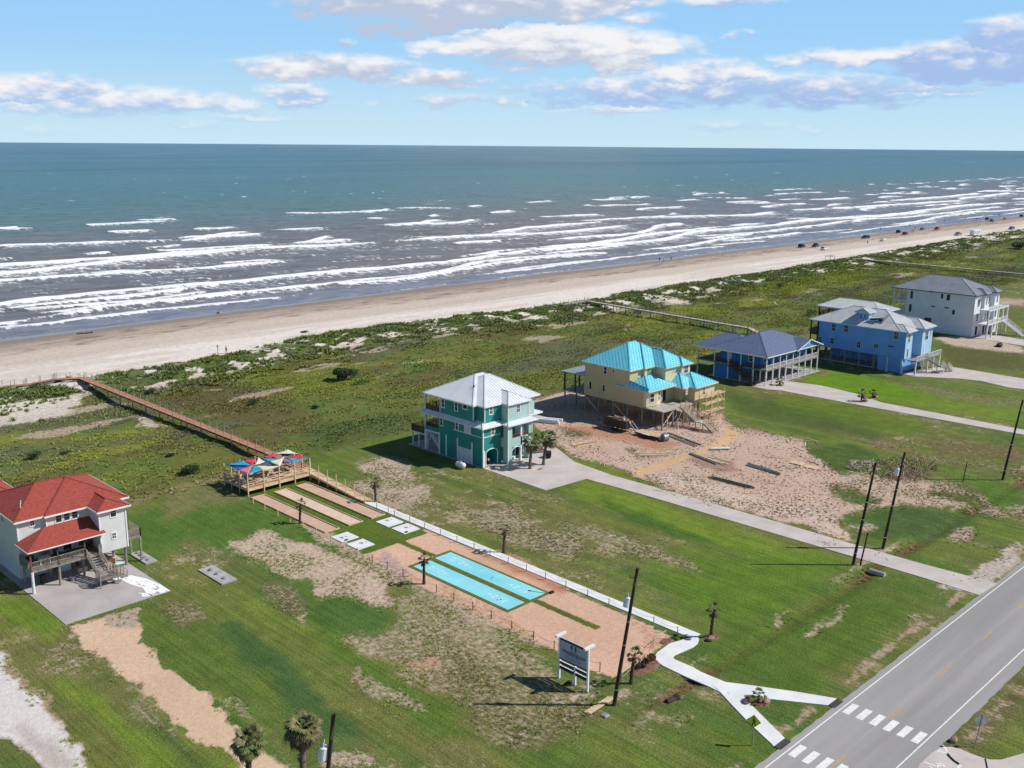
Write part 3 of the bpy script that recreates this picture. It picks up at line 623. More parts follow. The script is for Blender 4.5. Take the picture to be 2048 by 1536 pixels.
def cloud_fields(azd, eld):
    q1 = fbm(azd*.55, eld*1.6, 6, 401); q2 = fbm(azd*.30+7, eld*.8, 3, 421); q3 = fbm(azd*1.6, eld*4.2, 4, 441)
    azw = azd+(q2-.5)*3.0; elw = eld+(q1-.5)*.95
    D = np.full(azd.shape, -1.5); U = np.full(azd.shape, -9.0); T = np.full(azd.shape, .5)
    for (cx, cy, rx, ry, amp, bias) in CLOUDS:
        d0 = dirpx(cx, cy); a0 = math.degrees(math.atan2(d0[1], d0[0])); e0 = math.degrees(math.asin(d0[2]/np.linalg.norm(d0)))
        dx = (azw-a0)/(1.12*rx/FPX*57.3); dy = (elw-e0)/(1.2*ry/FPX*57.3); dy = np.where(dy < 0, dy*1.25, dy)
        den = amp*(1-dx*dx-dy*dy); tp = dy+bias; T = np.where(den > D, 0.0 if cx < 1360 and cx > 640 else 1.0, T)
        U = np.where(den > D, tp, U); D = np.maximum(D, den)
    out = np.maximum(sst(np.abs(azd-45), 28, 33), sst(eld, 8.3, 10))
    gx = np.cos(np.radians(azd))/(np.tan(np.radians(np.maximum(eld, .2)))+.07); gy = np.sin(np.radians(azd))/(np.tan(np.radians(np.maximum(eld, .2)))+.07)
    g = (fbm(gx*.8, gy*.8, 5, 461)-.56)*5.5
    U = np.where((g > D) & (out > .5), (q1-.5)*2, U); D = np.maximum(D, g*out-1.2*(1-out))
    D = D+(q1-.5)*1.5+(q3-.5)*.5
    al = sst(D, -.12, .95)**1.15*.97*(.30+.70*sst(eld, .2, 2.4))*(1-sst(eld, 19, 23))
    lit = sst(U+(q1-.5)*1.7+(q3-.5)*1.2-.1, -.75, .85)
    return al, lit, T
daz = steps((45-180, 15, 2.5, 1.0), (15, 75, .055, .055), (75, 225, 1.0, 2.5)); de = steps((.05, 8.6, .045, .06), (8.6, 24, .5, 1.0))
DR = 16000.0
def dome_mesh():
    AZ, EL = np.meshgrid(daz, de); na, ne = len(daz), len(de)
    a = np.radians(AZ).ravel(); e = np.radians(EL).ravel()
    co = np.stack([DR*np.cos(e)*np.cos(a), DR*np.cos(e)*np.sin(a), HC+DR*np.sin(e)], -1)
    al, lit, tn = cloud_fields(AZ.ravel(), EL.ravel())
    me = bpy.data.meshes.new('sky'); i = np.arange((ne-1)*na).reshape(ne-1, na)[:, :-1].ravel()
    fc = np.stack([i, i+na, i+na+1, i+1], -1)
    fc = fc[al[fc].max(1) > .003]
    me.vertices.add(len(co)); me.vertices.foreach_set('co', co.ravel()); me.loops.add(fc.size); me.loops.foreach_set('vertex_index', fc.ravel())
    me.polygons.add(len(fc)); me.polygons.foreach_set('loop_start', np.arange(0, fc.size, 4)); me.polygons.foreach_set('loop_total', np.full(len(fc), 4)); me.update(calc_edges=True)
    lo = np.array([.50, .57, .72])*(1-tn[:, None])+np.array([.38, .53, .82])*tn[:, None]; hi = np.array([.93, .92, .935])
    set_col(me, 'Col', lo*(1-lit[:, None])+hi*lit[:, None]); set_f(me, 'cover', al)
    return me
dmsh = dome_mesh()
mt, t, b = newmat('cloud_mat'); t.nodes.remove(b)
em = t.nodes.new('ShaderNodeEmission'); tr = t.nodes.new('ShaderNodeBsdfTransparent'); mx = t.nodes.new('ShaderNodeMixShader')
t.links.new(attr(t, 'Col'), em.inputs[0]); t.links.new(attr(t, 'cover', True), mx.inputs[0]); t.links.new(tr.outputs[0], mx.inputs[1]); t.links.new(em.outputs[0], mx.inputs[2])
t.links.new(mx.outputs[0], t.nodes['Material Output'].inputs['Surface']); mt.cycles.emission_sampling = 'NONE'
dmsh.materials.append(mt); tag(link('sky', dmsh), kind='structure')
# ------------------------------------------------------------------ road
re_ = random.Random(77); ex = [-600, -300, -100]+[0+.9*k for k in range(330)]+[300, 420, 600, 1000, 4000]
road = sheet('road', [(x, 27.5+(re_.uniform(-.07, .07) if 0 < x < 299 else 0)) for x in ex]+[(x, 36.6+(re_.uniform(-.07, .07) if 0 < x < 299 else 0)) for x in reversed(ex)], .03, 'asphalt')
ROADZ = .036
for yv in (35.98, 28.70):
    MB().box(-600, 4000, yv-.055, yv+.055, .031, ROADZ).build('edge_line', 'paint_white', road)
for k in range(-3, 60):
    x = 58.2+k*10.15
    MB().box(x, x+2.7, 32.28, 32.40, .031, ROADZ).build('lane_dash', 'paint_yellow', road)
bar = MB().box(-1.0, 1.0, -.31, .31, .031, ROADZ).mesh('crosswalk_bar', 'paint_white')
for x in (77.58, 68.53):
    for k in range(6): link('crosswalk_bar', bar, road, (x, 35.38-k*1.218, 0))
rj = random.Random(4)
tar = MB()
for k in range(14):
    x = 50+rj.random()*170; y = 28+rj.random()*8; pts = [(x, y, .0335)]
    for j in range(5): pts.append((pts[-1][0]+rj.uniform(.2, 1.6), pts[-1][1]+rj.uniform(-.35, .35), .0335))
    tar.tube(pts, .006, 4)
pts = [(-20+i*4.0, 32.62+.05*math.sin(i*1.7), .033) for i in range(160)]
tar.tube(pts, .008, 4)
o = tar.build('tar_seam', 'concrete_dark', road); o['kind'] = 'stuff'
# ------------------------------------------------------------------ concrete paths and drives
def slab(name, pts, z, m, thick=.10): return sheet(name, pxy(*pts), z, m, thick=thick)
c7 = cr(1040, 1100, 4.5175)
path_pts = [(78.32, 106.4), (78.32, 52.9), *[tuple(G(*c7(*q))[:2]) for q in ((1350, 850), (1240, 930), (1218, 965), (1228, 1000), (1290, 1050), (1500, 1150), (1700, 1235), (1807, 1287))],
            *[tuple(G(*c1z(*q))[:2]) for q in ((60, 535), (110, 566), (200, 665), (320, 790), (455, 915))], (67.68, 37.05), (69.40, 37.05), *[tuple(G(*c1z(*q))[:2]) for q in ((430, 772), (330, 672), (285, 625), (275, 605), (330, 602), (430, 628), (600, 646))],
            (76.68, 37.05), (78.26, 37.05), *[tuple(G(*c1z(*q))[:2]) for q in ((600, 582), (300, 540), (160, 522), (0, 455))], *[tuple(G(*c7(*q))[:2]) for q in ((1560, 1062), (1400, 995), (1380, 975), (1400, 955), (1560, 885), (1605, 850), (1618, 812), (1600, 780))], (79.66, 52.6), (79.66, 106.4)]
path = sheet('path', path_pts, .07, 'concrete_white', thick=.10)
jb = MB()
for y in [54.6+3.0*k for k in range(17)]: jb.box(78.33, 79.65, y-.012, y+.012, .0705, .0735)
jb.build('path_joint', 'concrete_grey', path)
for xa, xb in ((76.70, 78.24), (67.70, 69.38)):
    rp = MB(); rp.add([(xa, 36.42, .045), (xb, 36.42, .045), (xb, 37.03, .085), (xa, 37.03, .085), (xa, 36.42, -.03), (xb, 36.42, -.03), (xb, 37.03, -.03), (xa, 37.03, -.03)], [(0, 1, 2, 3), (4, 5, 1, 0), (5, 6, 2, 1), (6, 7, 3, 2), (7, 4, 0, 3)])
    for i in range(9):
        for j in range(4): rp.cyl((xa+.1+i*(xb-xa-.2)/8, 36.5+j*.15, .05+j*.01), (xa+.1+i*(xb-xa-.2)/8, 36.5+j*.15, .062+j*.0102), .022, .015, 6)
    rp.build('tactile_ramp', 'ramp_black', path)
GD = slab('driveway', [(968, 938), (1091, 981), (1172, 958), (1300, 994), (1500, 1053), (1706, 1114), (1850, 1157), (1958, 1191), (1994, 1168), (1840, 1127), (1700, 1087), (1560, 1046), (1400, 1000), (1224, 951), (1149, 924), (1118, 900), (1085, 880), (1060, 888), (1040, 900)], .055, 'concrete')
jb = MB()
def joints(xa, xb, ys, z, b):
    for y in ys: b.box(xa, xb, y-.012, y+.012, z+.0005, z+.0035)
joints(109.3, 112.4, [39.5+3.7*k for k in range(14)], .055, jb); jb.build('drive_joint', 'concrete_dark', GD)
sheet('patio', [(100.3, 106.9), (112.9, 106.9), (112.9, 124.2), (100.3, 124.2)], .045, 'concrete_dark', thick=.1)
slab('driveway', [(1500, 772), (1533, 779), (1560, 781), (1697, 806.5), (1850, 834), (2048, 870), (2200, 898), (2200, 888), (2048, 860), (1850, 822), (1762, 805), (1721, 790), (1680, 780), (1640, 771), (1609, 767), (1568, 762), (1552, 752)], .055, 'concrete')
sheet('patio', [(178.6, 105.4), (200.3, 105.4), (200.3, 120), (178.6, 120)], .045, 'concrete_grey', thick=.1)
slab('driveway', [(1800, 747), (1827, 753), (1917, 757.5), (1961, 762), (2016, 775), (2048, 779), (2200, 800), (2200, 780), (2048, 758), (1897, 733), (1870, 735), (1840, 742)], .055, 'concrete')
slab('driveway', [(1951, 676), (2048, 692), (2200, 715), (2200, 700), (2048, 680), (2000, 672), (1955, 668)], .055, 'concrete')
rp_ = [(34.95, 98.65), (46.35, 98.75), (46.35, 122.5), (34.95, 122.5)]
PD = sheet('patio', rp_, .06, 'concrete_dark', thick=.12)
pm = MATS['concrete_dark'].copy(); pm.name = 'patio_red'; MATS['patio_red'] = pm
jb = MB(); jb.box(40.65, 40.67, 98.8, 122, .0605, .064); jb.box(35.0, 46.3, 104.9, 104.92, .0605, .064); jb.build('slab_joint', 'asphalt', PD)
# washed-out white spill on the corner of that slab
wsh = MB(); rw = random.Random(8)
ca = cr(0, 900, 3.84)
blobs = [((930, 965), (1000, 960), (1120, 985), (1230, 1030), (1305, 1080), (1240, 1105), (1165, 1120), (1120, 1095), (1100, 1060), (1000, 1030), (940, 1000)), ((1060, 1095), (1130, 1100), (1180, 1115), (1100, 1130))]
for bl in blobs:
    pts = [G(*ca(*q), .066) for q in bl]; wsh.poly([(min(max(p.x, 35), 46.3), max(p.y, 98.8), .066) for p in reversed(pts)])
wmt, t, b = newmat('white_spill'); v = posn(t)
fac = smooth(noise(posn(t, (1, .5, 1)), 1.6, 5, .7, t), .40, .47, t)
t.links.new(mixc(fac, (.30, .275, .265), (.82, .82, .81), t), b.inputs['Base Color']); b.inputs['Roughness'].default_value = .7
wsh.build('spill_stain', 'white_spill', PD)
ap = slab('driveway_apron', [(1838, 1530), (1852, 1517), (1863, 1507), (1884, 1495), (1893, 1492), (1921, 1499), (1947, 1510), (1967, 1517), (1982, 1520), (2003, 1520), (2048, 1507), (2150, 1480), (2150, 1640), (1800, 1640)], .045, 'concrete')
cap_ = cr(1840, 1440, 9.846)
mk = MB()
def strip(b, pts, w, z, h=.004):
    for p, q in zip(pts[:-1], pts[1:]):
        p = Vector((p[0], p[1], z)); q = Vector((q[0], q[1], z)); b.bar(p, q, w, h)
gz = lambda x, y: G(*cap_(x, y), .05)
strip(mk, [gz(330, 605), gz(560, 655), gz(455, 490)], .16, .049); strip(mk, [gz(375, 560), gz(420, 620)], .14, .049); strip(mk, [gz(800, 885), gz(740, 940)], .2, .049)
for a, b_ in (((180, 905), (240, 935)), ((250, 880), (300, 905)), ((330, 860), (450, 850)), ((450, 850), (480, 930)), ((350, 880), (350, 935)), ((370, 900), (440, 890)), ((90, 830), (250, 880))): strip(mk, [gz(*a), gz(*b_)], .13, .0495)
mk.build('painted_marking', 'paint_white', ap)
hs = MB(); hs.tube([gz(545, 675)+Vector((0, 0, .05)), gz(600, 740)+Vector((0, 0, .05)), gz(680, 815)+Vector((0, 0, .05)), gz(770, 875)+Vector((0, 0, .05))], .06, 8)
tag(hs.build('hose', 'black_plastic'), 'thick black hose lying across the corner apron beside the white chevron', 'hose')
hb = MB(); q = G(1975, 1540); hb.cyl((q.x, q.y, 0), (q.x-.2, q.y+.2, .95), .075, .07, 10); hb.cyl((q.x-.2, q.y+.2, .95), (q.x-.21, q.y+.21, .99), .085, .05, 10)
tag(hb.build('bollard', 'black_plastic'), 'short dark bollard standing on the corner apron', 'bollard')
# ------------------------------------------------------------------ road signs
sg = thing('crossing_sign', 'lime diamond pedestrian crossing sign beside the forked white path', 'sign', (66.61, 38.4, 0))
MB().box(66.58, 66.64, 38.37, 38.43, -.3, 2.8).build('post', 'steel_grey', sg)
fx_, fy_ = math.sin(R_(20)), -math.cos(R_(20))          # the face looks up the road
def diamond(b, c, r, n, th=.01):
    n = Vector((*n, 0)); s_ = Vector((-n.y, n.x, 0)); c = Vector(c)
    p = [c+s_*r, c+Vector((0, 0, r)), c-s_*r, c-Vector((0, 0, r))]
    b.add([a+n*th for a in p]+[a-n*th for a in p], [(0, 1, 2, 3), (7, 6, 5, 4), (0, 4, 5, 1), (1, 5, 6, 2), (2, 6, 7, 3), (3, 7, 4, 0)])
nn = (-.94, -.34)
d_ = MB(); diamond(d_, (66.61-.05*.94, 38.4-.05*.34, 2.25), .60, nn); pn = d_.build('sign_panel', 'sign_lime', sg)
n3 = Vector((*nn, 0)); s3 = Vector((n3.y, -n3.x, 0))
def figure_flat(b, c, k):
    P_ = lambda x, z: Vector(c)+s3*x*k+Vector((0, 0, z*k))+n3*.022
    b.cyl(P_(.02, .30)-n3*.004, P_(.02, .30)+n3*.004, .075*k, .075*k, 10)
    for pts, w in ((((.0, .20), (-.02, -.06)), .13), (((-.02, -.04), (.10, -.2), (.10, -.4)), .075), (((-.02, -.04), (-.08, -.2), (-.2, -.38)), .075), (((0, .18), (.14, .06), (.2, .0)), .05), (((0, .18), (-.14, .05), (-.15, -.06)), .05)):
        for a, e in zip(pts[:-1], pts[1:]):
            pa, pb = P_(*a), P_(*e); d = (pb-pa).normalized(); sd = d.cross(n3).normalized()*w*k/2
            b.add([pa-sd, pb-sd, pb+sd, pa+sd], [(0, 1, 2, 3)])
fb = MB(); figure_flat(fb, (66.61-.05*.94, 38.4-.05*.34, 2.25), 1.0); fb.build('walking_figure', 'ink', pn)
bd = MB(); c_ = Vector((66.61-.047, 38.4-.017, 2.25))+n3*.012
for i in range(4):
    cs = [s3*.54, Vector((0, 0, .54)), -s3*.54, Vector((0, 0, -.54))]; bd.bar(c_+cs[i], c_+cs[(i+1) % 4], .02, .006)
bd.build('border', 'ink', pn)
arw = MB(); arw.bar((66.61-.05, 38.40-.02, 1.35), (66.61-.05, 38.40-.02, 1.62), .5, .02)
sg = thing('crossing_sign', 'grey back of a diamond sign on the grass by the corner apron', 'sign', (79.49, 25.57, 0))
q0 = Vector((79.49, 25.57, 0)); tl = Vector((.30, -.30, 0))
MB().bar(q0-Vector((0, 0, .3)), q0+tl*1.0+Vector((0, 0, 3.0)), .06).build('post', 'steel_grey', sg)
d_ = MB(); nb_ = Vector((.8, .6, 0)).normalized(); cc = q0+tl*.8+Vector((0, 0, 2.4))+nb_*.05; diamond(d_, cc, .60, (nb_.x, nb_.y)); d_.build('sign_panel', 'galv', sg)
d_ = MB(); cc = q0+tl*.52+Vector((0, 0, 1.55))+nb_*.05; sd_ = Vector((-nb_.y, nb_.x, 0))
d_.bar(cc-Vector((0, 0, .16)), cc+Vector((0, 0, .16)), .5, .02); d_.build('arrow_plate', 'galv', sg)
rk = MB(); q = G(1907, 1483); rk.blob((q.x, q.y, .15), .38, .3, .32, 9, 6, 3); tag(rk.build('rock', 'rock', smooth=False), 'pale rock on the verge beside the corner apron', 'rock')
# ------------------------------------------------------------------ bocce courts
for i, (xa, xb, mname, lb) in enumerate(((68.22, 70.38, 'court_sand', 'reddish sand bocce court with timber edge, beside the low west fence'), (71.82, 74.02, 'court_sand_pale', 'pale sand bocce court with timber edge, middle one of three'), (75.45, 77.66, 'court_sand', 'reddish sand bocce court with timber edge, alongside the wooden ramp'))):
    t_ = thing('bocce_court', lb, 'court', ((xa+xb)/2, 110, 0), 'bocce courts in front of the shade deck')
    MB().box(xa+.06, xb-.06, 101.25, 118.6, -.05, .05).build('sand_bed', mname, t_)
    for bx_ in ((xa-.03, xa+.06, 101.2, 118.66), (xb-.06, xb+.03, 101.2, 118.66)): MB().box(*bx_, -.05, .17).build('edge_board', 'new_wood', t_)
    for y in (101.12, 118.66): MB().box(xa-.03, xb+.03, y, y+.09, -.05, .175).build('edge_board', 'new_wood', t_)
fb = MB(); rb_ = random.Random(2)
for k in range(26):
    x = rb_.uniform(72.0, 73.9); y = rb_.uniform(101.6, 105.5); fb.blob((x, y, .08), .035, .035, .035, 6, 4, k, 0)
# ------------------------------------------------------------------ game pads
def text_mesh(s, size, name='lettering', ext=.002, align='CENTER'):
    cu = bpy.data.curves.new(name, 'FONT'); cu.body = s; cu.size = size; cu.align_x = align; cu.align_y = 'CENTER'; cu.extrude = ext; cu.resolution_u = 2; cu.offset = size*.035
    o = bpy.data.objects.new(name, cu); col.objects.link(o); dg = bpy.context.evaluated_depsgraph_get(); me = bpy.data.meshes.new_from_object(o.evaluated_get(dg))
    bpy.data.objects.remove(o); bpy.data.curves.remove(cu); me.name = name; return me
def seahorse(side=1, k=1.0):
    """flat outline of one seahorse, about 1 unit high, in the XY plane"""
    p = [(-.02, .50), (.08, .47), (.13, .40), (.28, .36), (.29, .31), (.14, .30), (.10, .24), (.16, .14), (.20, .02), (.17, -.12), (.09, -.22), (.04, -.32), (.09, -.40), (.18, -.40), (.21, -.33), (.16, -.30), (.17, -.26), (.27, -.30), (.26, -.43), (.15, -.50), (.02, -.46), (-.05, -.34), (-.02, -.22), (.02, -.12), (-.04, -.04), (-.15, .02), (-.10, .06), (-.18, .12), (-.08, .16), (-.12, .24), (-.10, .34), (-.16, .40), (-.09, .42)]
    return [(x*side*k, y*k) for x, y in p]
pads = [((75.1, 77.7, 97.25, 99.8), 'white square game pad beside the path, next to the sand court', (0, .55)), ((75.12, 77.72, 94.0, 96.6), 'white square game pad beside the path, next to the sandy bare yard', (.2, .15)),
        ((67.9, 70.4, 97.08, 99.5), 'white square game pad at the west fence, next to the reddish sand court', (-.45, .0)), ((67.92, 70.42, 93.87, 96.3), 'white square game pad at the west fence, next to the sandy bare yard', (.25, .15))]
for i, ((xa, xb, ya, yb), lb, (ox, oy)) in enumerate(pads):
    cx, cy = (xa+xb)/2, (ya+yb)/2
    t_ = thing('game_pad', lb, 'game pad', (cx, cy, 0), 'white game pads between the courts')
    MB().box(xa, xb, ya, yb, -.08, .10).build('slab', 'concrete_white', t_)
    em_ = MB()
    for sd in (-1, 1):
        pts = [(cx+ox+.15*sd+x, cy+oy+y, .1045) for x, y in seahorse(-sd, .62)]
        if sd == 1: pts = pts[::-1]
        em_.poly(pts[::-1])
    em_.build('printed_emblem', 'ink_grey', t_)
    tm = MB(); tm.box(cx+ox+.55, cx+ox+.62, cy+oy-.25, cy+oy+.2, .101, .104); tm.box(cx+ox+.7, cx+ox+.74, cy+oy-.2, cy+oy+.1, .101, .104); tm.build('printed_line', 'ink_grey', t_)
    if i in (1, 2):
        px_s = xa+.55 if i == 2 else xa+.3
        MB().box(px_s, px_s+.36, ya+.05, ya+.3, .101, .22).build('toss_box', 'ink_grey', t_)
# ------------------------------------------------------------------ shuffleboard courts
for (xa, xb, ya, yb, lb) in ((72.98, 75.47, 69.98, 85.6, 'turquoise shuffleboard court, the one beside the long white path'), (69.6, 72.08, 69.95, 85.45, 'turquoise shuffleboard court, the one beside the west fence with a palm at its end')):
    cx = (xa+xb)/2
    t_ = thing('shuffleboard_court', lb, 'court', (cx, 77.7, 0), 'turquoise shuffleboard courts')
    b_ = MB()
    MB().box(xa, xb, ya, yb, -.05, .06).build('playing_surface', 'court_blue', t_)
    for bx_ in ((xa, xa+.045, ya, yb), (xb-.045, xb, ya, yb), (xa+.046, xb-.046, ya, ya+.045), (xa+.046, xb-.046, yb-.045, yb)): b_.box(*bx_, .0605, .0635)
    for yy, sg_ in ((ya, 1), (yb, -1)):
        tip = Vector((cx, yy+sg_*5.1, .062)); bl = Vector((cx-.78, yy+sg_*2.0, .062)); br = Vector((cx+.78, yy+sg_*2.0, .062))
        for a, e in ((tip, bl), (tip, br), (bl, br)): b_.bar(a, e, .035, .003)
        for f in (.33, .66):
            a = tip.lerp(bl, f); e = tip.lerp(br, f); b_.bar(a, e, .03, .003)
        b_.bar(bl.lerp(br, .5), tip.lerp(bl, .33).lerp(tip.lerp(br, .33), .5), .03, .003)
        b_.bar(bl+Vector((.1, -sg_*.5, 0)), br+Vector((-.1, -sg_*.5, 0)), .03, .003); b_.bar(bl, bl+Vector((.1, -sg_*.5, 0)), .03, .003); b_.bar(br, br+Vector((-.1, -sg_*.5, 0)), .03, .003)
        b_.box(cx-1.15, cx+1.15, yy+sg_*6.6-.015, yy+sg_*6.6+.015, .0605, .0635)
        for s_, dx, dy in (('10', 0, 4.05), ('8', -.26, 3.35), ('8', .26, 3.35), ('7', -.34, 2.45), ('7', .34, 2.45), ('10 OFF', 0, 1.72)):
            me = text_mesh(s_, .5 if len(s_) < 3 else .34, 'score_number', .0015); me.materials.append(MATS['court_line'])
            o = link('score_number', me, t_, (cx+dx, yy+sg_*dy, .063)); o.rotation_euler = (0, 0, 0 if sg_ < 0 else math.pi)
    b_.build('court_lines', 'court_line', t_)
    for yy in (ya+3.9, ya+7.8, ya+11.7): MB().box(xa+.05, xb-.05, yy-.008, yy+.008, .0602, .0622).build('slab_joint', 'sail_teal', t_)
    fr_ = MB()
    for bx_ in ((xa-.42, xa-.005, ya-.42, yb+.6), (xb+.005, xb+.42, ya-.42, yb+.6), (xa-.004, xb+.004, ya-.42, ya-.005), (xa-.004, xb+.004, yb+.005, yb+(.6))): fr_.box(*bx_, -.05, .045 if bx_[0] < 72.3 or xa > 72 else .041)
    fr_.build('turf_border', 'turf', t_)
for k, ((x, y), mname, lb) in enumerate((((74.05, 76.91), 'black_plastic', 'black shuffleboard disc on the court beside the path'), ((73.62, 76.68), 'black_plastic', 'black shuffleboard disc on the court beside the path'), ((70.74, 72.19), 'black_plastic', 'black shuffleboard disc on the court near the west fence'), ((70.40, 72.35), 'black_plastic', 'black shuffleboard disc on the court near the west fence'), ((73.02, 78.4), 'concrete_white', 'white shuffleboard disc at the edge of the court by the path'), ((73.0, 86.1), 'sail_cream', 'pale shuffleboard disc on the turf end of the courts'))):
    d_ = MB(); d_.cyl((x, y, .0635), (x, y, .09), .085, .085, 14); d_.cyl((x, y, .09), (x, y, .10), .075, .06, 14)
    tag(d_.build('shuffleboard_disc', mname), lb, 'disc', 'shuffleboard discs')
tr_ = MB(); tr_.box(75.75, 76.25, 69.4, 69.75, .0, .2); 
cue = MB(); cue.bar((74.6, 71.4, .09), (75.3, 69.9, .10), .03); cue.bar((74.45, 71.7, .08), (74.6, 71.4, .09), .2, .03)
tag(cue.build('shuffleboard_cue', 'black_plastic'), 'long dark shuffleboard cue lying on the court beside the path', 'cue')
tag(tr_.build('equipment_box', 'black_plastic'), 'small black box at the corner of the turquoise court by the path', 'box')
# ------------------------------------------------------------------ low rope fences
def rope_fence(name, lb, posts, h, postmat, ropemat, r=.055, w=None):
    p0 = posts[0]; t_ = thing(name, lb, 'fence', (p0[0], p0[1], 0))
    me = MB().box(-r, r, -r, r, -.3, h).mesh('post', postmat)
    for (x, y) in posts: link('post', me, t_, (x, y, 0))
    for (a, c) in zip(posts[:-1], posts[1:]):
        if math.hypot(a[0]-c[0], a[1]-c[1]) > 7: continue
        rp = MB(); pts = [Vector((a[0]+(c[0]-a[0])*f, a[1]+(c[1]-a[1])*f, h-.1-.25*4*f*(1-f))) for f in (0, .25, .5, .75, 1)]
        rp.tube(pts, .014, 4); rp.build('rope', ropemat, t_)
    return t_
rope_fence('rope_fence', 'row of low dark posts with rope along the long white path', [(78.18, 103.6), (78.18, 101.1), (78.18, 99.8), (78.18, 96.7), (78.18, 93.7), (78.16, 90.6), (78.15, 87.5), (78.15, 84.4), (78.15, 81.6), (78.12, 78.5), (78.1, 75.5), (78.1, 72.5), (78.1, 69.4), (78.08, 66.2), (78.08, 63.2), (78.08, 60.2), (78.08, 57.25), (78.05, 54.24)], .85, 'steel_grey', 'pale_wood', .035)
rope_fence('rope_fence', 'row of thin dark posts along the west side of the shuffleboard courts', [(67.0, 89.9), (66.95, 87.0), (67.0, 84.2), (66.98, 78.4), (66.96, 75.5), (66.94, 72.5), (66.95, 69.7), (66.85, 66.6), (66.8, 63.5), (66.78, 60.7), (66.8, 57.8), (66.8, 54.9)], .95, 'creosote_brown', 'dark_wood', .032)
cbz = cr(420, 860, 5.12)
pl = [tuple(G(*cbz(*q))[:2]) for q in ((442, 752), (562, 820), (695, 880), (822, 940), (955, 1000), (1088, 1060), (1240, 1145), (1378, 1205), (1515, 1270))]
rope_fence('rope_fence', 'row of new yellow timber posts with rope beside the bocce courts', pl, .80, 'new_wood', 'pale_wood', .05)
# handrails at the end of the courts
for k, (pts, lb) in enumerate(((((1205, 885), (1315, 800)), 'pale tubular handrail at the road end of the yard beside the white path'), (((1085, 1050), (1165, 960)), 'pale tubular handrail among the plants behind the white path bend'), (((920, 1190), (1010, 1110)), 'pale tubular handrail beside the small palm next to the sign'))):
    a = G(*c7(*pts[0])); e = G(*c7(*pts[1])); b_ = MB()
    for p_ in (a, e, a.lerp(e, .5)): b_.cyl(p_-Vector((0, 0, .2)), p_+Vector((0, 0, .9)), .03, .03, 6)
    b_.cyl(a+Vector((0, 0, .9)), e+Vector((0, 0, .9)), .03, .03, 6); b_.cyl(a+Vector((0, 0, .45)), e+Vector((0, 0, .45)), .022, .022, 6)
    tag(b_.build('handrail', 'pale_wood'), lb, 'handrail')
# ------------------------------------------------------------------ shade-sail deck
pv = thing('shade_deck', 'raised timber deck with posts and overhead shade sails in red teal blue and cream', 'deck', (73.5, 122.8, 0))
X0, X1, Y0, Y1, ZD, ZT = 68.35, 78.55, 119.75, 126.0, 1.10, 3.25
for k in range(42):
    y = Y0+k*(Y1-Y0)/42; MB().box(X0, X1, y+.006, y+(Y1-Y0)/42-.006, ZD-.05, ZD).build('deck_board', 'pale_wood', pv)
for (a, c) in (((X0, Y0), (X1, Y0)), ((X0, Y1), (X1, Y1)), ((X0, Y0), (X0, Y1)), ((X1, Y0), (X1, Y1))):
    MB().bar((a[0], a[1], ZD-.22), (c[0], c[1], ZD-.22), .07, .32).build('rim_joist', 'new_wood', pv)
px4 = [68.38, 70.9, 73.4, 75.95, 78.5]
post = MB().box(-.07, .07, -.07, .07, -.4, ZT+.06).mesh('post', 'new_wood')
for x in px4:
    for y in (Y0-.05, Y1+.05): link('post', post, pv, (x, y, 0))
for y in (121.8, 123.9):
    for x in (X0-.05, X1+.05): link('post', post, pv, (x, y, 0))
pm_ = MB().box(-.09, .09, -.09, .09, -.4, ZD-.06).mesh('piling', 'dark_wood')
for x in px4:
    for y in (121.8, 123.9): link('piling', pm_, pv, (x, y, 0))
for (a, c) in (((X0, Y0-.05), (X1, Y0-.05)), ((X0, Y1+.05), (X1, Y1+.05)), ((X0-.05, Y0), (X0-.05, Y1)), ((X1+.05, Y0), (X1+.05, Y1))):
    for z in (1.5, 1.85, 2.1): MB().bar((a[0], a[1], z), (c[0], c[1], z), .05, .09).build('rail', 'pale_wood', pv)
    MB().bar((a[0], a[1], ZT), (c[0], c[1], ZT), .02).build('cable', 'galv', pv)
for x in px4[1:4]: MB().bar((x, Y0, ZT), (x, Y1, ZT), .02).build('cable', 'galv', pv)
def sail(corners, m_, k=.07, n=6):
    A_, B_, C_ = [Vector(c) for c in corners]; cen = (A_+B_+C_)/3; A_, B_, C_ = [cen+(c-cen)*1.14 for c in (A_, B_, C_)]; vs = []; idx = {}; b_ = MB()
    for i in range(n+1):
        for j in range(n+1-i):
            a, bb = i/n, j/n; c = 1-a-bb; p_ = A_*a+B_*bb+C_*c
            edge = min(a, bb, c); pull = k*(1-(edge*3))*(4*max(a*bb, bb*c, a*c)); p_ = p_.lerp(cen, pull*.9); p_.z -= .12*(1-max(a, bb, c))
            idx[(i, j)] = len(vs); vs.append(p_)
    fs = []
    for i in range(n):
        for j in range(n-i):
            fs.append((idx[(i, j)], idx[(i+1, j)], idx[(i, j+1)]))
            if j < n-i-1: fs.append((idx[(i+1, j)], idx[(i+1, j+1)], idx[(i, j+1)]))
    b_.add(vs, fs); o = b_.build('shade_sail', m_, pv, True); md = o.modifiers.new('cloth', 'SOLIDIFY'); md.thickness = .012; return o
zt, zl = ZT+.02, ZT-.28
d10 = cr(440, 880, 10.24)
def S(*pts): return [tuple(G(x, y, z)) for (x, y), z in ((d10(*p[:2]), p[2]) for p in pts)]
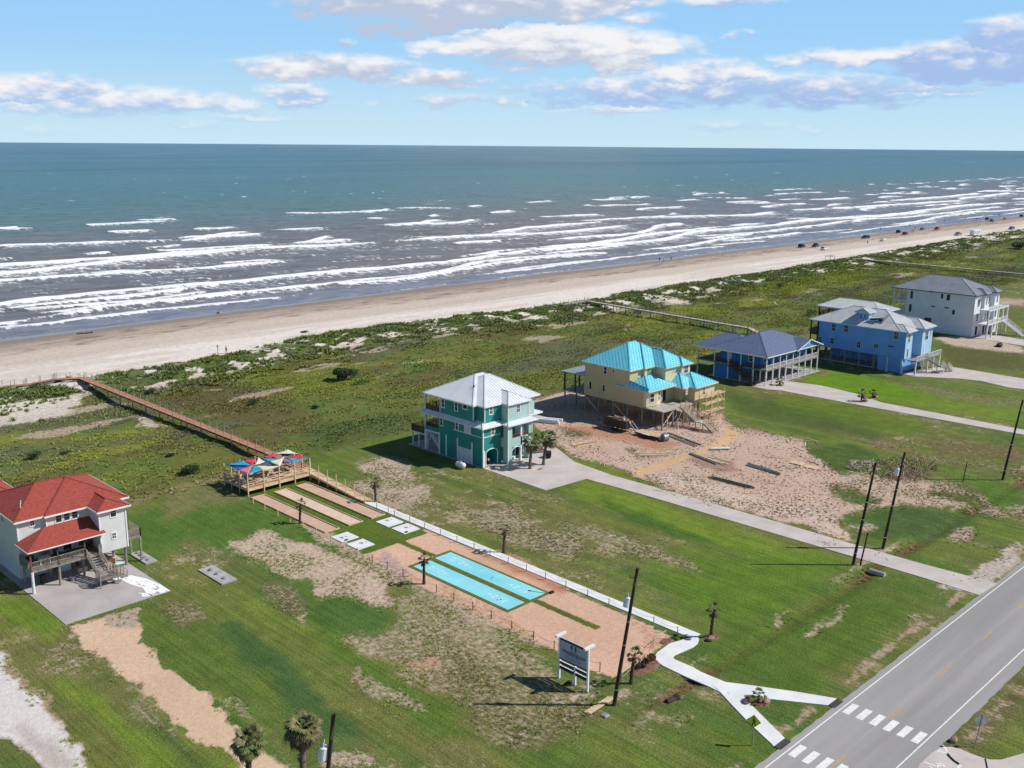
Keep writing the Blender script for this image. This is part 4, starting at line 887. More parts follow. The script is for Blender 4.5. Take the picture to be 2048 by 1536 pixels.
SA = [([(150, 500, 3.2), (470, 425, 3.3), (600, 510, 3.15)], 'sail_teal'), ([(150, 500, 2.95), (640, 520, 2.9), (360, 590, 3.0)], 'sail_blue'), ([(500, 415, 3.25), (750, 360, 3.3), (655, 490, 3.1)], 'sail_red'),
      ([(370, 605, 3.15), (660, 510, 3.05), (575, 685, 3.25)], 'sail_pink'), ([(690, 520, 3.1), (880, 600, 3.2), (595, 685, 3.25)], 'sail_teal'), ([(785, 355, 3.3), (910, 445, 3.1), (720, 505, 3.05)], 'sail_cream'),
      ([(860, 345, 3.25), (1090, 280, 3.35), (1220, 335, 3.15)], 'sail_red'), ([(820, 355, 3.0), (1230, 385, 2.95), (980, 425, 3.05)], 'sail_teal'), ([(720, 515, 2.95), (980, 440, 3.0), (1190, 520, 2.95)], 'sail_grey'),
      ([(1010, 435, 3.1), (1300, 350, 3.2), (1220, 525, 3.25)], 'sail_cream'), ([(740, 525, 3.1), (1200, 535, 3.25), (870, 605, 3.25)], 'sail_cream'), ([(930, 430, 2.9), (1010, 425, 2.9), (1000, 490, 2.9)], 'sail_blue'),
      ([(1120, 270, 3.3), (1390, 200, 3.4), (1560, 275, 3.3)], 'sail_cream'), ([(1230, 265, 3.0), (1520, 285, 2.95), (1300, 340, 2.95)], 'sail_blue'), ([(1330, 375, 3.1), (1640, 285, 3.3), (1750, 365, 3.2)], 'sail_red'),
      ([(1380, 375, 3.1), (1770, 385, 3.2), (1480, 455, 3.2)], 'sail_teal'), ([(1290, 420, 3.0), (1450, 455, 3.1), (1290, 490, 3.1)], 'sail_blue')]
for pts, m_ in SA: sail(S(*pts), m_)
# tables, benches and loungers on the deck
def picnic_table(name):
    t_ = thing(name, '', 'table', (0, 0, 0))
    for k in range(5): MB().box(-.9, .9, -.38+k*.155, -.38+k*.155+.14, .72, .76).build('top_board', 'pale_wood', t_)
    for s_ in (-1, 1):
        for k in range(2): MB().box(-.9, .9, s_*.72+(k-1)*.15, s_*.72+(k-1)*.15+.14, .42, .46).build('seat_board', 'pale_wood', t_)
        lg = MB(); x = s_*.62; lg.bar((x, -.7, 0), (x, -.28, .72), .06, .09); lg.bar((x, .7, 0), (x, .28, .72), .06, .09); lg.bar((x, -.8, .38), (x, .8, .38), .06, .09); lg.bar((x, -.36, .68), (x, .36, .68), .06, .08); lg.build('leg_frame', 'pale_wood', t_)
    return t_
pt = picnic_table('picnic_table'); pt['group'] = 'picnic tables on the shade deck'
for k, (x, y, rz, lb) in enumerate(((74.3, 121.6, .0, 'pale timber picnic table on the shade deck under the cream sails'), (71.3, 121.4, .1, 'pale timber picnic table on the shade deck under the teal sail'), (76.6, 123.6, 1.57, 'pale timber picnic table on the shade deck near the boardwalk'))):
    o = pt if k == 0 else copy_tree(pt); o.location = (x, y, ZD); o.rotation_euler = (0, 0, rz); o['label'] = lb
def chair(name, m_):
    t_ = thing(name, '', 'chair', (0, 0, 0))
    MB().box(-.27, .27, -.26, .26, .36, .40).build('seat', m_, t_); b_ = MB(); b_.add([(-.27, .24, .38), (.27, .24, .38), (.27, .42, .95), (-.27, .42, .95), (-.27, .28, .37), (.27, .28, .37), (.27, .46, .94), (-.27, .46, .94)], [(0, 1, 2, 3), (7, 6, 5, 4), (0, 4, 5, 1), (1, 5, 6, 2), (2, 6, 7, 3), (3, 7, 4, 0)]); b_.build('backrest', m_, t_)
    for sx in (-1, 1):
        for sy in (-1, 1): MB().bar((sx*.26, sy*.24, 0), (sx*.25, sy*.22, .58), .05).build('leg', m_, t_)
        MB().box(sx*.27-.05, sx*.27+.05, -.28, .26, .58, .61).build('armrest', m_, t_)
    return t_
for k, (x, y, rz, m_, lb) in enumerate(((69.0, 123.6, 1.2, 'green_plastic', 'green deck chair at the corner post of the shade deck'), (69.3, 121.9, 1.9, 'white_plastic', 'white deck chair on the shade deck under the pink sail'), (69.8, 120.7, 2.4, 'cloth_red', 'red deck chair on the shade deck next to the white chair'), (70.0, 122.8, .6, 'steel_grey', 'grey deck chair on the shade deck next to the green chair'))):
    o = chair('deck_chair', m_); o.location = (x, y, ZD); o.rotation_euler = (0, 0, rz); o['label'] = lb; o['group'] = 'chairs on the shade deck'
# ------------------------------------------------------------------ boardwalks
def boardwalk(name, lb, pts, w, deckm, postm, railm, spacing=2.3, post_h=1.05, pile_every=2, rope=True, planks=0.0, beam='dark_wood'):
    """pts: (x, y, z of the deck); planks: plank width built one by one, 0 = joined"""
    t_ = thing(name, lb, 'boardwalk', (pts[0][0], pts[0][1], 0))
    allp = MB()
    for (a, c) in zip(pts[:-1], pts[1:]):
        a = Vector(a); c = Vector(c); d = c-a; ln = Vector((d.x, d.y)).length; u = Vector((d.x, d.y, 0)).normalized(); sd = Vector((-u.y, u.x, 0))
        n = max(1, int(ln/spacing)); pw = .30
        m = int(ln/pw)
        for k in range(m):
            f0, f1 = k/m, (k+1)/m; p_ = a+d*f0; q_ = a+d*f1; e = (q_-p_)*.03
            vs = [p_+e-sd*w/2, q_-e-sd*w/2, q_-e+sd*w/2, p_+e+sd*w/2]; allp.add([v_ for v_ in vs]+[v_-Vector((0, 0, .04)) for v_ in vs], [(0, 1, 2, 3), (7, 6, 5, 4), (0, 4, 5, 1), (1, 5, 6, 2), (2, 6, 7, 3), (3, 7, 4, 0)])
        for s_ in (-1, 1):
            o_ = sd*s_*(w/2-.04)-Vector((0, 0, .17)); MB().bar(a+o_, c+o_, .08, .24).build('stringer', beam, t_)
        pm1 = MB().box(-.045, .045, -.045, .045, -.25, post_h).mesh('rail_post', postm)
        for s_ in (-1, 1):
            prev = None
            for k in range(n+1):
                p_ = a+d*(k/n)+sd*s_*(w/2+.05); link('rail_post', pm1, t_, p_)
                if k % pile_every == 0 and p_.z > .5:
                    gz_ = 0.0; MB().box(p_.x-.08, p_.x+.08, p_.y-.08, p_.y+.08, -.6, p_.z-.06).build('piling', beam if s_ < 0 else postm, t_)
                if prev is not None and rope:
                    rp = MB(); mid_ = prev.lerp(p_, .5); rp.tube([prev+Vector((0, 0, post_h-.08)), mid_+Vector((0, 0, post_h-.26)), p_+Vector((0, 0, post_h-.08))], .014, 4); rp.build('rope', railm, t_)
                prev = p_
    o = allp.build('planking', deckm, t_); o['kind'] = 'stuff'
    return t_
boardwalk('boardwalk', 'long reddish boardwalk on piles from the shade deck across the meadow to the beach', [(79.35, 122.0, 1.12), (79.3, 132, 1.35), (78.6, 165, 1.75), (77.9, 197.5, 2.15), (74.2, 202.0, 1.7), (69.5, 204.5, .9), (66.0, 208, .5)], 1.45, 'deck_red', 'grey_wood', 'grey_wood', 2.35)
boardwalk('ramp', 'pale timber ramp with posts descending from the shade deck to the white path', [(79.30, 121.95, 1.12), (79.05, 106.4, .09)], 1.35, 'pale_wood', 'new_wood', 'pale_wood', 2.2, .95, 1, True, beam='new_wood')
boardwalk('boardwalk', 'grey boardwalk on tall piles behind the blue shingle-roofed house', [(223.8, 133.5, .8), (225.2, 139, 2.0), (227.4, 196.5, 2.3), (216.5, 199.5, 1.5), (212, 203, .8)], 1.4, 'deck_grey', 'grey_wood', 'grey_wood', 2.3, 1.05, 2, False, beam='grey_wood')
boardwalk('boardwalk', 'far pale boardwalk running straight to the dunes beyond the white house', [(406.5, 120, 1.2), (403.7, 198, 1.6), (396, 205, .8)], 1.6, 'deck_grey', 'grey_wood', 'grey_wood', 3.5, .8, 2, False, beam='grey_wood')
MBx = MB()
q = G(735, 480)
# ------------------------------------------------------------------ house building kit
def hip_roof(parent, rect, ze, zr, m_, axis='x', ins=(None, None), fascia='white_trim', seam=None, name='roof', fh=.2):
    x0, x1, y0, y1 = rect; h = zr-ze
    if axis == 'x':
        hd = (y1-y0)/2; i0 = hd if ins[0] is None else ins[0]; i1 = hd if ins[1] is None else ins[1]; ym = (y0+y1)/2
        r0, r1 = (x0+i0, ym, zr), (x1-i1, ym, zr)
        fs = [(0, 1, 5, 4), (1, 2, 5), (2, 3, 4, 5), (3, 0, 4)]
    else:
        hd = (x1-x0)/2; i0 = hd if ins[0] is None else ins[0]; i1 = hd if ins[1] is None else ins[1]; xm = (x0+x1)/2
        r0, r1 = (xm, y0+i0, zr), (xm, y1-i1, zr)
        fs = [(0, 1, 4), (1, 2, 5, 4), (2, 3, 5), (3, 0, 4, 5)]
    vs = [(x0, y0, ze), (x1, y0, ze), (x1, y1, ze), (x0, y1, ze), r0, r1]
    b_ = MB(); b_.add(vs, fs); b_.add([(x0, y0, ze-.03), (x1, y0, ze-.03), (x1, y1, ze-.03), (x0, y1, ze-.03)], [(3, 2, 1, 0), (0, 1, 5, 4)] if False else [(3, 2, 1, 0)])
    b_.add([(x0, y0, ze-.03), (x1, y0, ze-.03), (x1, y1, ze-.03), (x0, y1, ze-.03), (x0, y0, ze), (x1, y0, ze), (x1, y1, ze), (x0, y1, ze)], [(0, 1, 5, 4), (1, 2, 6, 5), (2, 3, 7, 6), (3, 0, 4, 7)])
    ro = b_.build(name, m_, parent)
    # hip and ridge caps
    cp = MB()
    for a, c in ((vs[0], r0), (vs[1], r1 if axis == 'x' else r0), (vs[2], r1), (vs[3], r0 if axis == 'x' else r1), (r0, r1)):
        if (Vector(a)-Vector(c)).length > .3: cp.bar(Vector(a)+Vector((0, 0, .015)), Vector(c)+Vector((0, 0, .015)), .22, .05)
    cp.build('ridge_cap', m_, ro)
    if fascia:
        f = MB(); o = .012; t_ = .05
        f.box(x0-o-t_, x1+o+t_, y0-o-t_, y0-o, ze-fh, ze-.002); f.box(x0-o-t_, x1+o+t_, y1+o, y1+o+t_, ze-fh, ze-.002); f.box(x0-o-t_, x0-o, y0-o, y1+o, ze-fh, ze-.002); f.box(x1+o, x1+o+t_, y0-o, y1+o, ze-fh, ze-.002)
        f.build('fascia', fascia, ro)
    if seam:
        sb = MB(); w_ = .045
        if axis == 'x': sl, e0, e1, D = h/hd, (h/i0 if i0 > .05 else 99), (h/i1 if i1 > .05 else 99), hd
        else: sl, e0, e1, D = h/hd, (h/i0 if i0 > .05 else 99), (h/i1 if i1 > .05 else 99), hd
        LL = (x1-x0) if axis == 'x' else (y1-y0); SS = (y1-y0) if axis == 'x' else (x1-x0)
        s = seam*.5
        while s < LL:
            r = min(D, e0*s/sl, e1*(LL-s)/sl)
            if r > .25:
                for sd in (0, 1):
                    if axis == 'x':
                        ya = y0 if sd == 0 else y1; yb = y0+r if sd == 0 else y1-r; sb.bar((x0+s, ya, ze+.02), (x0+s, yb, ze+sl*r+.02), w_, .05)
                    else:
                        xa = x0 if sd == 0 else x1; xb = x0+r if sd == 0 else x1-r; sb.bar((xa, y0+s, ze+.02), (xb, y0+s, ze+sl*r+.02), w_, .05)
            s += seam
        for en, ii, es in ((0, i0, e0), (1, i1, e1)):
            if ii < .3: continue
            s = seam*.5
            while s < SS:
                r = min(ii, sl*s/es, sl*(SS-s)/es)
                if r > .25:
                    if axis == 'x':
                        xa = x0 if en == 0 else x1; xb = x0+r if en == 0 else x1-r; sb.bar((xa, y0+s, ze+.02), (xb, y0+s, ze+es*r+.02), w_, .05)
                    else:
                        ya = y0 if en == 0 else y1; yb = y0+r if en == 0 else y1-r; sb.bar((x0+s, ya, ze+.02), (x0+s, yb, ze+es*r+.02), w_, .05)
                s += seam
        if sb.v:
            o = sb.build('standing_seams', m_, ro); o['kind'] = 'stuff'
    return ro
def wall(parent, x0, x1, y0, y1, z0, z1, m_, name='wall'): return MB().box(x0, x1, y0, y1, z0, z1).build(name, m_, parent)
def window(parent, face, wc, pos, z, w, h, trim='white_trim', mull=(1, 1), tw=.10, name='window', glass='glass'):
    """face '-x','-y','+x','+y'; wc = wall plane; pos along the wall; z = centre height"""
    sgn = -1 if face[0] == '-' else 1; ax = face[1]
    def bx(b, a0, a1, z0, z1, d0, d1):
        lo, hi = sorted((wc+sgn*d0, wc+sgn*d1))
        if ax == 'x': b.box(lo, hi, a0, a1, z0, z1)
        else: b.box(a0, a1, lo, hi, z0, z1)
    f = MB(); a0, a1, z0, z1 = pos-w/2, pos+w/2, z-h/2, z+h/2
    bx(f, a0-tw, a0, z0-tw, z1+tw, .001, .055); bx(f, a1, a1+tw, z0-tw, z1+tw, .001, .055); bx(f, a0, a1, z1, z1+tw, .001, .06); bx(f, a0, a1, z0-tw, z0, .001, .075)
    for k in range(1, mull[0]+1): x = a0+w*k/(mull[0]+1); bx(f, x-.022, x+.022, z0, z1, .012, .04)
    for k in range(1, mull[1]+1): y = z0+h*k/(mull[1]+1); bx(f, a0, a1, y-.025, y+.025, .012, .042)
    o = f.build(name, trim, parent); p_ = MB(); bx(p_, a0, a1, z0, z1, .002, .015); p_.build('pane', glass, o); return o
def winpx(parent, face, wc, pt, w, h, **k):
    q = onX(*pt, wc) if face[1] == 'x' else onY(*pt, wc)
    return window(parent, face, wc, q.y if face[1] == 'x' else q.x, q.z, w, h, **k)
def posts(parent, pts, z0, z1, r, m_, name='post', cyl=False):
    b_ = MB()
    if cyl: b_.cyl((0, 0, z0), (0, 0, z1), r, r, 10)
    else: b_.box(-r, r, -r, r, z0, z1)
    me = b_.mesh(name, m_)
    for x, y in pts: link(name, me, parent, (x, y, 0))
def railing(parent, a, c, z, m_, h=.95, sp=.14, name='railing', post=True, zc=None):
    a = Vector((a[0], a[1], z)); c = Vector((c[0], c[1], z if zc is None else zc)); b_ = MB(); d = c-a; n = max(2, int(d.length/sp)); u = Vector((0, 0, 1))
    b_.bar(a+u*h, c+u*h, .09, .06); b_.bar(a+u*.1, c+u*.1, .05, .06)
    for k in range(n+1):
        p_ = a+d*(k/n); b_.bar(p_+u*.1, p_+u*h, .035)
    if post:
        m = max(1, int(d.length/2.0))
        for k in range(m+1): p_ = a+d*(k/m); b_.bar(p_, p_+u*(h+.08), .1)
    return b_.build(name, m_, parent)
def stairs(parent, a, c, w, m_, rail='both', railm=None, name='stairs', open_=True, rh=.9):
    """a = top centre of the flight, c = bottom centre"""
    a = Vector(a); c = Vector(c); d = c-a; u = Vector((d.x, d.y, 0)).normalized(); s = Vector((-u.y, u.x, 0)); n = max(3, int(abs(d.z)/.18)); b_ = MB()
    for k in range(n):
        p_ = a+d*((k+.5)/n); q_ = p_+u*(Vector((d.x, d.y, 0)).length/n)*.5; r_ = p_-u*(Vector((d.x, d.y, 0)).length/n)*.5
        b_.bar(r_, Vector((q_.x, q_.y, r_.z)), w, .05)
    for sd in (-1, 1): b_.bar(a+s*sd*w/2-Vector((0, 0, .12)), c+s*sd*w/2-Vector((0, 0, .12)), .06, .28)
    st = b_.build(name, m_, parent)
    r_ = MB()
    for sd in (-1, 1):
        o = s*sd*(w/2+.02); r_.bar(a+o+Vector((0, 0, rh)), c+o+Vector((0, 0, rh)), .08, .06); m = 4
        for k in range(m+1): p_ = a+d*(k/m)+o; r_.bar(p_-Vector((0, 0, .1)), p_+Vector((0, 0, rh)), .08)
        for f in (.35, .6): r_.bar(a+o+Vector((0, 0, rh*f)), c+o+Vector((0, 0, rh*f)), .03, .05)
    r_.build('stair_rail', railm or m_, st)['kind'] = 'stuff'; return st
def cornerboards(parent, pts, z0, z1, m_='white_trim', r=.07):
    posts(parent, pts, z0, z1, r, m_, 'corner_board')
# ------------------------------------------------------------------ red-roofed house
h = thing('house', 'white stilt house with red shingle roof, porch and outside stairs', 'house', (41, 112, 0))
wall(h, 35.5, 47.2, 111.6, 122.0, 2.6, 7.42, 'white_siding'); wall(h, 38.45, 43.15, 111.2, 111.595, 4.9, 7.40, 'white_siding'); wall(h, 43.15, 46.2, 108.4, 111.59, 2.4, 7.41, 'white_siding')
wall(h, 35.72, 39.3, 113.0, 121.8, .06, 2.59, 'white_siding'); wall(h, 39.32, 46.5, 116.5, 121.8, .06, 2.59, 'dark_void', 'lower_wall')  # near-black block: the shade under the house put into its colour
wall(h, 35.4, 43.14, 108.25, 111.58, 2.36, 2.6, 'grey_wood', 'porch_floor')
wall(h, 33.2, 39.0, 122.02, 127, .05, 7.2, 'white_siding')
hip_roof(h, (35.1, 47.7, 111.1, 122.4), 7.45, 9.55, 'red_shingle', 'x', (4.5, 4.7))
hip_roof(h, (38.2, 47.72, 110.72, 122.0), 7.46, 9.56, 'red_shingle', 'x', (4.76, 4.72))
hip_roof(h, (42.85, 46.65, 107.98, 118.0), 7.47, 8.2, 'red_shingle', 'y', (1.9, 1.9))
hip_roof(h, (32.8, 39.4, 120.5, 127.4), 7.25, 8.9, 'red_shingle', 'y', (3.3, 3.3))
A_, B_, D_, E_, F_ = (35.05, 107.85, 4.92), (43.6, 107.85, 4.92), (43.55, 111.19, 6.15), (38.2, 111.19, 6.15), (35.05, 111.58, 4.92)
pr = MB(); pr.add([A_, B_, D_, E_, F_], [(0, 1, 2, 3), (0, 3, 4)]); pr.add([(x, y, z-.08) for x, y, z in (A_, B_, D_, E_, F_)], [(3, 2, 1, 0), (4, 3, 0)]); pr.add([A_, B_, (B_[0], B_[1], 4.84), (A_[0], A_[1], 4.84), F_, (F_[0], F_[1], 4.84), D_, (D_[0], D_[1], 6.07)], [(0, 3, 2, 1), (0, 4, 5, 3), (1, 2, 7, 6)])
pr.build('porch_roof', 'red_shingle', h); f_ = MB(); f_.bar((35.05, 107.83, 4.86), (43.6, 107.83, 4.86), .04, .12); f_.bar((35.03, 107.85, 4.86), (35.03, 111.5, 4.86), .04, .12); f_.build('fascia', 'white_trim', h)
for x in (39.45, 40.35, 41.25): window(h, '-y', 111.2, x+.35, 6.75, .62, .95, mull=(0, 1))
window(h, '-y', 111.6, 37.1, 6.75, .40, .6); winpx(h, '-y', 108.4, ca(868, 480), .62, .95, mull=(0, 1)); winpx(h, '-y', 108.4, ca(875, 657), .42, .62)
window(h, '-x', 35.5, 116.0, 6.6, .6, .8); window(h, '-y', 111.6, 40.6, 3.7, .9, 2.0, name='door', mull=(0, 0), glass='dark_void'); window(h, '-y', 111.6, 37.0, 4.1, .8, 1.1); window(h, '-y', 111.6, 42.3, 3.7, .9, 2.0, name='door', mull=(0, 0), glass='brown_rail')
cornerboards(h, [(35.5, 111.6)], 2.6, 7.3); cornerboards(h, [(43.16, 108.4), (46.2, 108.4)], 2.4, 7.3); cornerboards(h, [(38.46, 111.2)], 5.6, 7.3)
railing(h, (35.4, 108.3), (41.2, 108.3), 2.6, 'grey_wood'); railing(h, (35.42, 108.3), (35.42, 111.5), 2.6, 'grey_wood'); railing(h, (42.9, 108.3), (43.1, 108.3), 2.6, 'grey_wood')
posts(h, [(35.42, 108.2)], .06, 2.5, .16, 'white_post', 'piling', True); posts(h, [(35.42, 108.25)], 2.5, 4.9, .08, 'brown_rail', 'porch_post'); posts(h, [(38.3, 108.3), (41.25, 108.3)], 2.5, 5.0, .07, 'dark_wood', 'porch_post')
posts(h, [(38.35, 108.45), (38.4, 111.3), (41.3, 109.2), (41.3, 112.2), (43.4, 108.8), (46.0, 108.8), (43.4, 112.2), (46.0, 112.2), (46.0, 115.8), (43.4, 115.8), (35.7, 111.4)], .06, 2.58, .14, 'grey_wood', 'piling', True)
wall(h, 46.3, 47.9, 108.6, 111.5, 3.05, 3.2, 'grey_wood', 'side_deck'); railing(h, (46.3, 108.65), (47.85, 108.65), 3.2, 'grey_wood'); railing(h, (47.85, 108.65), (47.85, 111.4), 3.2, 'grey_wood'); posts(h, [(47.8, 108.7), (47.8, 111.4)], 0, 3.05, .1, 'grey_wood', 'piling')
stairs(h, (42.05, 108.2, 2.58), (42.05, 105.6, 1.05), 1.35, 'grey_wood'); wall(h, 41.1, 43.1, 104.4, 105.6, .92, 1.02, 'grey_wood', 'stair_landing')
posts(h, [(41.12, 104.42), (43.08, 104.42), (43.08, 105.55), (41.12, 105.5)], .06, 1.95, .05, 'grey_wood', 'landing_post'); railing(h, (41.1, 104.42), (43.1, 104.42), 1.02, 'grey_wood', .9, post=False); railing(h, (43.08, 104.42), (43.08, 105.5), 1.02, 'grey_wood', .9, post=False); railing(h, (41.12, 104.42), (41.12, 105.6), 1.02, 'grey_wood', .9, post=False)
stairs(h, (43.15, 105.9, 1.0), (44.6, 105.9, .08), .8, 'grey_wood')
vt = MB()
for (x, y) in ((38.9, 115.3), (37.0, 114.2), (36.6, 113.2)): vt.cyl((x, y, 7.9), (x, y, 8.75), .05, .05, 8)
vt.build('vent_pipe', 'white_trim', h)
# things kept on and under the porch
def put(name, mb, m_, lb, cat, grp=None): return tag(mb.build(name, m_), lb, cat, grp)
t_ = thing('grill', 'black barbecue grill on the porch of the red-roofed house', 'grill', (36.1, 110.4, 2.6)); MB().blob((36.1, 110.4, 3.4), .45, .35, .28, 12, 6, 1, 0).build('lid', 'black_plastic', t_); MB().box(35.75, 36.45, 110.15, 110.65, 2.75, 3.3).build('cabinet', 'black_plastic', t_)
for sx in (35.8, 36.4):
    for sy in (110.2, 110.6): MB().box(sx-.03, sx+.03, sy-.03, sy+.03, 2.6, 2.75).build('leg', 'black_plastic', t_)
t_ = thing('porch_table', 'white table on the porch of the red-roofed house beside the black grill', 'table', (37.3, 109.6, 2.6)); MB().box(36.7, 37.9, 109.2, 110.0, 3.3, 3.36).build('top', 'white_plastic', t_)
for sx in (36.78, 37.82):
    for sy in (109.28, 109.92): MB().box(sx-.03, sx+.03, sy-.03, sy+.03, 2.6, 3.3).build('leg', 'white_plastic', t_)
for k, (x, y, rz, m_, lb) in enumerate(((38.9, 110.2, .1, 'black_plastic', 'black porch chair against the wall of the red-roofed house'), (40.0, 109.4, -.3, 'dark_wood', 'brown porch chair near the top of the red house stairs'), (38.0, 110.9, .4, 'steel_grey', 'grey porch chair beside the white porch table'), (42.6, 110.4, -.6, 'dark_wood', 'brown porch chair beside the wing wall of the red-roofed house'))):
    o = chair('porch_chair', m_); o.location = (x, y, 2.6); o.rotation_euler = (0, 0, rz); o['label'] = lb; o['group'] = 'chairs on the red-roofed porch'
t_ = thing('chest_freezer', 'pale blue chest freezer under the red-roofed house', 'freezer', (40.3, 112.2, .06)); MB().box(39.7, 40.9, 111.9, 112.5, .06, .75).build('body', 'white_plastic', t_); MB().box(39.68, 40.92, 111.88, 112.52, .76, .86).build('lid', 'white_plastic', t_)
def cooler(x, y, z, m_, lb, rz=0):
    t_ = thing('cooler', lb, 'cooler', (x, y, z)); MB().box(x-.4, x+.4, y-.22, y+.22, z, z+.34).build('body', m_, t_); MB().box(x-.42, x+.42, y-.24, y+.24, z+.345, z+.42).build('lid', 'white_plastic', t_); MB().bar((x-.43, y-.1, z+.25), (x-.43, y+.1, z+.25), .03).build('handle', 'black_plastic', t_); return t_
cooler(43.15, 104.95, .06, 'steel_grey', 'white-lidded cooler on the slab beneath the red house stair landing'); cooler(45.2, 108.9, .06, 'green_plastic', 'teal cooler on the slab under the wing of the red-roofed house')
def bin_(x, y, m_, lb):
    t_ = thing('trash_bin', lb, 'bin', (x, y, .06)); b_ = MB(); b_.add([(x-.22, y-.25, .06), (x+.22, y-.25, .06), (x+.22, y+.25, .06), (x-.22, y+.25, .06), (x-.3, y-.33, 1.0), (x+.3, y-.33, 1.0), (x+.3, y+.33, 1.0), (x-.3, y+.33, 1.0)], [(3, 2, 1, 0), (4, 5, 6, 7), (0, 1, 5, 4), (1, 2, 6, 5), (2, 3, 7, 6), (3, 0, 4, 7)]); b_.build('body', m_, t_); MB().box(x-.32, x+.32, y-.36, y+.35, 1.005, 1.07).build('lid', m_, t_)
    for s_ in (-1, 1): MB().cyl((x+s_*.2, y+.3, .16), (x+s_*.26, y+.3, .16), .1, .1, 10).build('wheel', 'rubber', t_)
bin_(37.2, 110.2, 'black_plastic', 'black wheeled bin under the porch of the red-roofed house'); bin_(42.2, 112.6, 'steel_grey', 'grey wheeled bin under the red-roofed house beside the freezer')
for k, (x, y, w, d, hh, m_, lb) in enumerate(((41.6, 110.6, 1.0, .6, .5, 'pale_wood', 'pale wooden box under the red house stairs'), (40.0, 108.9, .9, .5, .35, 'steel_grey', 'grey storage tub under the porch edge of the red-roofed house'), (44.6, 110.2, 1.4, .7, .75, 'new_wood', 'plywood bench under the wing of the red-roofed house'))):
    b_ = MB(); b_.box(x-w/2, x+w/2, y-d/2, y+d/2, .06, .06+hh*.86); b_.box(x-w/2-.03, x+w/2+.03, y-d/2-.03, y+d/2+.03, .065+hh*.86, .06+hh); put('storage_box', b_, m_, lb, 'box')
# septic covers on the lawn
for k, (px_c, lb) in enumerate((([(1010, 800), (1085, 778), (1205, 858), (1120, 882)], 'concrete slab with round covers on the lawn beside the red house slab'), ([(1560, 915), (1640, 893), (1790, 1010), (1700, 1035)], 'concrete slab with round covers alone in the middle of the lawn'))):
    pts = [G(*ca(*q)) for q in px_c]; xa = min(p.x for p in pts); xb = max(p.x for p in pts); ya = min(p.y for p in pts); yb = max(p.y for p in pts)
    t_ = thing('septic_cover', lb, 'septic cover', ((xa+xb)/2, (ya+yb)/2, 0)); MB().box(xa, xb, ya, yb, -.05, .14).build('slab', 'concrete_grey', t_)
    for f in (.22, .42, .68, .86) if k == 0 else (.2, .5, .78):
        y = ya+(yb-ya)*f; c_ = MB(); c_.cyl(((xa+xb)/2, y, .14), ((xa+xb)/2, y, .24 if k == 0 else .3), .28, .26, 14); c_.cyl(((xa+xb)/2, y, .24 if k == 0 else .3), ((xa+xb)/2, y, .33 if k == 0 else .4), .24, .08, 14); c_.build('lid', 'steel_grey' if k == 0 or f > .7 else 'galv', t_)
# ------------------------------------------------------------------ green house
c3 = cr(800, 720, 5.688)
h = thing('house', 'three-storey green house with white metal roof and rear porches', 'house', (106, 112, 0))
wall(h, 100.6, 112.3, 108.82, 116.85, .05, 6.2, 'green_siding'); wall(h, 100.66, 104.3, 106.7, 108.81, 2.7, 6.25, 'green_siding')
for xa, xb in ((100.66, 101.25), (103.6, 104.3)): wall(h, xa, xb, 106.7, 108.81, .05, 2.69, 'green_siding')
ar = MB(); n_ = 12; xa, xb = 101.25, 103.6
for k in range(n_):
    a0 = math.pi*k/n_; a1 = math.pi*(k+1)/n_; cx = (xa+xb)/2; rx = (xb-xa)/2
    p0 = (cx+rx*math.cos(a0), 2.05+.55*math.sin(a0)); p1 = (cx+rx*math.cos(a1), 2.05+.55*math.sin(a1))
    ar.add([(p0[0], 106.71, p0[1]), (p1[0], 106.71, p1[1]), (p1[0], 106.71, 2.69), (p0[0], 106.71, 2.69)], [(3, 2, 1, 0)])
ar.build('arch_wall', 'green_siding', h); at_ = MB()
at_.tube([(cx+(rx+.06)*math.cos(math.pi*k/n_), 106.67, 2.05+.62*math.sin(math.pi*k/n_)) for k in range(n_+1)], .07, 6); at_.box(xa-.13, xa+.01, 106.62, 106.69, .05, 2.05); at_.box(xb-.01, xb+.13, 106.62, 106.69, .05, 2.05); at_.build('arch_trim', 'white_trim', h)
# three floors of the tower with the entrance balcony
wall(h, 104.45, 105.35, 105.2, 106.2, .05, 6.18, 'pale_green', 'pier'); wall(h, 108.95, 109.6, 105.2, 106.2, .05, 6.18, 'pale_green', 'pier'); wall(h, 107.25, 107.55, 105.25, 105.6, .05, 6.17, 'white_trim', 'pier')
wall(h, 105.36, 108.94, 105.25, 105.65, 2.55, 3.95, 'pale_green', 'spandrel'); wall(h, 104.46, 109.58, 107.0, 108.8, .05, 6.16, 'green_siding'); wall(h, 104.5, 109.55, 105.7, 106.98, 3.1, 3.3, 'concrete_grey', 'balcony_floor'); wall(h, 105.36, 108.94, 105.25, 105.65, 5.75, 6.15, 'white_trim', 'lintel')
wall(h, 104.46, 104.6, 106.21, 106.98, 2.55, 4.0, 'pale_green', 'spandrel'); railing(h, (105.4, 105.3), (107.2, 105.3), 3.95, 'brown_rail', .55); railing(h, (107.6, 105.3), (108.9, 105.3), 3.95, 'brown_rail', .55)
window(h, '-y', 107.0, 106.4, 4.5, .9, 2.0, name='door', mull=(0, 0), glass='brown_rail'); window(h, '-y', 107.0, 108.3, 4.6, .9, 1.4, glass='teal_door'); window(h, '-y', 107.0, 106.3, 1.25, 1.0, 2.1, name='door', mull=(0, 0)); window(h, '-y', 107.0, 108.3, 1.3, .9, 2.0, name='door', mull=(0, 0), glass='dark_void')
for k in range(8):
    a0 = math.pi*k/8; a1 = math.pi*(k+1)/8; cx, rx = 106.3, .95
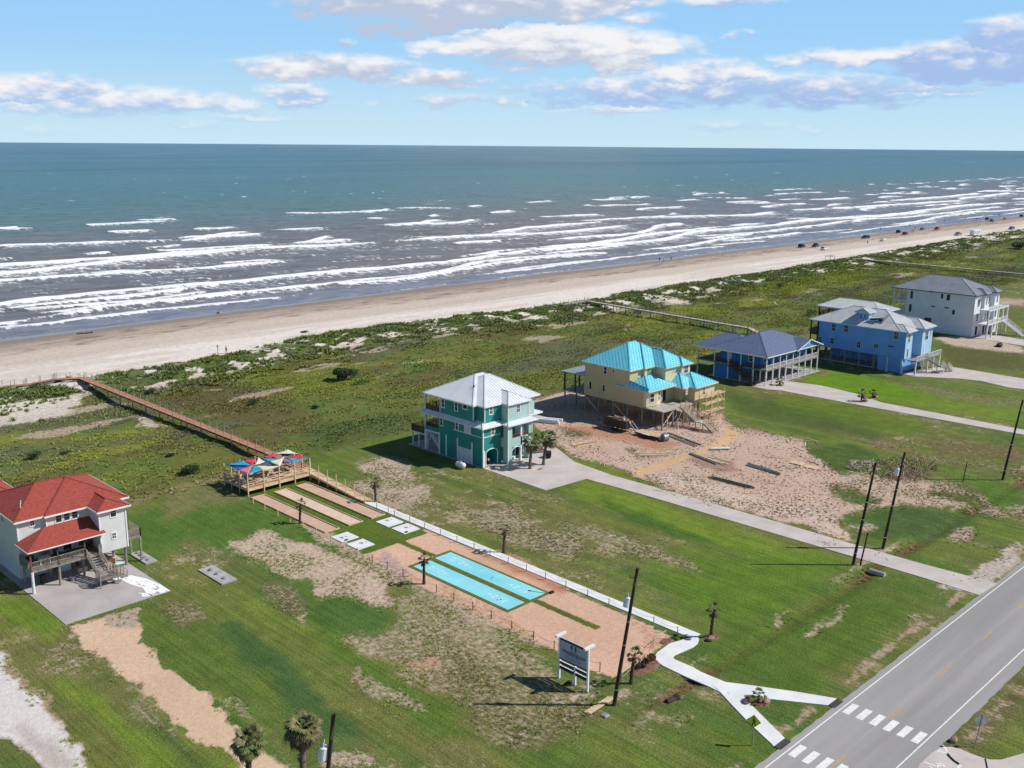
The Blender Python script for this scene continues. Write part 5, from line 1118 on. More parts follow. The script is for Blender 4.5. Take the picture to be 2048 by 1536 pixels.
at_ = MB(); at_.tube([(106.3+.95*math.cos(math.pi*k/8), 105.2, 2.0+.5*math.sin(math.pi*k/8)) for k in range(9)], .07, 6); at_.build('arch_trim', 'white_trim', h)
wall(h, 105.36, 107.2, 106.3, 106.9, .05, .5, 'white_trim', 'bench')
# third floor
wall(h, 100.64, 112.28, 108.84, 116.4, 6.21, 9.38, 'green_siding'); wall(h, 101.2, 104.75, 106.95, 108.83, 6.26, 9.36, 'green_siding'); wall(h, 104.76, 109.2, 105.55, 108.82, 6.19, 9.37, 'pale_green'); wall(h, 109.21, 112.2, 107.2, 108.83, 6.19, 9.35, 'pale_green')
hip_roof(h, (100.25, 112.95, 108.45, 120.25), 9.42, 12.4, 'metal_roof', 'x', (5.9, 5.1), seam=.55); hip_roof(h, (100.92, 112.9, 106.65, 119.0), 9.43, 12.45, 'metal_roof', 'x', (5.9, 5.1), seam=.55); hip_roof(h, (104.5, 109.5, 105.22, 114.0), 9.44, 10.72, 'metal_roof', 'y', (2.5, 2.5), seam=.55)
# skirt roofs between second and third floor
def lean(parent, pts, m_, th=.1, name='skirt_roof', seam=None):
    """pts: eave start, eave end, wall end, wall start"""
    b_ = MB(); P_ = [Vector(p) for p in pts]; n_ = len(P_); dn = Vector((0, 0, th)); b_.add(P_+[p-dn for p in P_], [tuple(range(n_)), tuple(reversed(range(n_, 2*n_)))]+[(i, n_+i, n_+(i+1) % n_, (i+1) % n_) for i in range(n_)])
    o = b_.build(name, m_, parent)
    if seam:
        s_ = MB(); d = P_[1]-P_[0]; m = int(d.length/seam)
        for k in range(1, m): a = P_[0]+d*(k/m); c = P_[3]+(P_[2]-P_[3])*(k/m); s_.bar(a+Vector((0, 0, .03)), c+Vector((0, 0, .03)), .045, .05)
        s_.build('standing_seams', m_, o)['kind'] = 'stuff'
    return o
lean(h, [(99.95, 120.9, 6.22), (99.95, 108.4, 6.22), (100.62, 108.4, 6.75), (100.62, 120.9, 6.75)], 'metal_roof', seam=.55)
hip_roof(h, (100.1, 104.7, 106.2, 110.2), 6.3, 7.5, 'metal_roof', 'x', seam=.5); hip_roof(h, (104.1, 110.6, 104.75, 109.4), 6.28, 7.3, 'metal_roof', 'x', seam=.5); hip_roof(h, (108.5, 114.1, 107.2, 112.5), 6.27, 7.2, 'metal_roof', 'x', seam=.5)
# rear porches
wall(h, 100.7, 112.2, 116.86, 120.2, 3.1, 3.35, 'white_trim', 'porch_floor'); wall(h, 100.7, 112.2, 116.86, 120.2, 6.3, 6.5, 'white_trim', 'porch_floor'); wall(h, 100.62, 100.75, 116.86, 120.1, 3.36, 3.95, 'green_siding', 'porch_wall')
wall(h, 101.5, 112, 116.87, 117.0, 3.4, 6.2, 'dark_rail', 'painted_porch_shade'); railing(h, (100.72, 116.9), (100.72, 120.15), 6.5, 'dark_rail', 1.0, .1); railing(h, (100.72, 120.15), (112.2, 120.15), 6.5, 'dark_rail', 1.0, .12); railing(h, (100.7, 116.9), (100.7, 120.15), 3.95, 'dark_rail', .6, .1); railing(h, (100.7, 120.2), (112.2, 120.2), 3.35, 'dark_rail', 1.0, .12)  # thin dark sheet painted as the shade inside the porch
posts(h, [(100.75, 120.1), (104.5, 120.1), (108.4, 120.1), (112.2, 120.1)], 3.1, 9.35, .13, 'white_post'); posts(h, [(100.8, 120.05)], .05, 3.1, .22, 'white_post', 'pier'); posts(h, [(104.5, 120.1), (108.4, 120.1), (112.2, 120.1)], .05, 3.1, .16, 'white_post')
wall(h, 100.7, 112, 120.3, 123.6, 2.2, 2.4, 'white_trim', 'rear_deck'); railing(h, (100.7, 120.3), (100.7, 123.55), 2.4, 'dark_rail', 1.1, .09); railing(h, (100.7, 123.55), (112, 123.55), 2.4, 'dark_rail', 1.1, .12); posts(h, [(100.8, 123.4), (100.8, 121.9), (104.5, 123.4), (108.4, 123.4)], .05, 2.2, .1, 'white_post')
stairs(h, (102.0, 119.6, 2.4), (102.0, 117.2, .1), 1.1, 'white_trim', name='porch_stairs')
stairs(h, (109.9, 106.2, 3.2), (113.4, 106.2, .1), 1.2, 'brown_rail', name='entrance_stairs')
for pt_, w_, hh_, ml in (((490, 490), .55, 1.25, (0, 1)), ((640, 530), .55, 1.25, (0, 1)), ((740, 532), .85, .62, (0, 0)), ((472, 695), .55, 1.35, (0, 1)), ((648, 745), .55, 1.3, (0, 1))): winpx(h, '-x', 100.6 if pt_[1] > 600 else 100.64, c3(*pt_), w_, hh_, mull=ml, tw=.13)
winpx(h, '-x', 100.6, c3(768, 782), 1.25, 1.35, mull=(0, 0), tw=.13, glass='teal_door'); winpx(h, '-y', 106.95, c3(1035, 572), .62, 1.15, tw=.13); winpx(h, '-y', 106.7, c3(1055, 808), .62, 1.1, tw=.13); winpx(h, '-y', 105.55, c3(1345, 550), .62, 1.15, tw=.12)
gd = MB(); gd.box(100.55, 100.595, 109.2, 112.2, .05, 2.25); g_ = gd.build('garage_door', 'teal_door', h); gl = MB()
for k in range(1, 4): gl.box(100.54, 100.549, 109.2, 112.2, .05+k*.55-.015, .05+k*.55+.015)
gl.build('panel_joint', 'white_trim', g_)
for y in (109.05, 112.35, 115.0, 116.65): wall(h, 100.53, 100.597, y-.12, y+.12, .05, 3.5, 'white_trim', 'trim_board')
wall(h, 100.56, 100.597, 106.8, 113.3, 4.62, 4.74, 'white_trim', 'belt_trim'); wall(h, 100.8, 104.2, 106.65, 106.697, 4.62, 4.74, 'white_trim', 'belt_trim')
cornerboards(h, [(100.64, 106.7)], .05, 6.1, r=.09); cornerboards(h, [(100.66, 108.84)], 6.9, 9.2); cornerboards(h, [(101.2, 106.95), (104.78, 105.55), (109.2, 105.55)], 6.9, 9.2); cornerboards(h, [(104.46, 105.2), (109.6, 105.2)], .05, 6.05, r=.08); cornerboards(h, [(100.64, 116.4)], 6.9, 9.2)
wall(h, 100.45, 100.85, 106.45, 106.62, .05, 2.6, 'white_trim', 'pier')
vt = MB(); vt.cyl((103.6, 111.9, 11.0), (103.6, 111.9, 11.45), .12, .12, 8); vt.build('roof_vent', 'black_plastic', h)
t_ = thing('motorcycle', 'white motorcycle parked inside the arched garage of the green house', 'motorcycle', (102.4, 108.0, .05))
for y in (107.35, 108.65): MB().cyl((102.34, y, .38), (102.46, y, .38), .32, .32, 14).build('wheel', 'rubber', t_)
b_ = MB(); b_.blob((102.4, 108.0, .8), .18, .5, .22, 10, 6, 2, .1); b_.box(102.25, 102.55, 107.2, 107.35, .6, 1.0); b_.build('body', 'white_plastic', t_); MB().bar((102.05, 107.5, 1.05), (102.75, 107.5, 1.05), .04).build('handlebar', 'black_plastic', t_)
# gas tank beside it
t_ = thing('propane_tank', 'white horizontal propane tank on the grass beside the green house', 'tank', (98.7, 108.3, 0)); q = G(*c3(690, 1235)); b_ = MB(); L_ = .95; tx, ty = q.x, q.y
prof = [(-L_, .05), (-L_*.96, .22), (-L_*.85, .36), (-L_*.7, .43), (0, .44), (L_*.7, .43), (L_*.85, .36), (L_*.96, .22), (L_, .05)]
for (a, r0), (c, r1) in zip(prof[:-1], prof[1:]): b_.cyl((tx, ty+a, .62), (tx, ty+c, .62), r0, r1, 14, False)
t_.location = (tx, ty, 0); ORG[t_.name] = Vector((tx, ty, 0)); b_.build('vessel', 'white_plastic', t_, True); MB().cyl((tx, ty, 1.04), (tx, ty, 1.25), .18, .16, 12).build('dome', 'galv', t_)
for y in (-.5, .5): MB().box(tx-.25, tx+.25, ty+y-.06, ty+y+.06, 0, .24).build('saddle', 'galv', t_)
t_ = thing('concrete_ring', 'dark tyre-shaped ring standing on the drive of the green house', 'tyre', (109.8, 99.6, 0)); q = G(1097, 916); b_ = MB(); cx, cy = q.x, q.y; t_.location = (cx, cy, 0); ORG[t_.name] = Vector((cx, cy, 0))
for k in range(20):
    a0 = 2*math.pi*k/20; a1 = 2*math.pi*(k+1)/20
    for (r0, r1, d0, d1) in ((.6, .6, -.35, .35), (.42, .42, .35, -.35), (.42, .6, -.35, -.35), (.6, .42, .35, .35)):
        n_ = Vector((.55, -.83, 0)); s_ = Vector((.83, .55, 0)); f = lambda r, a, d: Vector((cx, cy, .62))+s_*r*math.cos(a)+Vector((0, 0, r*math.sin(a)))+n_*d
        b_.add([f(r0, a0, d0), f(r0, a1, d0), f(r1, a1, d1), f(r1, a0, d1)], [(0, 1, 2, 3)])
b_.build('ring', 'rubber', t_)
# ------------------------------------------------------------------ yellow house under construction
mt, t, b = newmat('underlay'); v = posn(t)
sp_ = t.nodes.new('ShaderNodeSeparateXYZ'); t.links.new(posn(t, (8.2, 8.2, 1)), sp_.inputs[0])
dot = smooth(mathn('ADD', mathn('MULTIPLY', mathn('SINE', sp_.outputs[0]), mathn('SINE', sp_.outputs[1])), mathn('MULTIPLY', mathn('SUBTRACT', noise(v, 5.0, 2, .6, t), .5), .9)), .30, .55, t)
base = mixc(smooth(noise(v, .8, 4, .6, t), .3, .7, t), (.20, .64, .76), (.15, .56, .70), t)
t.links.new(mixc(mathn('MULTIPLY', dot, .85), base, (.035, .22, .30), t), b.inputs['Base Color']); b.inputs['Roughness'].default_value = .45
ln = noise(posn(t, (1, 1, 3)), 2.2, 3, .5, t); bump(t, b, ln, .25, .08)
c4 = cr(1060, 660, 4.876)
h = thing('house', 'yellow two-storey house under construction with bright blue roof membrane on piles', 'house', (143, 110, 0))
wall(h, 136.6, 150.2, 104.5, 118.0, 3.5, 6.395, 'yellow_siding'); wall(h, 136.6, 149.5, 107.6, 117.9, 6.4, 9.46, 'yellow_siding')
wall(h, 140.15, 143.0, 107.1, 107.595, 6.4, 9.45, 'yellow_pale'); wall(h, 142.95, 147.05, 104.65, 107.59, 6.4, 9.44, 'yellow_pale'); wall(h, 147.06, 149.6, 104.15, 107.58, 6.4, 9.43, 'yellow_pale')  # paler yellow puts sunlight into the colour of front walls and bay
bp = MB(); bp.prism([(136.75, 104.49), (137.0, 104.1), (139.3, 103.5), (140.9, 104.0), (141.2, 104.49)], 3.45, 6.2); bp.build('bay_wall', 'yellow_pale', h)
wall(h, 145.3, 147.5, 102.7, 104.49, 3.4, 6.1, 'yellow_siding'); wall(h, 146.2, 152.2, 100.45, 104.48, 3.38, 6.08, 'yellow_pale') if False else wall(h, 147.51, 152.2, 100.45, 104.48, 3.38, 6.08, 'yellow_pale'); wall(h, 146.2, 147.505, 100.46, 102.69, 3.38, 6.07, 'yellow_siding')
hip_roof(h, (136.15, 150.05, 107.2, 118.35), 9.5, 12.95, 'underlay', 'x', (6.2, 5.6), 'yellow_pale'); hip_roof(h, (139.8, 150.0, 106.75, 117.5), 9.51, 12.6, 'underlay', 'y', (5.0, 5.0), 'yellow_pale'); hip_roof(h, (142.55, 149.95, 104.25, 114.5), 9.52, 11.85, 'underlay', 'y', (3.7, 3.7), 'yellow_pale'); hip_roof(h, (146.75, 149.98, 103.75, 112.0), 9.53, 10.6, 'underlay', 'y', (1.6, 1.6), 'yellow_pale')
hip_roof(h, (136.3, 144.8, 103.1, 110.2), 6.42, 8.1, 'underlay', 'x', (3.5, 3.5), 'yellow_pale'); hip_roof(h, (143.9, 149.4, 101.35, 108.6), 6.15, 8.0, 'underlay', 'y', (2.8, 2.8), 'yellow_pale'); hip_roof(h, (145.75, 152.6, 99.95, 107.0), 6.16, 7.9, 'underlay', 'x', (3.2, 3.2), 'yellow_pale')
lean(h, [(136.3, 108.6, 6.4), (136.3, 103.3, 6.4), (136.65, 103.3, 6.9), (136.65, 107.5, 7.7)], 'underlay')
for pt_, w_, hh_, ml in (((735, 395), .62, 1.25, (0, 1)), ((817, 402), .35, .6, (0, 1)), ((590, 538), .5, 1.35, (0, 0)), ((720, 568), .45, 1.2, (0, 0))): winpx(h, '-x', 136.6, c4(*pt_), w_, hh_, mull=ml, tw=.1 if pt_[1] < 500 else .03, glass='glass' if pt_[1] < 500 else 'dark_void')
window(h, '-y', 107.1, 141.2, 8.4, .6, 1.5, glass='dark_void', tw=.04); window(h, '-y', 107.1, 142.4, 8.5, .45, 1.0); window(h, '-y', 104.65, 145.4, 8.6, .3, .8); window(h, '-y', 104.65, 146.5, 8.6, .3, .8); window(h, '-y', 104.15, 148.4, 8.45, 1.1, 1.3, mull=(1, 1))
def slantwin(a, c, z0, z1):
    a = Vector((*a, 0)); c = Vector((*c, 0)); u = (c-a).normalized(); n = Vector((u.y, -u.x, 0)); b_ = MB(); o = n*.02
    for p_, q_ in ((a+Vector((0, 0, z0)), c+Vector((0, 0, z0))), (a+Vector((0, 0, z1)), c+Vector((0, 0, z1))), (a+Vector((0, 0, (z0+z1)/2)), c+Vector((0, 0, (z0+z1)/2))), (a+Vector((0, 0, z0)), a+Vector((0, 0, z1))), (c+Vector((0, 0, z0)), c+Vector((0, 0, z1)))): b_.bar(p_+o, q_+o, .08)
    w_ = b_.build('window', 'white_trim', h); g_ = MB(); g_.add([a+o*.6+Vector((0, 0, z0)), c+o*.6+Vector((0, 0, z0)), c+o*.6+Vector((0, 0, z1)), a+o*.6+Vector((0, 0, z1))], [(0, 1, 2, 3)]); g_.build('pane', 'glass', w_)
slantwin((137.75, 103.905), (138.65, 103.67), 4.2, 5.7); slantwin((139.75, 103.64), (140.45, 103.86), 4.2, 5.7)
winpx(h, '-y', 100.46, c4(1527, 600), .35, .9); winpx(h, '-y', 100.45, c4(1695, 595), .5, 1.25, tw=.06); window(h, '-y', 104.5, 142.6, 4.5, 1.0, 2.0, name='door', mull=(0, 0), glass='dark_void', tw=.05)
wall(h, 136.9, 146.15, 100.35, 104.48, 3.15, 3.36, 'deck_grey', 'front_deck'); wall(h, 136.7, 150.1, 104.52, 117.95, 3.28, 3.49, 'pale_wood', 'floor_frame')
wall(h, 136.65, 150, 118.02, 123.2, 3.1, 3.3, 'deck_grey', 'rear_deck'); wall(h, 136.3, 150.3, 117.95, 123.6, 6.7, 6.86, 'metal_roof_dark', 'porch_roof'); posts(h, [(136.85, 123.0), (141, 123.0), (145.5, 123.0), (149.8, 123.0), (136.85, 120.4)], 3.3, 6.7, .12, 'dark_wood')
pl = [(x, y) for x in (136.85, 140.1, 143.4, 146.7, 149.9) for y in (104.8, 108.0, 111.3, 114.6, 117.8, 122.9)]+[(x, 100.6) for x in (137.1, 140.1, 143.2, 146.0)]+[(147.8, 100.8), (151.9, 100.8), (151.9, 104.2)]
posts(h, pl, -.2, 3.12, .15, 'grey_wood', 'piling', True)
bm_ = MB()
for y in (104.8, 108, 111.3, 114.6, 117.8): bm_.box(136.7, 150, y-.09, y+.09, 2.95, 3.27)
bm_.build('floor_beam', 'grey_wood', h)
for k, (a, c) in enumerate((((136.85, 114.6, .6), (136.85, 117.8, 2.9)), ((136.85, 108.0, .6), (136.85, 111.3, 2.9)), ((137.1, 100.6, .6), (140.1, 100.6, 2.9)))): MB().bar(a, c, .06, .2).build('cross_brace', 'pale_wood', h)
stairs(h, (142.6, 100.3, 3.3), (142.6, 97.2, 1.45), 1.5, 'deck_grey', railm='pale_wood', name='front_stairs'); wall(h, 141.7, 143.5, 95.4, 97.15, 1.3, 1.42, 'deck_grey', 'stair_landing'); posts(h, [(141.8, 95.5), (143.4, 95.5), (143.4, 97), (141.8, 97)], -.1, 1.3, .07, 'pale_wood', 'landing_post'); stairs(h, (142.6, 95.4, 1.4), (142.6, 93.3, .0), 1.5, 'deck_grey', railm='pale_wood', name='front_stairs')
# wooden scaffold
sf = thing('scaffold', 'raw timber scaffold with braces against the garage wall of the yellow house', 'scaffold', (149.5, 99.5, 0)); rs = random.Random(5)
for x in (146.6, 148.3, 150.2, 152.3):
    for y in (98.3, 99.7): MB().bar((x, y, -.2), (x+rs.uniform(-.1, .1), y+rs.uniform(-.1, .1), 5.3+rs.uniform(-.5, .4)), .09).build('upright', 'pale_wood', sf)
for z in (1.6, 3.2, 4.6):
    MB().bar((146.4, 98.3, z), (152.5, 98.3, z+.1), .05, .14).build('ledger', 'new_wood', sf); MB().bar((146.4, 99.7, z), (152.5, 99.7, z), .05, .14).build('ledger', 'new_wood', sf)
    for k in range(3): MB().box(146.5, 152.4, 98.4+k*.42, 98.75+k*.42, z+.1, z+.14).build('plank', 'pale_wood', sf)
for a, c in (((146.6, 98.2, .2), (148.3, 98.2, 3.1)), ((150.2, 98.2, .2), (148.3, 98.2, 3.1)), ((152.3, 98.2, 3.0), (150.2, 98.2, 5.0)), ((147.0, 96.6, 0), (148.3, 98.2, 2.6)), ((150.9, 96.5, 0), (150.2, 98.2, 2.4))): MB().bar(a, c, .05, .12).build('brace', 'pale_wood', sf)
for k, ((xa, ya, za), (xb, yb, zb), m_) in enumerate([((rs.uniform(137, 145), rs.uniform(98, 101), 0), (rs.uniform(137, 145), rs.uniform(98.5, 101.5), rs.uniform(1.6, 2.9)), rs.choice(('pale_wood', 'grey_wood', 'white_post'))) for _ in range(13)]):
    b_ = MB(); d = Vector((xb-xa, yb-ya, zb)).normalized(); b_.bar((xa, ya, za), (xa+(xb-xa)*.35, ya+(yb-ya)*.35, zb), .07, .1); tag(b_.build('timber_prop', m_), 'loose timber prop leaning under the front deck of the yellow house', 'prop', 'props under the yellow house deck')
# ------------------------------------------------------------------ trailers and building material on the site
def wheel(x, y, r=.36, w=.22, dx=1, dy=0):
    b_ = MB(); n = Vector((dx, dy, 0)).normalized(); c = Vector((x, y, r)); b_.cyl(c-n*w/2, c+n*w/2, r, r, 16); return b_
def tl_at(px_, py_): return G(*c4(px_, py_))
a = tl_at(690, 985); e = tl_at(905, 1000); ln = 4.6
t_ = thing('dump_trailer', 'black high-sided dump trailer heaped with rubble beside the yellow house', 'trailer', (132.0, 106.6, 0)); X_, Y_ = 132.0, 105.9
for s_, (x0, x1, y0, y1) in enumerate(((130.9, 131.0, 103.6, 108.4), (133.0, 133.1, 103.6, 108.4), (131.001, 132.999, 103.6, 103.7), (131.001, 132.999, 108.3, 108.4))): MB().box(x0, x1, y0, y1, .75, 2.05).build('side_panel', 'black_plastic', t_)
MB().box(131.0, 133.0, 103.7, 108.3, .65, .78).build('floor', 'black_plastic', t_)
rb = MB(); rb_ = random.Random(6)
rb.blob((132, 106, 1.65), .98, 2.25, .65, 14, 8, 3, .5, True); rb.build('rubble_heap', 'rock', t_)
for k in range(9):
    x, y = rb_.uniform(131.3, 132.7), rb_.uniform(104.2, 107.8); MB().bar((x, y, 2.0), (x+rb_.uniform(-.7, .7), y+rb_.uniform(-.8, .8), 2.25), .12, .05).build('scrap_board', rb_.choice(('pale_wood', 'white_plastic', 'new_wood')), t_)
for y in (105.4, 106.3, ):
    for x in (130.78, 133.22): wheel(x, y).build('wheel', 'rubber', t_)
MB().bar((131.3, 103.6, .7), (132, 102.3, .6), .1).add([], []).bar((132.7, 103.6, .7), (132, 102.3, .6), .1).build('drawbar', 'black_plastic', t_)
t_ = thing('flatbed_trailer', 'pale low flatbed trailer with round spool at its end beside the dump trailer', 'trailer', (132.5, 99.2, 0))
for k in range(7): MB().box(131.3+k*.3, 131.3+k*.3+.28, 97.0, 102.0, .62, .68).build('deck_plank', 'pale_wood', t_)
for bx_ in ((131.25, 131.33, 96.95, 102.05), (133.37, 133.45, 96.95, 102.05)): MB().box(*bx_, .45, .61).build('frame_rail', 'black_plastic', t_)
for y in (99.0, 99.9):
    for x in (131.1, 133.6): wheel(x, y, .33).build('wheel', 'rubber', t_)
    for x in (131.1, 133.6): MB().box(x-.14, x+.14, y-.42, y+.42, .70, .74).build('mudguard', 'white_plastic', t_)
MB().bar((132.3, 101.9, .68), (132.3, 103.4, 2.0), .08).add([], []).bar((131.5, 101.9, .68), (131.5, 103.3, 1.9), .08).build('loading_ramp', 'steel_grey', t_)
sp = MB(); sp.cyl((131.9, 96.5, .62), (132.6, 96.3, .62), .62, .62, 20); sp.cyl((131.85, 96.515, .62), (131.9, 96.5, .62), .66, .66, 20); sp.cyl((132.6, 96.3, .62), (132.66, 96.285, .62), .66, .66, 20)
tag(sp.build('cable_spool', 'steel_grey'), 'grey round cable spool standing behind the flatbed trailer', 'spool')
def pile(name, lb, pts, m_, n, w=.18, hgt=.05, length=None, cat='lumber', seed=1, cyl=False, jit=.35):
    """loose bundle between two photograph points on the ground"""
    a, e = G(*pts[0]), G(*pts[1]); r = random.Random(seed); t_ = thing(name, lb, cat, tuple((a+e)/2)); d = (e-a); s = Vector((-d.y, d.x, 0)).normalized()
    for k in range(n):
        o = s*((k % max(1, n//2))-n/4)*w*1.25; z = .03+(hgt*1.02 if k >= n//2 and n > 3 else 0); j = Vector((r.uniform(-jit, jit), r.uniform(-jit, jit), 0)); j2 = Vector((r.uniform(-jit, jit), r.uniform(-jit, jit), 0))*.3
        b_ = MB()
        if cyl: b_.cyl(a+o+j+Vector((0, 0, z+w/2)), e+o+j+j2+Vector((0, 0, z+w/2)), w/2, w/2, 8)
        else: b_.bar(a+o+j+Vector((0, 0, z+hgt/2)), e+o+j+j2+Vector((0, 0, z+hgt/2)), w, hgt)
        b_.build('pipe' if cyl else 'board', m_, t_)
    return t_
pile('lumber_stack', 'stack of pale new boards between the green house drive and the dump trailer', [c4(420, 1135), c4(640, 1095)], 'new_wood', 8, .28, .09, seed=3)
pile('lumber_stack', 'few pale boards lying on red soil near the sandy track', [c4(1045, 1215), c4(1320, 1215)], 'new_wood', 5, .2, .08, seed=4, jit=.5)
pile('lumber_stack', 'row of long grey boards beside the flatbed trailer', [c4(1330, 1010), c4(1640, 1130)], 'grey_wood', 7, .2, .08, seed=5, jit=.6)
pile('lumber_stack', 'white boards with a dark end piece across from the track', [c4(1760, 1165), c4(1950, 1160)], 'white_post', 5, .25, .15, seed=6)
pile('lumber_stack', 'scattered yellow boards beside the dark soil patch', [c8(1010, 335), c8(1140, 365)], 'new_wood', 9, .18, .06, seed=7, jit=.9)
pile('pipe_stack', 'stack of long grey plastic pipes on bare ground near the drive', [c8(1070, 455), c8(1310, 515)], 'sail_grey', 8, .12, .12, cat='pipes', seed=8, cyl=True, jit=.5)
pile('pipe_stack', 'smaller stack of grey pipes nearer the plywood sheets', [c8(1275, 380), c8(1465, 438)], 'steel_grey', 6, .16, .16, cat='pipes', seed=9, cyl=True, jit=.4)
pile('lumber_stack', 'white wrapped material lying in the shade between green and yellow houses', [c4(40, 885), c4(290, 910)], 'white_plastic', 4, .5, .35, seed=10)
pile('lumber_stack', 'long thin timbers at the edge of the track by the dark soil', [c8(940, 315), c8(1100, 375)], 'grey_wood', 4, .12, .1, seed=12, jit=.5)
for k, (q, lb) in enumerate(((c8(1565, 372), 'flat plywood sheet nearer the grey pipes'), (c8(1645, 395), 'flat plywood sheet nearer the green weeds'))):
    p_ = G(*q); b_ = MB(); b_.prism([(p_.x-.7, p_.y-1.0), (p_.x+.8, p_.y-.9), (p_.x+.7, p_.y+1.0), (p_.x-.8, p_.y+.95)], .02, .14); tag(b_.build('plywood_sheet', 'new_wood'), lb, 'plywood', 'plywood sheets on the building site')
rd = random.Random(11); scraps = []
for k in range(46):
    x, y = rd.uniform(1090, 1480), rd.uniform(850, 940)
    if k > 30: x, y = rd.uniform(1500, 1640), rd.uniform(880, 950)
    p_ = G(x, y)
    if p_.x > 136 and p_.y > 100 and p_.x < 151: continue
    a = rd.uniform(0, 3.1); l_ = rd.uniform(.35, 1.4); b_ = MB(); b_.bar((p_.x-math.cos(a)*l_, p_.y-math.sin(a)*l_, .04), (p_.x+math.cos(a)*l_, p_.y+math.sin(a)*l_, .06+rd.uniform(0, .1)), rd.uniform(.07, .15), .05)
    tag(b_.build('scrap_board', rd.choice(('pale_wood', 'grey_wood', 'pale_wood', 'white_post', 'pale_branch'))), 'loose scrap board lying on the bare soil of the building site', 'board', 'scrap boards on the building site')
# ------------------------------------------------------------------ blue house with shingle roof
cb5 = cr(1380, 540, 5.689)
h = thing('house', 'bright blue one-storey house on white posts with slate-blue shingle roof and wraparound porch', 'house', (189, 112, 0))
wall(h, 181.0, 199.2, 108.6, 118.3, 3.3, 6.0, 'blue_wall'); wall(h, 178.75, 199.8, 105.8, 123, 3.02, 3.29, 'grey_wood', 'porch_floor'); wall(h, 178.95, 186, 114.9, 118.3, .05, 3.0, 'blue_wall'); wall(h, 186.01, 196, 114.95, 118.2, .05, 2.99, 'blue_wall', 'lower_wall')
hip_roof(h, (178.35, 200.2, 105.5, 120.2), 6.08, 9.25, 'blue_shingle', 'x', (8.4, 8.2), 'white_post'); hip_roof(h, (178.38, 192.0, 111.0, 123.4), 6.07, 8.5, 'blue_shingle', 'y', (5.5, 3.2), 'white_post')
g_ = MB(); gx0, gx1, gy, ga = 189.4, 200.25, 105.35, 7.75; xm = (gx0+gx1)/2
for s_, xe in ((-1, gx0), (1, gx1)):
    a = [(xe, gy-.25, 5.95), (xm, gy-.25, ga), (xm, 111.5, ga), (xe, 111.5, 5.95)]; g_.add([*a, *[(x, y, z-.12) for x, y, z in a]], [(0, 1, 2, 3) if s_ < 0 else (3, 2, 1, 0), (7, 6, 5, 4) if s_ < 0 else (4, 5, 6, 7), (0, 4, 5, 1), (2, 6, 7, 3), (0, 3, 7, 4)])
g_.build('gable_roof', 'blue_shingle', h); gw = MB(); gw.add([(gx0+.4, gy+.15, 6.0), (gx1-.4, gy+.15, 6.0), (xm, gy+.15, ga-.2)], [(0, 1, 2)]); gw.build('gable_wall', 'blue_wall_light', h)
gt = MB(); gt.bar((gx0, gy-.27, 5.9), (xm, gy-.27, ga-.05), .05, .2); gt.bar((gx1, gy-.27, 5.9), (xm, gy-.27, ga-.05), .05, .2); gt.build('fascia', 'white_trim', h); gv = MB(); gv.cyl((xm, gy+.14, 7.0), (xm, gy+.1, 7.0), .28, .28, 16); gv.build('gable_vent', 'white_trim', h)
fp = [(178.85, y) for y in (122.6, 118.4, 115.0, 112.0, 109.0)]+[(x, 105.95) for x in (178.85, 181.4, 184, 186.5, 189.2, 191.8, 194.4, 197.0, 199.6)]
posts(h, fp, 3.3, 6.05, .09, 'white_post'); posts(h, fp+[(x, 108.8) for x in (181.4, 184, 186.5, 189.2, 191.8, 194.4, 197.0, 199.6)]+[(199.6, 112), (199.6, 115)], -.1, 3.02, .11, 'white_post', 'piling')
railing(h, (178.85, 105.95), (199.6, 105.95), 3.3, 'white_post', .9, .16, post=False); railing(h, (178.85, 105.95), (178.85, 110.8), 3.3, 'dark_rail', .9, .16, post=False); railing(h, (178.85, 113.8), (178.85, 122.6), 3.3, 'dark_rail', .9, .16, post=False)
stairs(h, (178.2, 113.2, 3.25), (177.4, 107.6, .05), 1.2, 'dark_wood', railm='dark_rail', name='side_stairs'); wall(h, 177.4, 178.74, 112.4, 114.2, 3.0, 3.25, 'dark_wood', 'stair_landing')
for x in (182.6, 185.6): window(h, '-y', 108.6, x, 4.7, 1.1 if x < 184 else .8, 1.4, mull=(1, 1))
window(h, '-y', 108.6, 188.4, 4.7, .9, 1.4); window(h, '-y', 108.6, 191.5, 4.4, .9, 2.0, name='door', mull=(0, 0)); window(h, '-y', 108.6, 195.0, 4.6, 1.2, 1.5); window(h, '-x', 181.0, 111.0, 4.7, .8, 1.3); window(h, '-x', 181.0, 116.2, 4.5, .9, 1.9, name='door', mull=(0, 0), glass='teal_door')
for k, (x, y) in enumerate(((187.4, 106.7), (193.0, 106.6), (196.0, 106.6), (183.0, 106.7))):
    o = chair('porch_chair', 'blue_pale'); o.location = (x, y, 3.3); o['label'] = ('light blue porch chair in front of the wide window of the blue shingled house', 'light blue porch chair under the gable beside the blue house door', 'light blue porch chair at the far post under the gable', 'light blue porch chair at the corner post of the blue porch')[k]; o['group'] = 'chairs on the blue porch'
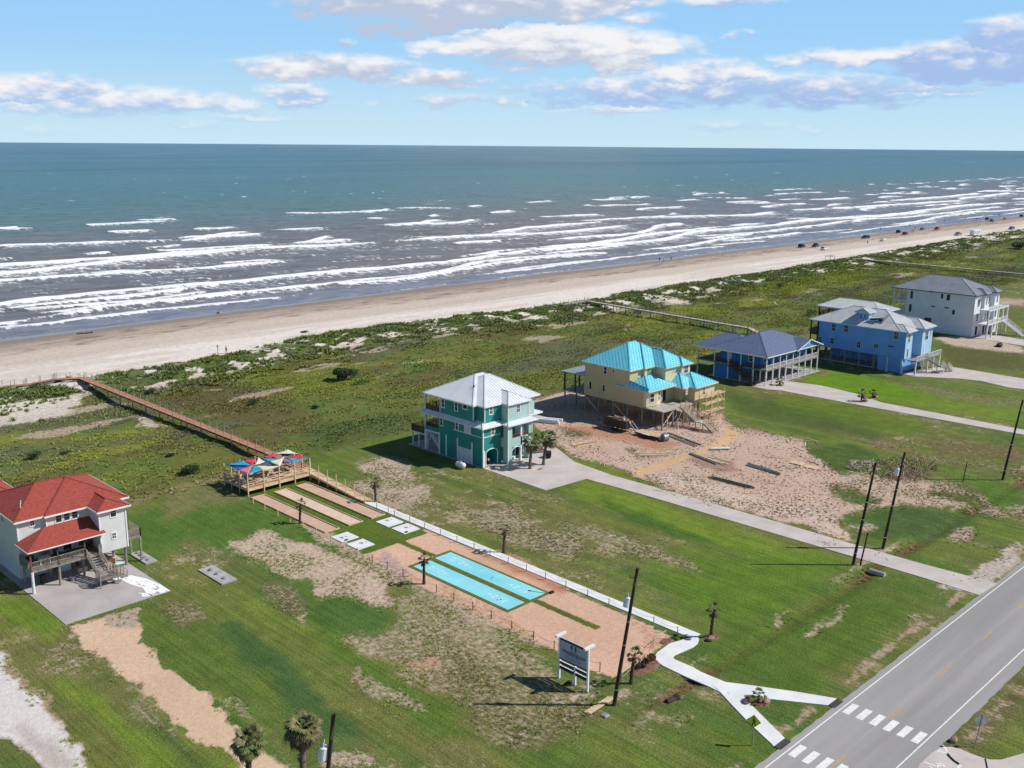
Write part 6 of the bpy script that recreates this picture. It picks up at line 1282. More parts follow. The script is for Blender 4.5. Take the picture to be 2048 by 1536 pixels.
# ------------------------------------------------------------------ tall blue house with metal roof
c6 = cr(1600, 530, 4.571)
h = thing('house', 'tall sky-blue house on piles with grey standing-seam metal roof and dormer', 'house', (216, 102, 0))
wall(h, 210.3, 221.5, 93.2, 111.8, 3.35, 9.25, 'blue_siding'); wall(h, 210.32, 213.6, 91.5, 93.19, 3.3, 9.2, 'blue_pale'); wall(h, 217.3, 222.4, 90.95, 93.18, 3.3, 9.2, 'blue_pale'); wall(h, 210.303, 210.319, 91.52, 93.195, 3.3, 9.2, 'blue_siding', 'shaded_side_skin')  # paler fronts carry painted sunlight; thin darker skin paints the shaded side
wall(h, 210.8, 221, 92.4, 97.5, .05, 3.28, 'blue_siding', 'lower_wall'); wall(h, 211.5, 221, 97.6, 111.5, .05, .3, 'concrete_grey', 'slab'); wall(h, 216.5, 221, 101, 111.5, .31, 3.3, 'blue_siding', 'lower_wall')
hip_roof(h, (209.55, 222.1, 92.3, 114.1), 9.3, 12.6, 'metal_roof_warm', 'y', (6.6, 7.5), 'blue_pale', seam=.6); hip_roof(h, (209.65, 214.2, 90.75, 100.0), 9.31, 10.5, 'metal_roof_warm', 'y', (2.2, 2.2), 'blue_pale', seam=.6); hip_roof(h, (216.8, 222.9, 90.35, 101.0), 9.32, 10.95, 'metal_roof_warm', 'y', (3.0, 3.0), 'blue_pale', seam=.6)
hip_roof(h, (217.6, 227.4, 101.0, 116.6), 11.3, 12.95, 'metal_roof_warm', 'y', (4.0, 3.2), 'blue_pale', seam=.6); wall(h, 219.4, 226.6, 102.0, 112.6, 9.0, 11.25, 'blue_siding'); wall(h, 221.51, 226.5, 107.5, 112.5, .05, 8.99, 'blue_siding')
posts(h, [(218.0, 116.2), (222.6, 116.2), (227.0, 116.2)], .05, 11.25, .12, 'dark_wood'); wall(h, 218.0, 227.2, 112.65, 116.4, 8.6, 8.8, 'dark_wood', 'porch_floor'); railing(h, (218, 112.7), (218, 116.3), 8.8, 'dark_rail', 1.0, .12); railing(h, (218, 116.3), (227, 116.3), 8.8, 'dark_rail', 1.0, .2)
posts(h, [(210.0, 113.6), (213.6, 113.6), (217.5, 113.6)], .05, 9.25, .12, 'dark_wood'); wall(h, 209.9, 218, 111.85, 113.8, 5.9, 6.1, 'dark_wood', 'porch_floor'); railing(h, (209.95, 111.9), (209.95, 113.75), 6.1, 'dark_rail', 1.2, .1); railing(h, (209.95, 113.75), (218, 113.75), 6.1, 'dark_rail', 1.2, .12)
wall(h, 209.0, 217, 111.86, 116.6, 3.0, 3.3, 'dark_wood', 'rear_deck'); railing(h, (209.05, 112), (209.05, 116.5), 3.3, 'dark_rail', 1.0, .1)
for pt_, w_, hh_ in (((308, 570), .9, 1.5), ((422, 582), .9, 1.5), ((880, 645), .95, 1.6), ((183, 680), .8, 1.2), ((293, 692), .8, 1.4), ((537, 727), .8, 1.4), ((697, 740), 1.0, .8)):
    winpx(h, '-x', 210.3, c6(*pt_), w_, hh_, trim='blue_pale', tw=.09)
window(h, '-y', 91.5, 211.9, 7.6, .8, 1.6); window(h, '-y', 91.5, 211.7, 4.5, .5, 1.9, name='door', mull=(0, 0)); window(h, '-y', 93.2, 215.4, 4.5, 1.1, 2.1, name='door', mull=(0, 0), glass='dark_void', tw=.15); window(h, '-y', 90.95, 219.4, 7.5, 1.4, 2.0, mull=(1, 1)); window(h, '-y', 90.95, 221.5, 7.9, .4, 1.5); window(h, '-y', 90.95, 219.0, 4.5, .9, 2.0, name='door', glass='teal_door', mull=(0, 0)); window(h, '-y', 93.2, 215.4, 7.4, .7, 1.2)
pn_ = MB(); pn_.box(210.26, 210.295, 93.9, 95.3, 5.55, 5.8); o = pn_.build('house_number_board', 'navy', h)
# dormer with a sunken roof terrace beside it
wall(h, 211.9, 214.6, 101.2, 103.6, 10.2, 12.0, 'blue_siding', 'dormer_wall'); wall(h, 212.0, 214.5, 101.02, 101.19, 10.2, 12.0, 'blue_pale', 'dormer_wall'); hip_roof(h, (211.55, 215.0, 100.7, 104.2), 12.02, 12.95, 'metal_roof_warm', 'x', (.4, .4), 'blue_pale', seam=.6)  # paler front sheet: sunlight put into the dormer's colour
for y in (101.9, 102.8): window(h, '-x', 211.9, y, 11.1, .45, .8, trim='blue_pale'); window(h, '-x', 211.9, y, 11.75, .28, .2, trim='blue_pale', mull=(0, 0), tw=.05)
wall(h, 211.7, 214.3, 97.6, 100.6, 10.55, 10.95, 'dark_void', 'terrace_shade_block');  # solid dark block, coloured as the shade of a recess
for a, c, m_ in (((211.5, 100.7, 10.9), (213.6, 97.6, 11.3), 'metal_roof_warm'), ((211.4, 97.5, 10.6), (214.4, 97.5, 11.9), 'metal_roof_dark'), ((211.3, 100.6, 10.4), (211.5, 98.6, 10.75), 'blue_pale')): MB().bar(a, c, .5, .06).build('loose_panel', m_, h)
pl = [(x, y) for x in (210.7, 214.3, 218.0, 221.2) for y in (98.4, 101.8, 105.2, 108.6, 111.6)]
posts(h, pl, -.1, 3.34, .15, 'grey_wood', 'piling'); posts(h, [(210.5, 92.0), (210.5, 95.2)], -.1, 3.3, .18, 'blue_pale', 'piling')
wall(h, 210.6, 222.9, 88.9, 91.45, 3.0, 3.2, 'grey_wood', 'front_deck') if False else wall(h, 210.6, 223.2, 88.9, 90.9, 3.0, 3.2, 'grey_wood', 'front_deck'); railing(h, (210.7, 88.95), (214.6, 88.95), 3.2, 'white_post', .95, .2); railing(h, (216.6, 88.95), (223.1, 88.95), 3.2, 'white_post', .95, .2); posts(h, [(210.8, 89.1), (214.4, 89.1), (216.8, 89.1), (219.8, 89.1), (223.0, 89.1)], -.1, 3.0, .14, 'white_post', 'piling')
stairs(h, (215.6, 88.9, 3.15), (217.6, 86.6, 1.5), 1.6, 'grey_wood', railm='white_post', name='front_stairs'); wall(h, 217.2, 219.4, 85.6, 87.2, 1.36, 1.48, 'grey_wood', 'stair_landing'); stairs(h, (219.4, 86.2, 1.45), (221.2, 85.8, .05), 1.4, 'grey_wood', railm='white_post', name='front_stairs'); posts(h, [(217.3, 85.7), (219.3, 85.7), (217.3, 87.1)], -.1, 1.36, .08, 'white_post', 'landing_post')
# ------------------------------------------------------------------ white house
h = thing('house', 'large white three-storey house with dark metal roof and white front stairs', 'house', (272, 108, 0))
wall(h, 265.5, 279.3, 98.6, 116.2, .05, 10.75, 'white_wall'); wall(h, 265.51, 279.2, 116.21, 116.4, .05, 10.7, 'white_trim'); wall(h, 270.2, 272.6, 97.9, 98.59, .05, 10.72, 'white_wall'); wall(h, 276.2, 279.28, 97.6, 98.59, .05, 10.73, 'white_wall')
hip_roof(h, (265.0, 279.8, 98.1, 120.6), 10.8, 14.3, 'metal_roof_dark', 'y', (7.4, 7.4), 'navy', seam=.7); hip_roof(h, (269.4, 273.4, 97.2, 105), 10.82, 12.0, 'metal_roof_dark', 'y', (2, 2), 'navy', seam=.7); hip_roof(h, (275.4, 280.0, 96.9, 106), 10.83, 12.1, 'metal_roof_dark', 'y', (2.2, 2.2), 'navy', seam=.7)
for z in (3.6, 7.2): wall(h, 265.6, 279.2, 116.45, 120.2, z, z+.25, 'white_trim', 'porch_floor'); railing(h, (265.65, 116.5), (265.65, 120.1), z+.25, 'white_post', .95, .2, post=False); railing(h, (265.65, 120.15), (279.2, 120.15), z+.25, 'white_post', .95, .25, post=False)
posts(h, [(265.8, 120.1), (270.2, 120.1), (274.8, 120.1), (279.0, 120.1)], .05, 10.7, .16, 'white_post')
for pt_, w_, hh_ in (((1205, 245), .9, .3), ((1300, 286), .6, 1.2), ((1357, 297), .9, 1.5), ((1217, 378), 1.2, .3), ((1343, 392), 1.2, .3), ((1403, 432), .7, 1.2), ((1022, 272), .7, 2.0), ((1008, 392), .7, 2.0), ((1170, 500), 1.9, 1.1)): winpx(h, '-x', 265.5, c6(*pt_), w_, hh_, mull=(0, 0), tw=.04)
for z in (3.4, 7.0): wall(h, 266.2, 279.4, 95.0, 97.55, z, z+.25, 'white_trim', 'front_deck'); railing(h, (266.25, 95.05), (279.4, 95.05), z+.25, 'white_post', 1.0, .25)
posts(h, [(266.4, 95.2), (269.6, 95.2), (272.9, 95.2), (276.1, 95.2), (279.2, 95.2)], .05, 7.0, .16, 'white_post')
for x, z in ((268.0, 4.9), (274.4, 4.9), (268.0, 8.7), (274.5, 8.7), (274.4, 1.6)): window(h, '-y', 98.6, x, z, 1.4, 2.0, mull=(1, 0), tw=.06)
for x, z in ((271.4, 8.8), (277.8, 8.8), (271.4, 4.9), (277.7, 4.9)): window(h, '-y', 97.9 if x < 275 else 97.6, x, z, .7, 1.7, mull=(0, 1), tw=.06)
for x in (268.2, 271.2): window(h, '-y', 98.6 if x < 270 else 97.9, x, 1.4, 1.5, 2.2, name='garage_door', mull=(0, 0), glass='dark_void')
stairs(h, (276.8, 95.0, 3.6), (276.8, 89.6, .1), 1.8, 'white_trim', name='front_stairs')
# ------------------------------------------------------------------ palms
def frond_mesh(name, m_, L_=1.0, n=13, droop=.5, spread=1.25, pet=.55, seed=0, wdt=.055):
    """fan palm leaf: stalk along +X, then a fan of folded leaflets"""
    r = random.Random(seed); b_ = MB(); hub = Vector((L_*pet, 0, L_*pet*.12)); b_.bar((0, 0, 0), hub, .03*L_+.008, .02)
    for k in range(n):
        a = (k/(n-1)-.5)*2*spread; l_ = L_*(1-pet)*(1.05-.25*abs(a)/spread)*r.uniform(.9, 1.08); d = Vector((math.cos(a), math.sin(a), 0)); s = Vector((-d.y, d.x, 0))*wdt*L_
        p1 = hub+d*l_*.55+Vector((0, 0, .02-droop*.12*l_)); p2 = hub+d*l_+Vector((0, 0, -droop*l_*r.uniform(.45, .75)))
        b_.add([hub, p1-s, p1+Vector((0, 0, .03*L_)), p1+s, p2], [(0, 1, 2), (0, 2, 3), (1, 4, 2), (2, 4, 3)])
    return b_.mesh(name, m_)
FR = {}
for nm, m_, dr in (('green', 'frond', .5), ('olive', 'frond_olive', .55), ('dead', 'frond_dead', .9), ('brown', 'frond_brown', .8)):
    FR[nm] = [frond_mesh('frond', m_, 1.0, 13, dr, 1.25, .5, s_) for s_ in range(3)]
def palm(lb, base, hgt, r0, r1, crown, nf, mix, bark, lean=(0, 0), seed=0, grp=None, boots=True, name='palm_tree', up=.9, low=-.9, cat='palm tree'):
    rnd = random.Random(seed); t_ = thing(name, lb, cat, base, grp); n = 14; b_ = MB(); B = Vector(base); pts = []
    for k in range(n+1):
        f = k/n; pts.append((B+Vector((lean[0]*f*f, lean[1]*f*f, hgt*f-.15*(k == 0))), (r0*(1-f)+r1*f)*(1+.25*max(0, .12-f)/.12)*(1+.06*(rnd.random()-.5))))
    for (p_, ra), (q_, rb_) in zip(pts[:-1], pts[1:]): b_.cyl(p_, q_, ra*1.05, rb_*.97, 10, False)
    if boots:
        for k in range(int(hgt*9)):
            f = rnd.uniform(.25, 1.0); a = rnd.uniform(0, 6.28); p_ = B+Vector((lean[0]*f*f, lean[1]*f*f, hgt*f)); d = Vector((math.cos(a), math.sin(a), .9)).normalized(); ra = r0*(1-f)+r1*f
            b_.bar(p_+Vector((d.x, d.y, 0))*ra*.9, p_+Vector((d.x, d.y, 0))*ra*1.0+d*ra*1.1, .06*ra/.15, .03)
    b_.build('trunk', bark, t_, True); top = B+Vector((lean[0], lean[1], hgt))
    for k in range(nf):
        f = (k+.5)/nf; el_ = up+(low-up)*f**.85+rnd.uniform(-.15, .15); a = k*2.39996+rnd.uniform(-.25, .25)
        kind = mix[min(len(mix)-1, int(f*len(mix)))]
        o = link('frond', rnd.choice(FR[kind]), t_, top+Vector((0, 0, .06-.25*f))); s_ = crown*rnd.uniform(.82, 1.1); o.scale = (s_, s_, s_); o.rotation_euler = (rnd.uniform(-.35, .35), -el_, a)
    return t_
GRP = 'young palms along the game courts'
sm_ = dict(r0=.17, r1=.12, crown=.85, nf=13, bark='palm_bark_dark', mix=('olive', 'brown', 'brown'), up=1.3, low=-.9)
for k, (q, hh, lb, kw) in enumerate((((67.81, 106.18, 0), 2.6, 'young palm with brown drooping crown beside the reddish bocce court', {}), ((79.73, 105.9, 0), 2.8, 'young palm at the foot of the wooden ramp beside the path', {}), ((80.05, 81.25, 0), 2.9, 'young palm beside the path level with the turquoise courts', {}), ((67.43, 81.03, 0), 3.0, 'young palm standing among thin posts beside the turquoise court', {}),
                                     ((79.98, 51.55, 0), 3.0, 'young palm with a side frond in a ring of mulch at the path bend', dict(nf=11)), ((67.18, 51.5, 0), 2.9, 'young palm in the mulch bed behind the big sign', {}))):
    d_ = dict(sm_); d_.update(kw); palm(lb, q, hh, seed=20+k, grp=GRP, lean=(random.Random(k).uniform(-.1, .25), random.Random(k+9).uniform(-.25, .1)), **d_)
palm('sago-like short palm on the mulch island between the forked paths', (72.69, 41.6, .05), .7, .12, .1, .75, 14, ('olive', 'green', 'olive'), 'palm_bark_dark', seed=41, up=1.1, low=-.3, boots=False)
palm('tall fan palm before the arched entrance of the green house, darker crown', (105.39, 101.4, 0), 4.2, .24, .17, 1.75, 32, ('green', 'green', 'olive', 'dead'), 'palm_bark', seed=51, grp='fan palms in front of the green house', lean=(.35, -.1))
palm('tall fan palm beside the dark tyre ring at the green house, leaning trunk', (108.29, 101.34, 0), 4.2, .24, .17, 1.7, 32, ('green', 'green', 'olive', 'dead'), 'palm_bark', seed=53, grp='fan palms in front of the green house', lean=(.75, -.35))
palm('olive-crowned fan palm at the foot of the dirt drive', (32.75, 59.55, 0), 5.7, .26, .19, 1.45, 44, ('olive', 'green', 'olive', 'dead'), 'palm_bark_dark', seed=61, grp='fan palms beside the dirt drive', lean=(.2, .0), low=-1.15)
palm('fan palm with a full skirt of dead fronds between drive and utility pole', (36.3, 57.9, 0), 5.9, .29, .22, 1.6, 60, ('olive', 'olive', 'dead', 'brown', 'dead'), 'palm_bark', seed=63, grp='fan palms beside the dirt drive', lean=(.2, .1), low=-1.3)
palm('small palm with a trunk in a mulch ring beside the blue house drive', (181.34, 86.4, 0), 1.5, .16, .12, 1.1, 16, ('olive', 'brown', 'brown'), 'palm_bark_dark', seed=71, grp='small palms along the blue house drive', up=1.2); palm('low trunkless bushy palm in a mulch ring beside the blue house drive', (185.6, 86.2, 0), .9, .16, .12, 1.0, 14, ('olive', 'brown'), 'palm_bark_dark', seed=72, grp='small palms along the blue house drive', up=1.2, low=-.2)
palm('dark small palm at the porch steps of the blue shingled house', (181.6, 104.3, 0), .8, .15, .12, 1.1, 14, ('olive', 'brown'), 'palm_bark_dark', seed=73, up=1.1, low=-.2)
# ------------------------------------------------------------------ mulch beds, rocks, shrubs
def bed(lb, cx, cy, rx, ry, seed, m_='mulch', h_=.10):
    r = random.Random(seed); b_ = MB(); n = 20; rim = [(cx+rx*math.cos(2*math.pi*k/n)*(1+.16*(r.random()-.5)), cy+ry*math.sin(2*math.pi*k/n)*(1+.16*(r.random()-.5))) for k in range(n)]
    b_.add([(x, y, -.02) for x, y in rim]+[(cx+(x-cx)*.7, cy+(y-cy)*.7, h_) for x, y in rim]+[(cx, cy, h_*1.4)], [(k, (k+1) % n, n+(k+1) % n, n+k) for k in range(n)]+[(n+k, n+(k+1) % n, 2*n) for k in range(n)])
    for k in range(26):
        a = r.uniform(0, 6.28); f = math.sqrt(r.random())*.85; b_.bar((cx+rx*f*math.cos(a), cy+ry*f*math.sin(a), h_), (cx+rx*f*math.cos(a)+r.uniform(-.15, .15), cy+ry*f*math.sin(a)+r.uniform(-.15, .15), h_+.04), .06, .03)
    return tag(b_.build('mulch_bed', m_), lb, 'mulch bed')
bed('ring of reddish mulch round the palm at the path bend', 79.98, 51.55, .95, .8, 1); q_ = G(*c7(1130, 1060)); bed('mulch bed with shrubs along the inside of the path bend', q_.x, q_.y, 2.2, 1.0, 2); bed('mulch island between the forked paths', 72.9, 41.45, .9, .7, 3); q_ = G(*c7(1325, 828)); bed('strip of mulch beside the white path before its bend', q_.x, q_.y, .9, .55, 4)
bed('ring of mulch under the trunked small palm at the blue house drive', 181.6, 86.2, 1.6, .8, 5); bed('ring of mulch under the bushy palm at the blue house drive', 185.8, 86.2, 1.5, .7, 6); bed('mulch patch with debris at the post of the blue shingled house', 199.0, 103.9, 2.2, 1.2, 7); bed('dark mulch at the steps of the blue shingled house', 181.6, 104.2, 1.2, .8, 8); bed('scatter of red debris beside the palm at the green house', 106.3, 100.2, .9, .35, 9, 'rock', .06)
for k, (q, s_, lb) in enumerate((((79.35, 51.2), .42, 'round reddish rock in the mulch ring at the path bend'), ((72.0, 42.3), .45, 'long rock at the tip of the mulch island between the paths'), ((73.2, 41.1), .38, 'reddish rock on the mulch island beside the short palm'), ((181.9, 85.8), .6, 'dark rock in the mulch under the trunked palm at the blue house drive'), ((186.2, 85.9), .5, 'reddish rock in the mulch under the bushy palm at the blue house drive'))):
    b_ = MB(); b_.blob((q[0], q[1], s_*.45), s_*1.15, s_*.8, s_*.6, 10, 6, 30+k, .3, True); tag(b_.build('rock', 'rock'), lb, 'rock')
def shrub(lb, cx, cy, rx, ry, hz, m_='bush_leaf', n=420, leaf=.09, seed=0, name='shrub', grp=None, cat='shrub', stem=True):
    r = random.Random(seed); t_ = thing(name, lb, cat, (cx, cy, 0), grp); b_ = MB(); lobes = [(r.uniform(-.55, .55)*rx, r.uniform(-.55, .55)*ry, r.uniform(.35, .8)*hz, r.uniform(.35, .6)) for _ in range(9)]
    for k in range(n):
        lx, ly, lz, lr = r.choice(lobes); a = r.uniform(0, 6.28); ph = math.asin(r.uniform(-.6, 1)); rr_ = lr*(r.random()**.35)
        p_ = Vector((cx+lx+rx*rr_*math.cos(a)*math.cos(ph), cy+ly+ry*rr_*math.sin(a)*math.cos(ph), max(.05, lz+hz*rr_*.75*math.sin(ph)))); d = Vector((r.uniform(-1, 1), r.uniform(-1, 1), r.uniform(-.3, 1))).normalized(); s = d.cross(Vector((r.uniform(-1, 1), r.uniform(-1, 1), r.uniform(-1, 1)))).normalized()
        l_ = leaf*r.uniform(.7, 1.5); b_.add([p_-d*l_, p_+s*l_*.5, p_+d*l_, p_-s*l_*.5], [(0, 1, 2, 3)])
    b_.build('foliage', m_, t_)
    sb = MB()
    for k in range(5): a = r.uniform(0, 6.28); sb.cyl((cx, cy, -.1), (cx+rx*.5*math.cos(a), cy+ry*.5*math.sin(a), hz*.6), .03, .012, 5)
    sb.build('stem', 'dark_wood', t_); return t_
shrub('large dark green bush alone in the meadow', *G(690, 760)[:2], 2.9, 2.1, 2.5, 'bush_leaf', 5200, .14, 1)
shrub('low bright green bush in front of the large dark meadow bush', *G(722, 768)[:2], 2.6, .9, .7, 'bush_light', 1500, .11, 2)
shrub('grey-green scrubby bush in the meadow beyond the shade deck', *G(381, 948)[:2], 1.9, 1.2, 1.3, 'bush_leaf', 1500, .10, 3)
for k, (x, y, rx, hz, m_, lb) in enumerate(((68, 922, 1.1, 1.5, 'bush_leaf', 'small upright shrub in the meadow behind the red roof'), (132, 912, 1.0, .7, 'bush_leaf', 'low dark shrub in the meadow behind the red roof'), (343, 913, .8, .5, 'bush_leaf', 'low dark shrub beside the boardwalk near the scrubby bush'), (508, 810, 1.6, 1.1, 'bush_leaf', 'grey shrub in the meadow beyond the boardwalk'), (300, 790, 1.2, 1.0, 'bush_leaf', 'dark shrub beside the boardwalk near the dunes'), (628, 818, .9, .6, 'bush_leaf', 'small dark shrub in the olive meadow below the large bush'), (1560, 578, 1.8, 2.2, 'bush_leaf', 'dark lone shrub in the far meadow beyond the grey boardwalk'), (1622, 632, 2.2, 1.7, 'bush_leaf', 'round dark bush behind the blue shingled house'), (2040, 498, 6.0, 3.0, 'bush_leaf', 'dark wide thicket far along the dunes beyond the white house'), (610, 668, 1.5, .8, 'bush_leaf', 'dark shrub on the foredune near the dark driftwood'))):
    p_ = G(x, y); shrub(lb, p_.x, p_.y, rx, rx*.75, hz, m_, 700 if rx < 3 else 1500, .10 if rx < 3 else .3, 10+k)
q_ = G(*c7(1130, 1040))
for k, (cx, cy, lb) in enumerate(((q_.x-.9, q_.y-.1, 'dark clump of plants in the mulch bed nearest the small palm'), (q_.x+.2, q_.y+.15, 'dark clump of plants in the middle of the mulch bed'), (q_.x+1.2, q_.y+.2, 'dark clump of plants in the mulch bed next to the white path'))): shrub(lb, cx, cy, .6, .5, .55, 'frond_brown', 320, .09, 40+k, grp='plants in the mulch bed')
# ------------------------------------------------------------------ utility poles
def pole(lb, base, top, r0, r1, m_='creosote', trans=None, extra=None, grp='utility poles along the road verge'):
    t_ = thing('utility_pole', lb, 'utility pole', tuple(base), grp); B = Vector(base); T = Vector(top); b_ = MB(); n = 8
    for k in range(n): b_.cyl(B.lerp(T, k/n)-(Vector((0, 0, .4)) if k == 0 else Vector((0, 0, 0))), B.lerp(T, (k+1)/n), r0+(r1-r0)*k/n, r0+(r1-r0)*(k+1)/n, 12, k in (0, n-1))
    b_.build('shaft', m_, t_, True); ax = (T-B).normalized()
    if trans is not None:
        c = B.lerp(T, trans)+Vector((-.30, .30, 0)); d = MB(); d.cyl(c-ax*.42, c+ax*.42, .27, .27, 14); d.cyl(c+ax*.42, c+ax*.5, .29, .22, 14); can = d.build('transformer', 'white_plastic', t_)
        for k in (-1, 1): MB().cyl(c+ax*.5+Vector((.1*k, .1*k, 0)), c+ax*.82+Vector((.12*k, .12*k, 0)), .05, .03, 8).build('bushing', 'white_plastic', can)
        MB().bar(c, B.lerp(T, trans), .08, .12).build('bracket', 'galv', can)
    if extra is not None:
        for f in extra:
            c = B.lerp(T, f); e = MB(); e.bar(c, c+Vector((-.38, .38, .05)), .07); e.cyl(c+Vector((-.36, .36, .05)), c+Vector((-.36, .36, .25)), .07, .05, 8); e.build('insulator', 'steel_grey', t_)
    for f in (.12, .45, .62):
        c = B.lerp(T, f); rr_ = r0+(r1-r0)*f
        if r0 > .15: MB().cyl(c-ax*.05, c+ax*.05, rr_+.012, rr_+.012, 12).build('band', 'galv', t_)
    return t_
LN = Vector((.088, -.088, 0))
def ptop(b, h_): return Vector(b)+LN*h_+Vector((0, 0, h_))
for k, (b, hh, tr, ex, lb) in enumerate((((63.2, 50.25, 0), 12.95, .76, (.93,), 'dark utility pole with white transformer behind the big sign'), ((107.05, 50.25, 0), 12.6, None, (.35,), 'dark utility pole beside the green house drive next to a short pole'), ((114.4, 50.1, 0), 12.3, .80, None, 'dark utility pole with white transformer across the drive from the short pole'), ((152.3, 49.75, 0), 12.2, None, None, 'dark utility pole beyond the cleared building site'), ((30.9, 48.6, 0), 13.6, .80, None, 'dark utility pole with white transformer beside the skirted fan palm'))):
    pole(lb, b, ptop(b, hh), .185, .125, 'creosote' if k else 'creosote_brown', tr, ex)
b = Vector((107.6, 49.6, 0)); pole('short dark pole beside the tall utility pole at the green house drive', b, b+Vector((.5, -.35, 4.0)), .10, .08)
q = G(1926, 963); pole('thin brown pole with a guy stake beyond the brush pile', q, q+Vector((.15, -.2, 3.0)), .08, .07, 'creosote_brown')
# ------------------------------------------------------------------ billboard
sg = thing('billboard', 'grey and navy estate sign on white posts with seahorse emblem and lettering', 'sign', (63.2, 55.0, 0))
XB = 63.2
for y in (53.3, 56.75): MB().box(XB-.09, XB+.09, y-.09, y+.09, -.3, 4.25).build('post', 'white_trim', sg)
MB().box(XB-.05, XB+.13, 54.75, 54.93, -.3, 1.9).build('post', 'white_trim', sg)
for y in (53.3, 56.75): MB().box(XB-.55, XB+.75, y-.12, y+.12, 4.25, 4.45).build('cap_beam', 'white_trim', sg)
pn = MB().box(XB-.045, XB+.045, 53.4, 56.65, 2.0, 4.15).build('panel', 'sign_grey', sg)
for z0, z1 in ((3.93, 4.15), (2.0, 2.14)): MB().box(XB-.052, XB-.047, 53.4, 56.65, z0, z1).build('border_band', 'navy', pn)
for z0, z1 in ((1.52, 1.80), (1.02, 1.34)): MB().box(XB-.04, XB+.04, 53.4, 56.65, z0, z1).build('lower_board', 'navy', sg)
for z in (1.80, 1.34): MB().box(XB-.045, XB+.045, 53.4, 56.65, z+.002, z+.03).build('lower_trim', 'white_trim', sg)
def sign_text(s_, z, size, m_, sx=1.0):
    me = text_mesh(s_, size, 'lettering', .002); me.materials.append(MATS[m_]); o = link('lettering', me, pn, (XB-.0485, 55.02, z)); o.rotation_euler = (math.pi/2, 0, -math.pi/2); o.scale = (sx, 1, 1); return o
sign_text('SEAHORSE ESTATES', 3.0, .31, 'ink', 1.0); sign_text('BEACHFRONT HOMESITES', 2.80, .15, 'ink'); 
lt = MB()
for z, w_ in ((2.58, 1.9), (2.46, 2.3), (2.34, 1.6)): lt.box(XB-.049, XB-.0455, 55.02-w_/2, 55.02+w_/2, z-.018, z+.018)
lt.build('small_print', 'sail_grey', pn)
eb = MB()
for sd in (-1, 1): eb.poly([(XB-.049, 55.02-(.26*sd+x), 3.52+y) for x, y in (seahorse(-sd, .70) if sd < 0 else seahorse(-sd, .70)[::-1])])
eb.build('seahorse_emblem', 'ink', pn)
pile('lumber_stack', 'pair of yellow boards lying at the foot of the transformer pole by the sign', [c7(600, 1475), c7(815, 1335)], 'new_wood', 4, .22, .07, seed=21, jit=.15)
q = G(*c7(770, 1500)); b_ = MB(); b_.box(q.x-.3, q.x+.3, q.y-.3, q.y+.3, -.05, .12); b_.box(q.x-.26, q.x+.26, q.y-.26, q.y+.26, .121, .15); tag(b_.build('utility_box', 'galv'), 'flat grey utility lid in the grass near the transformer pole', 'utility lid')
q = G(*c7(440, 1212)); b_ = MB(); b_.blob((q.x, q.y, .12), .42, .3, .22, 10, 5, 3, .3, True); tag(b_.build('rubber_mat', 'rubber'), 'small dark heap under the big sign', 'heap')
b_ = MB(); q0 = G(1410, 1272)
q = G(*c4z(710, 1415)); b_ = MB(); b_.cyl((q.x, q.y-.9, .05), (q.x, q.y+.9, .05), .32, .32, 14); b_.cyl((q.x, q.y-.95, .05), (q.x, q.y-.9, .05), .36, .36, 14); tag(b_.build('culvert_pipe', 'concrete_grey'), 'concrete culvert pipe end in the ditch beside the green house drive', 'culvert')
q = G(1344, 1398); b_ = MB(); b_.cyl((q.x-.8, q.y, .0), (q.x+.4, q.y-.2, .0), .28, .28, 14); b_.blob((q.x+.4, q.y-.2, .1), .4, .35, .25, 8, 5, 4, .4); tag(b_.build('culvert_pipe', 'creosote'), 'dark culvert mouth in the ditch beside the path', 'culvert')
# ------------------------------------------------------------------ brush pile and driftwood
rb = random.Random(31)
bp_ = thing('brush_pile', 'long heap of cut reddish palm stems and branches on the cleared lot', 'brush pile', tuple(G(1810, 940)))
for k in range(230):
    x, y = rb.uniform(1745, 1875), rb.uniform(918, 962)
    if ((x-1812)/66)**2+((y-940)/23)**2 > 1: continue
    p_ = G(x, y); a = rb.gauss(.9, .5); l_ = rb.uniform(.8, 2.4); hz = rb.uniform(.1, .9); pts = [p_+Vector((math.cos(a)*l_*(f-.5), math.sin(a)*l_*(f-.5), .08+hz*4*f*(1-f))) for f in (0, .25, .5, .75, 1)]
    b_ = MB(); b_.tube(pts, rb.uniform(.025, .06), 5); b_.build('branch', rb.choice(('brown_branch', 'rock', 'pale_branch')), bp_)
bp2 = thing('brush_pile', 'grey heap of twigs and logs beside the reddish brush pile', 'brush pile', tuple(G(1720, 935)))
for k in range(60):
    p_ = G(rb.uniform(1690, 1750), rb.uniform(925, 950)); a = rb.uniform(0, 3.1); l_ = rb.uniform(.8, 2.2); b_ = MB(); b_.cyl(p_+Vector((-math.cos(a)*l_/2, -math.sin(a)*l_/2, rb.uniform(.05, .4))), p_+Vector((math.cos(a)*l_/2, math.sin(a)*l_/2, rb.uniform(.05, .7))), .06, .03, 5); b_.build('branch', 'pale_branch', bp2)
